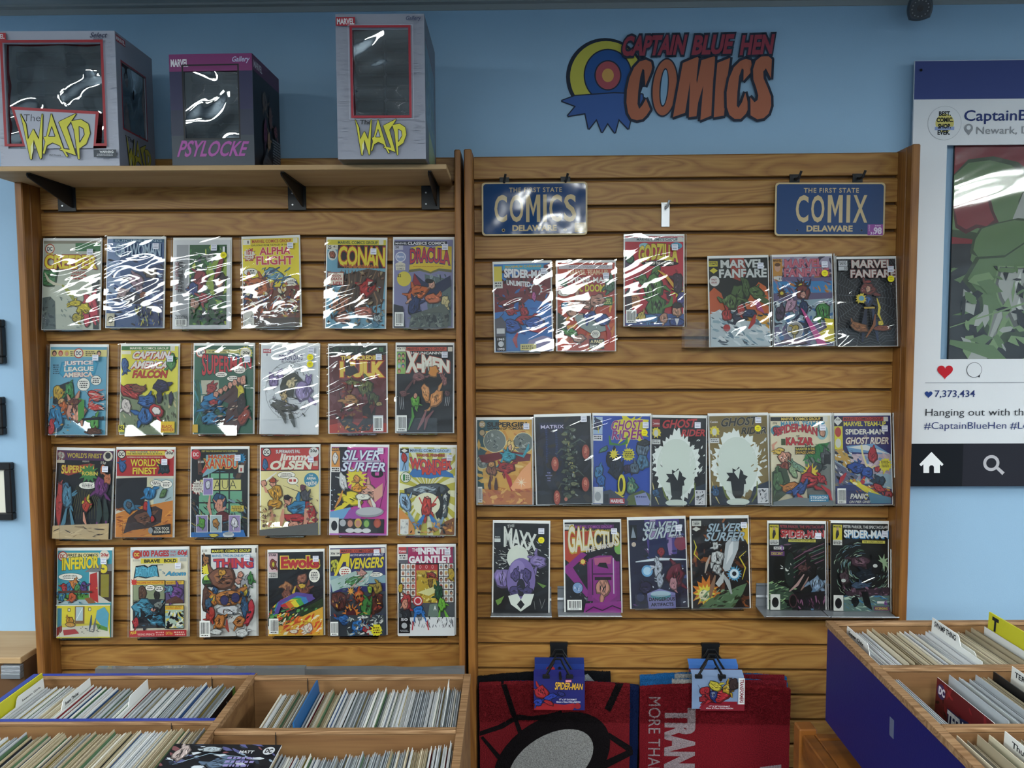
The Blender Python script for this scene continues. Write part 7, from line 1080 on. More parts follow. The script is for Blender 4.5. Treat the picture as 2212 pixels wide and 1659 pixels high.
ledge(RP, 1478, 1945, 753, .04, .055, M_ACRYL, 'long clear ledge with a free left end below the right licence plate', back=.075)
ledge(RP, 1029, 1474, 1094, .04, .046, M_ACRYL, 'long clear ledge under the left four of the row of seven comics')
ledge(RP, 1477, 1931, 1094, .04, .046, M_ACRYL, 'long clear ledge under the right end of the row of seven comics')
ledge(RP, 1372, 1606, 1318, .04, .046, M_ACRYL, 'short clear ledge under the violet and the fiery comics')
ledge(RP, 1060, 1192, 1335, .066, 0, M_GREYM, 'grey metal ledge under the white splashed sun comic', 'metal_ledge', dd=.066)
ledge(RP, 1206, 1343, 1334, .066, 0, M_GREYM, 'grey metal ledge under the purple and black comic', 'metal_ledge', dd=.066)
ledge(RP, 1652, 1790, 1335, .090, 0, M_GREYM, 'grey metal ledge jutting out under the dark comic with red title', 'metal_ledge', dd=.090)
ledge(RP, 1793, 1938, 1336, .090, 0, M_GREYM, 'grey metal ledge at the right under the dark swirling comic', 'metal_ledge', dd=.090)
# ------------------------------------------------------------ licence plates on hooks
M_PLATE = print_mat('plate paint', .14, .6)
_pn = M_PLATE.node_tree; _t = _pn.nodes.new('ShaderNodeTexCoord'); _n = _pn.nodes.new('ShaderNodeTexNoise'); _n.inputs['Scale'].default_value = 10; _n.inputs['Detail'].default_value = 1; _b = _pn.nodes.new('ShaderNodeBump'); _b.inputs['Strength'].default_value = .5; _b.inputs['Distance'].default_value = .02
_pn.links.new(_t.outputs['Object'], _n.inputs['Vector']); _pn.links.new(_n.outputs['Fac'], _b.inputs['Height']); _pn.links.new(_b.outputs[0], _pn.nodes['Principled BSDF'].inputs['Normal'])
M_PLATEF = print_mat('flat plate paint', .35, .3)
def plate(xl, xr, yt, yb, word, lab, sticker, tilt):
    uL, zt = RP.uw(xl, yt, .022); uR, zb = RP.uw(xr, yb, .022); w_ = uR-uL; h_ = zt-zb
    e = empty('licence_plate', RP.mat() @ Matrix.Translation((uL, -.018, zb)) @ Matrix.Rotation(tilt, 4, 'Y') @ Matrix.Rotation(math.radians(-2), 4, 'X'), lab, 'licence plate', None)
    def rr(x0, x1, z0, z1, r, n=5):
        p = []
        for cx, cz, a0 in ((x1-r, z1-r, 0), (x0+r, z1-r, 90), (x0+r, z0+r, 180), (x1-r, z0+r, 270)):
            for i in range(n+1): a = math.radians(a0+90*i/n); p.append((cx+r*math.cos(a), cz+r*math.sin(a)))
        return p
    b = MB(); b.prism(rr(0, w_, 0, h_, .010), 1, 0, .0012, 0, 'b9a57c'); b.build('plate', M_PRINT, e)
    P = Print(w_, 0, h_, -.0001, eps=6e-5, W=100, H=100*h_/w_); H = P.H; k = 100/w_
    P.poly([(x*k, (h_-z)*k) for x, z in rr(.0045, w_-.0045, .0045, h_-.0045, .008)], '173a66')
    CR = 'b5a27c'
    P.text('THE FIRST STATE', 26, H*.10, 50, H*.09, CR, b=.015, sp=1.15)
    ly, lh = H*.235, H*.515
    def big_m(x, w_m): t = w_m*.24; P.poly([x, ly+lh, x, ly, x+t*1.1, ly, x+w_m/2, ly+lh*.52, x+w_m-t*1.1, ly, x+w_m, ly, x+w_m, ly+lh, x+w_m-t, ly+lh, x+w_m-t, ly+lh*.30, x+w_m/2, ly+lh*.80, x+t, ly+lh*.30, x+t, ly+lh], CR)
    if word == 'COMIX': P.text('C', 19, ly, 11.5, lh, CR, b=.02); P.text('O', 33, ly, 12, lh, CR, b=.02); big_m(48, 13.5); P.rect(65, ly, 3.4, lh, CR); P.text('X', 71, ly, 13, lh, CR, b=.02)
    else: P.text('C', 12, ly, 12, lh, CR, b=.02); P.text('O', 26.5, ly, 13, lh, CR, b=.02); big_m(42, 13.5); P.rect(58.2, ly, 3.4, lh, CR); P.text('C', 64, ly, 12, lh, CR, b=.02); P.text('S', 78, ly, 11.5, lh, CR, b=.02)
    P.text('DELAWARE', 29, H*.805, 42, H*.115, CR, b=.04)
    if sticker:
        P.rect(84.5, 38.0, 14, 10.0, '84408c'); P.text('98', 90, 40.6, 7.4, 6.5, 'c9bcd0', b=.04); P.text('31', 87, 44.8, 3, 2.6, 'c9bcd0'); P.lines(91, 38.6, 6, 1.5, 1, 'c9bcd0')
        for i, c in enumerate('OCT'): P.text(c, 85.4, 38.6+i*2.2, 1.2, 1.5, 'c9bcd0')
    else: P.rect(88, 38.5, 11, 9.0, 'a8966c'); [P.text(t_, 90.5, 39.6+i*2.6, 6, 1.5, '54503c') for i, t_ in enumerate(('PLACE', 'STICKER', 'HERE'))]
    for x in (20.5, 79): P.ell(x, H-5, 1.5, 1.5, 'a8966c' if not sticker else '2c4c74'); P.ell(x, H-5, 1.0, 1.0, '0d1016')
    P.build('print', e, M_PLATEF if sticker else M_PLATE)
    return uL, zt, w_
pl = [plate(1040, 1269, 393, 507, 'COMICS', 'dented blue licence plate with cream letters on the left, covered in white glare', False, 0.0),
      plate(1676, 1912, 393, 507, 'COMIX', 'flat blue licence plate with cream letters and small purple sticker on the right', True, 0.010)]
def hook(u, z, col, lab, plate_h=.03, L=.03, wid=.028, grp=None):
    e = empty('slatwall_hook', RP.mat() @ Matrix.Translation((u, 0, z)), lab, 'hook', grp)
    b = MB(); b.bbox(-wid/2, wid/2, -.004, -.0006, -plate_h, 0, .0008); b.box(-wid/2, wid/2, -.0022, .012, 0, .003); b.build('back_plate', col, e)
    b = MB(); b.tube([(0, -.003, -.010), (0, -L*.5, -.014), (.001, -L*1.05, -.013), (.005, -L*1.25, .004)], .0034); b.build('prong', col, e)
gz = lambda px, py: min(gr, key=lambda g: abs(g-RP.uw(px, py)[1]))
for (px, lab, col) in ((1089, 'black hook at the left hole of the dented plate', M_BLACK), (1222, 'black hook at the right hole of the dented plate', M_BLACK), (1721, 'black hook at the left hole of the plate with the purple sticker', M_BLACK), (1858, 'black hook at the right hole of the plate with the purple sticker', M_BLACK)):
    u, z = RP.uw(px, 392, .02); hook(u, gz(px, 390)+.001, col, lab, .022, .034)
u, z = RP.uw(1437, 470, 0); hook(u, gz(1437, 445)+.001, M_CHROME, 'empty chrome hook plate above the red comic', .066, .030, .024)

# ------------------------------------------------------------ doormats
def mat_obj(lab, u0, u1, zt, h, d, base, shapes, letters=None, seed=1, tufts=9000, name='doormat', sag=.012, th=.012, slope=0.0, grp=None, face=None):
    """coir mat hanging against the panel: slab + raised bristles coloured by region"""
    w_ = u1-u0; e = empty(name, RP.mat() @ Matrix.Translation((u0, -d, zt-h)) @ Matrix.Rotation(slope, 4, 'Y'), lab, 'doormat', grp); rg = random.Random(seed)
    def top(x): t = x/w_; return h + sag*4*t*(1-t)*.8
    n = 40; prof = [(x*w_/n, top(x*w_/n)+rg.uniform(-.0012, .0012)) for x in range(n+1)]
    side = [(w_+rg.uniform(-.0012, .001), h*(1-i/24)) for i in range(1, 24)]; sidel = [(rg.uniform(-.001, .0012), h*i/24) for i in range(1, 24)]
    pts = prof + side + [(w_, 0), (0, 0)] + sidel
    b = MB(); b.prism(pts, 1, 0, th, 0, base); b.build('mat', M_COIR, e)
    def inside(p, poly):
        r = False; j = len(poly)-1
        for i in range(len(poly)):
            a, c = poly[i], poly[j]
            if (a[1] > p[1]) != (c[1] > p[1]) and p[0] < (c[0]-a[0])*(p[1]-a[1])/(c[1]-a[1])+a[0]: r = not r
            j = i
        return r
    # coloured regions as thin raised pile
    P = Print(1.0, 0, h, -.0003, eps=2e-4, W=1.0, H=1.0); P.W = 1e6; P.k = 1.0
    for c, poly in shapes: P.poly(poly, c, clip=False)
    fl = []
    if letters:
        for txt, x, y, lw, lh, c in letters:     # reads downwards
            vs, fs = text_mesh(txt, .06 if lh > .04 else .0, 0, 1.05); xa, xb = min(v[0] for v in vs), max(v[0] for v in vs); ya, yb = min(v[1] for v in vs), max(v[1] for v in vs)
            mp = [(x-((yb-v[1])/(yb-ya))*lh+lh, y+(v[0]-xa)/(xb-xa)*lw) for v in vs]
            P.flat(mp, fs, c, clip=False)
            for f in fs: fl.append((c, [mp[i] for i in f]))
    if shapes or letters: P.build('pile_pattern', e, M_COIR)
    vs = []; fs = []; cs = []
    zmin = max(0, (CAMZ-1.12)-(zt-h))            # bristles only where they can be seen
    t = MB()
    bb = [(c, q_, min(a[0] for a in q_), max(a[0] for a in q_), min(a[1] for a in q_), max(a[1] for a in q_)) for c, q_ in fl]
    for i in range(tufts):
        edge = rg.random() < .10
        if edge: x = rg.uniform(0, w_); z = top(x)-.001; y = rg.uniform(0, th)
        else: x = rg.uniform(0, w_); z = rg.uniform(zmin, top(x)); y = -.0006
        c = base; p = (x, h-z)
        for cc, poly in shapes:
            if inside(p, poly): c = cc
        for cc, q_, a0, a1, b0, b1 in bb:
            if a0 <= p[0] <= a1 and b0 <= p[1] <= b1 and inside(p, q_): c = cc; break
        s_ = rg.uniform(.0008, .0016); L = rg.uniform(.002, .0045); dx, dz = rg.uniform(-.5, .5)*L, rg.uniform(-.5, .5)*L
        if edge: v = [(x-s_, y, z), (x+s_, y, z), (x+dx, y-dz, z+L*.9)]
        else: v = [(x-s_, y, z-s_), (x+s_, y, z), (x+dx, y-L, z+dz)]
        if not edge and c != base: v = [(a, b_-.0006, c_) for a, b_, c_ in v]
        t.add(v, [(0, 1, 2)], 0, c)
    o = t.build('bristles', M_COIR, e, normals=False); o['kind'] = 'stuff'
    return e
# left stack
def hp(fr, d, u0, zt):
    return lambda px, py: (fr.uw(px, py, d)[0]-u0, zt-fr.uw(px, py, d)[1])
def stack_mat(xa, xb, yt, d, **k):
    u0, zt = RP.uw(xa, yt, d); u1, _ = RP.uw(xb, yt, d); k.setdefault('h', .73); return u0, u1, zt
HMAT = .73; FZ = .0
u0, u1, zt = stack_mat(1033, 1346, 1466, .020); mat_obj('shaggy black doormat at the back of the left stack', u0, u1, zt, HMAT, .020, '14161a', [('8b9096', [(.30, .02), (.36, .0), (.40, .05), (.40, .12), (.30, .12)])], seed=3, tufts=3500, slope=-.05, th=.010)
u0, u1, zt = stack_mat(1050, 1374, 1477, .045); mat_obj('navy blue doormat in the middle of the left stack', u0, u1, zt, HMAT, .045, '17244c', [], seed=4, tufts=2500, th=.012, slope=.012)
u0, u1, zt = stack_mat(1035, 1361, 1479, .078)
f = hp(RP, .078, u0, zt); cq = lambda L: [f(1000+L[i]/5.53, 1360+L[i+1]/5.53) for i in range(0, len(L), 2)]
K2 = '141012'; sh_ = [(K2, cq([455, 650, 520, 650, 640, 1010, 600, 1060, 570, 1010])), (K2, cq([200, 1215, 420, 1140, 600, 1040, 640, 1010, 820, 1030, 1000, 1010, 1180, 960, 1180, 1040, 900, 1080, 640, 1080, 480, 1180, 200, 1270])),
       (K2, cq([210, 1290, 240, 1270, 500, 1560, 500, 1640, 470, 1620])), (K2, cq([1830, 640, 1920, 640, 1760, 980, 1690, 940])), (K2, cq([1700, 1270, 1750, 1230, 2020, 1400, 2020, 1470, 1960, 1450])), (K2, cq([1500, 1653, 1960, 1440, 2030, 1430, 2030, 1490, 1700, 1660])), (K2, cq([600, 1060, 650, 1060, 720, 1240, 660, 1240]))]
def ell_(cx, cy, rx, ry, rot, n=36): return [(cx+rx*math.cos(a)*math.cos(rot)-ry*math.sin(a)*math.sin(rot), cy+rx*math.cos(a)*math.sin(rot)+ry*math.sin(a)*math.cos(rot)) for a in [i*6.2832/n for i in range(n)]]
flat2 = lambda L: [v for p in L for v in p]
sh_ += [(K2, cq(flat2(ell_(1060, 1560, 760, 500, -.55)))), ('8f8e8c', cq(flat2(ell_(1050, 1590, 560, 330, -.55))))]
mat_obj('dark red doormat with black bands and a grey oval, front of the left stack', u0, u1, zt, HMAT, .078, '6e1a20', sh_, seed=5, tufts=14000, th=.014, sag=.008)
# right stack
u0, u1, zt = stack_mat(1383, 1700, 1462, .024); mat_obj('bright blue and grey doormat at the back of the right stack', u0, u1, zt, HMAT, .024, '1f5c94', [('8d8c8a', [(.10, -.01), (.24, -.01), (.24, .3), (.10, .3)]), ('6e1a24', [(.24, -.01), (.42, -.01), (.42, .3), (.24, .3)])], seed=6, tufts=3000, th=.012, sag=.014)
u0, u1, zt = stack_mat(1384, 1702, 1474, .050); mat_obj('blue and grey doormat in the middle of the right stack', u0, u1, zt, HMAT, .050, '1d578c', [('93918f', [(.09, -.01), (.22, -.01), (.22, .3), (.09, .3)]), ('6e1a24', [(.22, -.01), (.42, -.01), (.42, .3), (.22, .3)])], seed=7, tufts=3000, th=.012, sag=.012)
u0, u1, zt = stack_mat(1381, 1706, 1487, .080); f = hp(RP, .080, u0, zt)
GL = '8f8084'
a0 = f(1399, 1505); a1 = f(1424, 1659); b0 = f(1433, 1528); b1 = f(1500, 1659)
mat_obj('dark red doormat with grey lettering running down it, front of the right stack', u0, u1, zt, HMAT, .080, '6f161f', [(GL, [(f(1640, 1660)[0], .0+f(1640, 1656)[1]), (f(1686, 1652)[0], f(1686, 1650)[1]), (f(1688, 1659)[0], .45), (f(1640, 1659)[0], .45)])],
        letters=[('TRANSFORMERS', b0[0], b0[1], .50, b1[0]-b0[0], GL), ('MORE THAN MEETS THE EYE', a0[0], a0[1], .54, a1[0]-a0[0], GL)], seed=8, tufts=14000, th=.014, sag=.014, slope=.004)
# hangers: black faceout and wire clips, header cards
def hanger(px, pyt, lab):
    u, z = RP.uw(px, pyt, 0); z = gz(px, pyt)+.001
    e = empty('hanging_bracket', RP.mat() @ Matrix.Translation((u, 0, z)), lab, 'hook', 'black brackets carrying the doormats'); b = MB(); b.bbox(-.025, .025, -.006, -.0006, -.085, 0, .001); b.box(-.026, .026, -.009, .012, -.008, .003); b.build('back_plate', M_BLACK, e)
    b = MB(); b.tube([(0, -.004, -.035), (0, -.06, -.045), (0, -.13, -.052), (0, -.135, -.045)], .004); b.build('arm', M_BLACK, e)
    return u, z
def clipw(px, ya, yb_, d, w2, lab):
    u, z = RP.uw(px, ya, d); drop = z-RP.uw(px, yb_, d)[1]
    e = empty('wire_hanger', RP.mat() @ Matrix.Translation((u, -d, z)), lab, 'hanger', None)
    b = MB(); b.tube([(-w2, 0, -drop), (-w2*.42, 0, -drop*.28), (-w2*.25, 0, 0), (w2*.25, 0, 0), (w2*.42, 0, -drop*.28), (w2, 0, -drop)], .0032, 6); b.build('wire', M_BLACK, e)
    b = MB()
    for s_ in (-1, 1): b.bbox(s_*w2-.010, s_*w2+.010, -.004, .004, -drop-.008, -drop+.002, .001)
    b.build('clip', M_BLACK, e)
ua, za = hanger(1207, 1390, 'black bracket holding the left stack of doormats'); ub, zb = hanger(1534, 1390, 'black bracket holding the right stack of doormats')
for (px0, side) in ((1207, 'left'), (1537, 'right')):
    for k, (px, ya, yb_, d, w2) in enumerate(((px0, 1404, 1436, .030, .040), (px0+2, 1414, 1449, .082, .036), (px0-2, 1424, 1459, .118, .033))):
        clipw(px, ya, yb_, d, w2, 'black wire hanger with clips, %s of the %s doormat stack' % (('rearmost', 'middle', 'front')[k], side))
def card(pts, d, lab, art, bg):
    (xa, ya, xb, yb) = pts; uL, zt_ = RP.uw(xa, ya, d); uR, zb_ = RP.uw(xb, yb, d); w_ = uR-uL; h_ = zt_-zb_
    e = empty('header_card', RP.mat() @ Matrix.Translation((uL, -d, zb_)), lab, 'card'); b = MB(); b.box(0, w_, 0, .0012, 0, h_, 0, bg); b.add([(0, 0, h_), (w_, 0, h_), (w_, .022, h_+.010), (0, .022, h_+.010)], [(0, 1, 2, 3)], 0, bg); b.build('card', M_PRINT, e)
    P = Print(w_, 0, h_, -.0001, eps=5e-5, W=100, H=100*h_/w_); art(P); P.build('print', e, M_PRINT)
def hb(P): P.rect(0, 0, 100, P.H, '233878')
card((1155, 1434, 1262, 1452), .070, 'folded blue header card with a red edge behind the front left card', lambda P: (P.rect(0, 0, 100, 60, '23367c'), P.rect(0, P.H*.8, 100, P.H*.2, '94282f'), P.ell(32, 12, 9, 8, 'a02c30')), '1f2f6c')
card((1488, 1437, 1594, 1452), .070, 'folded blue header card behind the front right card', lambda P: (P.rect(0, 0, 100, 60, '3f6cb0'), P.rect(0, P.H*.5, 100, P.H*.5, '5c2c34')), '3f6cb0')
def ca(P):
    P.rect(0, 0, 100, P.H, '26286a'); P.poly([0, 55, 30, 54, 60, 57, 78, 54, 84, 58, 76, 70, 0, 70], 'a4262c'); P.blob(16, 32, 13, 14, '9c2830', seed=2, rot=-.5, marks=6); P.blob(8, 52, 10, 8, '2c3c94', seed=3); P.blob(34, 40, 14, 6, '2c3c94', seed=4, rot=-.4); P.blob(54, 34, 8, 5, '2a3070', seed=5, rot=.4); P.blob(30, 52, 12, 4, '98262c', seed=6, rot=.4)
    P.ell(86, 58, 6, 6, '98262c'); P.text('SPIDER-MAN', 41, 11, 54, 14, 'd0a43a', b=.02, sh=.12, out='6c4418', ow=.02, taper=-.12); P.rect(62, 5, 12, 5, 'c8505c'); P.text('MARVEL', 63, 6, 10, 3, 'd8d4d8', b=.02)
    P.text('17" x 29" DOORMAT', 50, 43, 34, 3.4, 'd4d4e4', b=.02); P.text('43cm x 73cm PAILLASSON', 44, 48, 47, 3.4, 'd4d4e4', b=.02)
card((1153, 1461, 1263, 1534), .112, 'blue and red header card with gold lettering on the front left doormat', ca, '26286a')
def cb(P):
    P.rect(0, 0, 100, P.H, '7c92b4'); P.poly([14, 64, 22, 50, 88, 50, 88, 64], '8c2030'); P.rect(0, 0, 0, 0, K)
    P.blob(30, 46, 20, 7, '8c2630', seed=2, marks=6); P.blob(52, 38, 26, 14, 'a02830', seed=3, marks=9); P.blob(42, 36, 8, 11, '28346c', seed=4, marks=5, hl='8a94a8'); P.blob(44, 18, 16, 9, 'b8ac3c', seed=5, rot=.4, marks=6); P.blob(68, 22, 12, 11, 'a8882c', seed=6, marks=8, hl='d0c06c'); P.blob(80, 14, 9, 13, '3a2c2c', seed=7, marks=3); P.stroke([(10, 14), (18, 28)], 2, '3c4450'); P.blob(24, 26, 9, 10, '94262e', seed=8, rot=.5)
    P.rect(88, 0, 12, 52, 'd8dadc'); P.poly([22, 52, 100, 52, 100, 70, 14, 70], '7c1c2a'); P.text('TRANSFORMERS', 98, 3, 46, 7.5, '7c1c2a', b=.03, vert='cw'); P.text('17" X 29" DOORMAT', 32, 55, 40, 3.0, 'd4ccd4', b=.02); P.text('43cm X 73cm PAILLASSON', 26, 59, 52, 3.0, 'd4ccd4', b=.02)
card((1495, 1461, 1606, 1532), .112, 'pale blue header card with red shapes and upright lettering on the front right doormat', cb, '7c92b4')

# ------------------------------------------------------------ comic bins
def floor_legs(parent, x0, x1, y0, y1, z):
    for x in (x0, x1-.04):
        for y in (y0, y1-.04): MB().bbox(x, x+.04, y, y+.04, 0, z, .002).build('leg', M_FRAME, parent)
M_CARDY = simple('yellow card', 'c9c52c', .55, bump=.15, bscale=120)
def bin_obj(lab, xL, xR, yback, pitch, nrow, zback, slope, depth, blue_rim=False, blue_side=False, th=.012, splitx=None):
    """open tray: z of the rim falls by slope towards the camera. children: side_board, divider, rim strips, bottom"""
    e = empty('comic_bin', None, lab, 'bin'); zr = lambda y: zback-(yback-y)*slope; yf = yback-pitch*nrow
    def sideb(xa, xb, nm, mat):
        b = MB(); b.prism([(yf, zr(yf)-.012), (yback, zback-.012), (yback, zback-depth), (yf, zr(yf)-depth)], 0, xa, xb); b.build(nm, mat, e)
    sideb(xL-th, xL, 'side_board', M_BLUEP if blue_side else M_BIN); sideb(xR, xR+th, 'side_board', M_BIN)
    # side rims
    for a, b_ in ((xL-th-.002, xL+.002), (xR-.002, xR+th+.002)):
        m = MB(); m.prism([(yf-.006, zr(yf)-.013), (yf-.006, zr(yf)), (yback+.006, zback), (yback+.006, zback-.013)], 0, a, b_); m.build('rim', M_BINRIM, e)
        if blue_rim:
            m = MB(); q_ = (a+b_)/2; m.prism([(yf-.0055, zr(yf)+.0002), (yf-.0055, zr(yf)+.001), (yback+.0055, zback+.001), (yback+.0055, zback+.0002)], 0, a+.001 if a < xL else a+.0005, b_-.0045 if a > xL else b_-.001); m.build('rim_laminate', M_BLUERIM, e)
    for i in range(nrow+1):
        y = yback-pitch*i; z = zr(y)
        m = MB(); m.bbox(xL+.0005, xR-.0005, y-th/2, y+th/2, z-depth, z-.010, .001); m.build('divider', M_BIN, e)
        m = MB(); m.bbox(xL+.0022, xR-.0022, y-th/2-.003, y+th/2+.001, z-.0085, z-.0003, .0015)
        m.build('divider_rim', M_BINRIM, e)
        if blue_rim: m = MB(); m.box(xL+.0025, xR-.0025, y-th/2+.0025, y+th/2+.0005, z-.0001, z+.0009); m.build('rim_laminate', M_BLUERIM, e)
        if blue_rim or splitx:
            sx_ = splitx or xR-.10; m = MB(); m.box(sx_, sx_+.0015, y-th/2-.0035, y-th/2-.0006, z-.10, z-.002); m.build('groove', M_GAP, e)
    m = MB(); m.prism([(yf, zr(yf)-depth-.0005), (yback, zback-depth-.0005), (yback, zback-depth-.010), (yf, zr(yf)-depth-.010)], 0, xL, xR); m.build('bottom', M_BIN, e)
    return e, zr
def zof(py, Y): # height of the ray through py at depth Y on the optical column
    r = px_ray(1106, py); return CAMZ + r.z*Y/r.y
def xof(px, Y, z):
    # column for a point at depth Y and height z
    p = Vector((0, Y, z-CAMZ)); dep = p.dot(c_f); return (px-1106)/FPX*dep + 0.0
# sheet library: side-by-side board + pages, top edge visible
def sheet_mesh(nm, wy, hz, tb, tpg, cb_, cp_, cf):
    b = MB(); b.box(0, tb, 0, wy, 0, hz, 0, cb_); b.box(tb, tb+tpg, .002, wy-.002, 0, hz-.004, 0, cp_)
    b.add([(tb+tpg+.0002, .002, .001), (tb+tpg+.0002, wy-.002, .001), (tb+tpg+.0002, wy-.002, hz-.004), (tb+tpg+.0002, .002, hz-.004)], [(0, 1, 2, 3)], 0, cf)
    return b
SHEETS = {}
def sheet_data(kind):
    if kind not in SHEETS:
        rg = random.Random(hash(kind) % 1000 if not isinstance(kind, tuple) else kind[1]*7+ord(kind[0][0])); fam, i = kind
        pal = {'white': (['dfe1e0', 'd6d8da', 'e6e6e2', 'cfd2d6'], ['d2d4d2', 'c4c8ca', 'dcdad2']), 'cream': (['cfc5ae', 'bcb096', 'dcd8cc', 'a89c84'], ['b0a286', 'a39678', 'c2b698', '8c8068']), 'grey': (['bfc4c8', 'aab0b6', 'd6dadc'], ['7c848a', '5c646a', '989ea2', '6a7078'])}[fam]
        cf = rg.choice(('34507c', '8a3038', '3c3f44', '9a8a4c', '6c7c84', 'b0a890', '2c3038', '5a7a5c'))
        b = sheet_mesh('c', .176, .262, rg.uniform(.0009, .0014), rg.uniform(.0012, .0026), rg.choice(pal[0]), rg.choice(pal[1]), cf); o = b.build('filed_comic', M_PAPER); SHEETS[kind] = o.data; bpy.data.objects.remove(o)
    return SHEETS[kind]
def fill_row(xa, xb, yfront, ztop, lean, n, fams, lab, grp, seed, prof=None, stuff=None, ystart=0.004, zs=1.0):
    """n filed comics from xa to xb, tops near ztop, leaning by `lean` radians"""
    rg = random.Random(seed); H_ = .262
    bag = MB() if stuff else None
    for i in range(n):
        t = (i+.5)/n; x = xa+(xb-xa)*t+rg.uniform(-.0008, .0008); fam = fams(t) if callable(fams) else fams[min(int(t*len(fams)), len(fams)-1)]
        if rg.random() < .12: fam = rg.choice(('white', 'cream', 'grey'))
        ln = (lean(t) if callable(lean) else lean)+rg.uniform(-.012, .012); zt_ = ztop+(prof(t) if prof else 0)+rg.uniform(-.005, .005)+(rg.random() < .10)*.008
        y = yfront+ystart+rg.uniform(-.002, .003); m = Matrix.Translation((x, y, zt_)) @ Matrix.Rotation(ln, 4, 'Y') @ Matrix.Translation((0, 0, -H_*zs)) @ Matrix.Scale(zs, 4, (0, 0, 1)); data = sheet_data((fam, rg.randrange(6)))
        if bag is not None:
            bs = len(bag.v); bag.v += [tuple(m @ v.co) for v in data.vertices]; ca_ = data.color_attributes['Col'].data
            for p in data.polygons:
                bag.f.append(tuple(bs+k for k in p.vertices)); bag.m.append(0); c = ca_[p.loop_start].color; bag.c.append((c[0], c[1], c[2]))
            continue
        o = bpy.data.objects.new('filed_comic', data); COL.objects.link(o); o.matrix_world = m; tag(o, fam + '-edged ' + lab, 'comic', grp)
    return bag
def divider_card(x, y, ztop, lean, mat, wy, hz, lab, name='divider_card', text=None, th=.0012, tab=None, side=1, tcol='26282c', txs=.003):
    e = empty(name, Matrix.Translation((x, y, ztop)) @ Matrix.Rotation(lean, 4, 'Y') @ Matrix.Translation((0, 0, -hz)), lab, 'divider'); b = MB()
    if tab: p = [(0, 0), (wy, 0), (wy, hz-.02)] + ([(wy, hz), (wy-tab+.006, hz), (wy-tab, hz-.004), (wy-tab-.008, hz-.02), (0, hz-.02)] if tab > 0 else [(-tab+.008, hz-.02), (-tab, hz-.004), (-tab-.006, hz), (0, hz)])
    else: p = [(0, 0), (wy, 0), (wy, hz), (0, hz)]
    b.prism(p, 0, 0, th); b.build('card', mat, e)
    if text:
        P = Print(1.0, 0, 0, 0, eps=6e-5); P.W = 1e6; t_, y0, wl, hl, z0 = text[:5]; vs, fs = text_mesh(t_, text[5] if len(text) > 5 else .02, 0, 1); xa, xb = min(v[0] for v in vs), max(v[0] for v in vs); ya, yb = min(v[1] for v in vs), max(v[1] for v in vs)
        P.mb.add([((th+.0003) if side > 0 else -.0003, y0+((v[0]-xa)/(xb-xa)*wl if side > 0 else wl-(v[0]-xa)/(xb-xa)*wl), z0+(v[1]-ya)/(yb-ya)*hl) for v in vs], fs, 0, tcol); P.build('writing', e, M_MATTE)
    return e
# --- left bin with blue rim, two rows
YA = 1.86; zA = zof(1453.5, YA); xAR = xof(539, YA, zA); xAL = xAR-.53
eA, zrA = bin_obj('wooden comic bin with a blue laminate rim at the lower left', xAL, xAR, YA, .226, 3, zA, .0, .29, blue_rim=True, splitx=xAR-.095)
floor_legs(eA, xAL, xAR, YA-.60, YA-.02, zA-.305)
# --- bin next to it
YB = 1.80; zB = zof(1457.5, YB); xBL = xAR+.0285; xBR = xof(1001, YB, zB)
eB, zrB = bin_obj('worn brown comic bin with an empty left end, right of the blue-rimmed bin', xBL, xBR, YB, .250, 3, zB, .0, .29, splitx=xBL+.13)
floor_legs(eB, xBL, xBR, YB-.60, YB-.02, zB-.305)
# --- right bin, blue outside
YR = 1.66; zR = zof(1346, YR); xRL = xof(1797, YR, zR); xRR = xRL+.80
eR, zrR = bin_obj('comic bin with a dark blue side and wooden rim at the lower right', xRL, xRR, YR, .2135, 3, zR, .03, .225, blue_side=True)
m = MB(); yf_ = YR-.2135*3
te = empty('bin_table', None, 'brown wooden table carrying the blue-sided bin', 'table')
zt_ = zR-.247-.03*.64
for nm, a in (('rail', (xRL-.055, xRL-.028, yf_-.05, YR+.02, zt_-.055, zt_-.002)), ('rail', (xRL-.027, xRR+.02, YR-.0, YR+.025, zt_-.055, zt_-.002)), ('leg', (xRL-.060, xRL-.020, YR+.0215, YR+.06, 0, zt_+.008)), ('leg', (xRR-.02, xRR+.02, YR+.026, YR+.06, 0, zt_-.002)), ('leg', (xRL-.055, xRL-.02, yf_-.09, yf_-.051, 0, zt_-.002)), ('leg', (xRR-.02, xRR+.02, yf_-.09, yf_-.05, 0, zt_-.002)), ('top', (xRL-.027, xRR+.02, yf_-.05, YR-.001, zt_-.022, zt_-.004))):
    MB().bbox(*a, .003).build(nm, M_FRAME, te)
m = MB(); yy = YR-.50; m.box(xRL-.0127, xRL-.0121, YR-.30, YR-.285, zR-.105, zR-.07); o = m.build('tape_scrap', simple('tape', '59617a', .5), eR)

PA = lambda s: s
W_, C_, G_ = 'white', 'cream', 'grey'
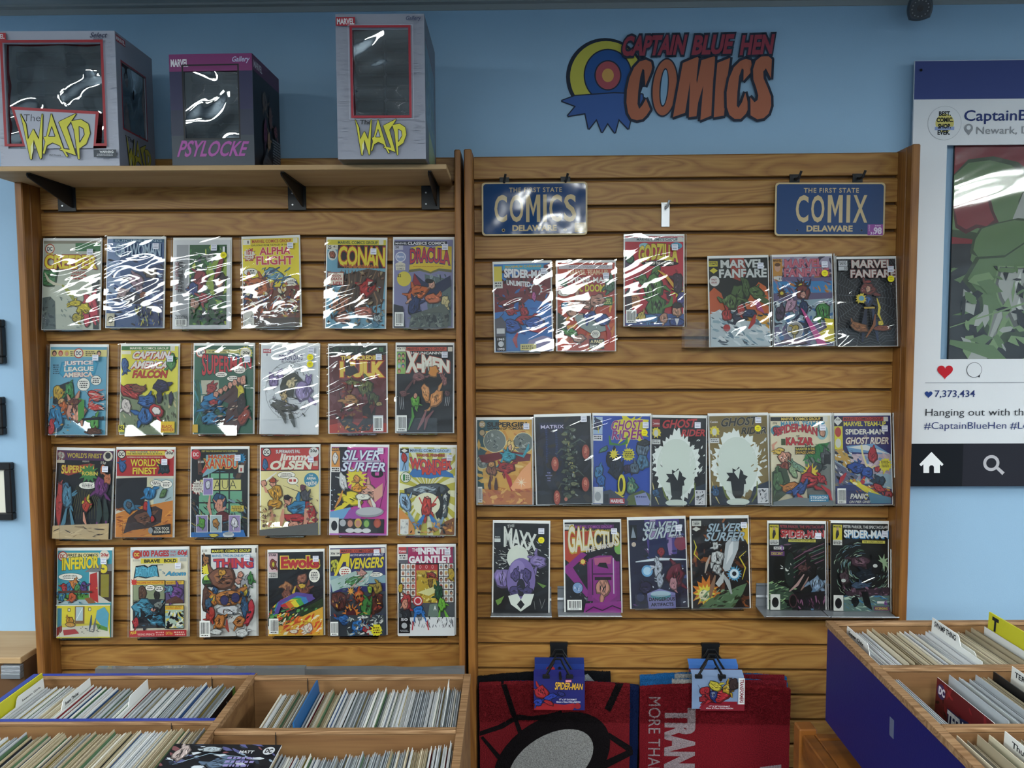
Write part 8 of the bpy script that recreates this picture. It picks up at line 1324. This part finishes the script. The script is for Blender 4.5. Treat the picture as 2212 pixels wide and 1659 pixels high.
# row one of the blue-rimmed bin
yA1 = YA-.226+.006
fill_row(xAL+.035, xAR-.030, yA1+.004, zA-.012, -.05, 78, [W_, W_, C_, W_, W_, G_, W_, G_, W_, G_, W_, G_], 'bagged comic filed in the back row of the blue-rimmed bin', 'comics filed in the back row of the blue-rimmed bin', 1, prof=lambda t: -.006+.004*math.sin(9*t))
divider_card(xAL+.026, yA1+.002, zA+.018, -.10, M_CARDY, .19, .29, 'yellow divider card at the left end of the blue-rimmed bin', th=.003)
divider_card(xAL+.036, yA1+.002, zA+.010, -.08, M_WHITE, .18, .27, 'white tab card beside the yellow divider', tab=.10, text=('Season Girls', .095, .07, .005, .252))
divider_card(xAL+.150, yA1+.002, zA+.010, -.07, M_WHITE, .18, .27, 'white tab card with handwriting and a black mark in the blue-rimmed bin', tab=.115, text=('Swann Thicket', .072, .055, .008, .254, .03))
divider_card(xAL+.290, yA1+.002, zA+.006, -.07, M_WHITE, .18, .27, 'blank white tab card mid-row in the blue-rimmed bin', tab=.09)
# last comic of the row shows its cover
def leaning_cover(x, y, ztop, lean, lab, art, side, hz=.262, wy=.172):
    e = empty('comic_book', Matrix.Translation((x, y, ztop)) @ Matrix.Rotation(lean, 4, 'Y') @ Matrix.Translation((0, 0, -hz)), lab, 'comic'); b = MB(); b.box(0, .001, 0, wy, 0, hz, 0, 'dcdedc'); b.build('backing_board', M_PRINT, e)
    P = Print(wy, 0, hz, 0, eps=4e-5); art(P); vs = []
    for v in P.mb.v: d_ = -v[1]+.0006; vs.append((.001+d_ if side > 0 else -d_, v[0] if side > 0 else wy-v[0], v[2]))
    P.mb.v = vs; P.build('cover', e, M_PRINT)
def lc1(P): P.rect(0, 0, 100, 152, '17171b'); P.rect(90, 0, 10, 60, '5a8a3c'); P.blob(70, 30, 10, 14, 'a8aeb4', seed=3, marks=5); P.blob(60, 46, 10, 10, '8a9098', seed=4); P.scat(50, 10, 40, 50, 16, ['6c7278', '2c3038', 'b8bcc0'], 5, 3)
leaning_cover(xAR-.027, yA1+.006, zA-.010, -.06, 'black-covered comic with a green edge at the right end of the blue-rimmed bin', lc1, 1)
yr3 = YR-.2135*3+.006
bag4 = fill_row(xRL+.012, xRL+.55, yr3+.006, zrR(yr3+.1)-.010, .03, 92, [C_, C_, W_, C_, W_, C_], '', '', 9, prof=lambda t: -.004, stuff=True, zs=.78)
# rows of the worn bin, beyond the first few hundred: one object
yB1 = YB-.250+.006
bag = fill_row(xBL+.075, xBR-.006, yB1+.022, zB-.012, lambda t: -.10*(1-t)+.01, 112, [W_, C_, G_, C_, W_, G_, W_, W_, W_, G_, W_, G_], '', '', 4, prof=lambda t: -.016+.012*t, stuff=True)
bag2 = fill_row(xBL+.02, xBR-.006, yB1-.250+.020, zB-.010, lambda t: -.10*(1-t)+.02, 125, [G_, G_, G_, W_, G_, G_, G_, G_, C_, W_], '', '', 5, prof=lambda t: -.030+.034*abs(t-.45)*1.4, stuff=True)
bag3 = fill_row(xAL+.06, xAR-.008, yA1-.226+.004, zA-.010, -.06, 90, [W_, G_, C_, C_, C_, C_, C_, W_, C_, C_], '', '', 2, prof=lambda t: -.014+.022*t, stuff=True)
for bag2 in (bag2, bag3, bag4):
    o_ = len(bag.v); bag.v += bag2.v; bag.f += [tuple(i+o_ for i in f_) for f_ in bag2.f]; bag.m += bag2.m; bag.c += bag2.c
_lin = lin
def lin(h): return h if isinstance(h, tuple) else _lin(h)
ob = bag.build('filed_comics', M_PAPER); tag(ob, 'close-packed filed comics in the worn bin and in the front rows of the other bins', 'comics', kind='stuff')
divider_card(xBL+.158, yB1+.012, zB+.004, -.12, simple('blue card', '1f5c94', .5), .20, .27, 'blue divider card in the back row of the worn bin', th=.0035)
divider_card(xBR-.035, yB1+.03, zB+.010, .02, M_WHITE, .17, .27, 'white card standing proud near the right end of the worn bin', tab=.03)
# right bin rows
for r, (n, xa, xb, fams, nm) in enumerate(((100, .004, .60, [W_, C_, C_, W_, C_, C_, W_, G_, W_, W_, W_, W_], 'back row'), (76, .108, .62, [G_, C_, C_, C_, W_, W_, C_, W_], 'middle row'))):
    y_ = YR-.2135*(r+1)+.006; fill_row(xRL+xa+.012+.02*r*0, xRL+xb, y_+.006, zrR(y_+.1)-.010, .04, n, fams, 'bagged comic filed in the %s of the blue-sided bin' % nm, 'comics filed in the %s of the blue-sided bin' % nm, 7+r, prof=lambda t: -.004, zs=.78)
yr = [YR-.2135*(r+1)+.008 for r in range(3)]
divider_card(xRL+.020, yr[0], zrR(yr[0])+.006, .05, M_WHITE, .18, .215, 'white tab card with scrawled writing at the left end of the back row', tab=.10, side=-1, text=('Super Chix', .10, .07, .010, .199, .03))
divider_card(xRL+.205, yr[0], zrR(yr[0])+.024, .05, M_WHITE, .18, .215, 'tallest white tab card with capital lettering in the back row of the blue-sided bin', tab=.10, side=-1, text=('SWAMP THING', .09, .08, .012, .199, .03))
divider_card(xRL+.228, yr[0], zrR(yr[0])-.004, .05, M_WHITE, .18, .215, 'white tab card in front of the tall one in the back row', tab=.12, side=-1, text=('Terminator', .07, .10, .010, .199, .02))
divider_card(xRL+.331, yr[0], zrR(yr[0])+.034, .05, M_CARDY, .185, .235, 'yellow divider card with a black T at the right edge', th=.003, side=-1, text=('T', .150, .022, .030, .200, .06))
divider_card(xRL+.205, yr[1], zrR(yr[1])+.006, .05, M_BPLAST, .18, .205, 'black divider sheet in the middle row of the blue-sided bin', th=.002)
divider_card(xRL+.240, yr[1], zrR(yr[1])+.016, .05, M_WHITE, .18, .215, 'white tab card with two lines of writing in the middle row', tab=.11, side=-1, text=('TERMINAL', .09, .08, .010, .199, .02))
divider_card(xRL+.09, yr[2], zrR(yr[2])+.010, .05, M_WHITE, .18, .215, 'white tab card with slanting writing in the front row', tab=.12, side=-1, text=('Thunderbolts', .06, .10, .010, .199, .02))
def lc2(P):
    P.rect(0, 0, 100, 152, '5c1820'); P.scat(0, 0, 100, 152, 80, ['7c1f28', '3a1016', '8c2c30', '2a0e12'], 9, 3); P.ell(10, 12, 8, 8, '3c2c5a'); P.text('DC', 5, 7, 12, 9, 'd4d0dc', b=.05); P.poly([24, 26, 60, 20, 96, 26, 90, 50, 50, 54, 26, 46], '1d2a54'); P.text('TEEN TITANS', 24, 24, 74, 20, 'd8dce4', out='1d2a54', ow=.05, b=.04); P.blob(60, 90, 26, 30, '6c1c24', seed=5, marks=12)
leaning_cover(xRL+.097, yr[1]+.004, zrR(yr[1]+.1)-.006, .05, 'dark red comic cover facing out in the gap of the middle row', lc2, -1, hz=.205)
for k in range(5):
    o = bpy.data.objects.new('filed_comic', sheet_data((G_, k))); COL.objects.link(o); o.matrix_world = Matrix.Translation((xRL+.008+k*.004, yr[1]+.004, zrR(yr[1]+.1)-.012)) @ Matrix.Rotation(.02, 4, 'Y') @ Matrix.Translation((0, 0, -.204)) @ Matrix.Scale(.78, 4, (0, 0, 1)); tag(o, 'grey-edged comic in the small group left of the gap in the middle row', 'comic', 'comics left of the gap in the middle row')
# comic lying across the bins at the bottom edge
zL = max(zA, zB)+.010; yL = YA-.226*2+.02
def lcover(P):
    P.rect(0, 0, 152*.66, 152, '17191f')
P = Print(.262, 0, .172, 0, eps=4e-5, W=152, H=100)
P.rect(0, 0, 152, 100, '191b21'); P.scat(0, 0, 152, 100, 120, ['2f3a4c', '8ca0b4', 'c8d0d8', '10121a', '5a5c8c', '7a4c50'], 9, 6, flow=.2, asp=3); P.blob(20, 18, 12, 14, 'b8a8a4', seed=3, marks=6); P.blob(84, 34, 22, 12, '5c7088', seed=4, marks=9); P.blob(60, 12, 14, 6, 'a8b4bc', seed=5); P.ell(140, 14, 8, 7, 'c8ccd0'); P.text('DC', 135, 10, 10, 8, '191b21', b=.05); P.text('MATT', 100, 14, 20, 5, 'c8ccd0', b=.03); P.lines(88, 24, 40, 20, 3, '8c84b8'); P.stroke([(20, 40), (60, 20), (110, 26)], 1, 'a8c4d8'); P.text('', 0, 0, 1, 1, K)
ml = Matrix.Translation((xAR-.012, yL-.152, zL+.004)) @ Matrix.Rotation(-.03, 4, 'Z') @ Matrix.Rotation(math.radians(-86), 4, 'X')
e = empty('comic_book', ml, 'glossy dark comic lying flat across the two left bins at the bottom edge', 'comic')
MB().box(0, .2096, .0003, .0035, 0, .172).build('backing_board', M_WHITE, e); P.mb.v = [(v[0]*.8, v[1], v[2]) for v in P.mb.v]; P.build('cover', e, M_PRINT)

# ------------------------------------------------------------ plastic sleeves lying behind the left bins
M_SHEETP = clear('plastic sheet edge', refl=.12, tint='a8a2a6', rough=.08, bump=.4, scale=(12, 12, 12), dist=.004, haze=.16)
Ys = 2.06
def pack(xa, xb, ya, yb_, lab, c, d, mat, th):
    z1 = zof(ya, d); z0 = z1-.30; x0 = xof(xa, d, z1); x1 = xof(xb, d, z1); e = empty('sleeve_pack', Matrix.Translation((x0, d, z0)), lab, 'sleeve pack'); w_ = x1-x0; vs = []; n = 12; rg = random.Random(int(xa))
    b = MB(); pr = [(i*w_/n, .30+rg.uniform(-.003, .001)) for i in range(n+1)]
    b.prism([(0, 0)]+pr+[(w_, 0)], 1, 0, th); b.build('plastic', mat, e); MB().box(.01+w_*.2, w_-.01, th+.001, th+.004, 0, .293).build('white_boards', M_WHITE, e)
pack(202, 655, 1440, 1470, 'clear grey plastic sleeve pack standing behind the left bins', None, 2.00, M_SHEETP, .018)
pack(470, 1000, 1443, 1470, 'second clear plastic sleeve pack behind the worn bin', None, 2.075, M_SHEETP, .018)
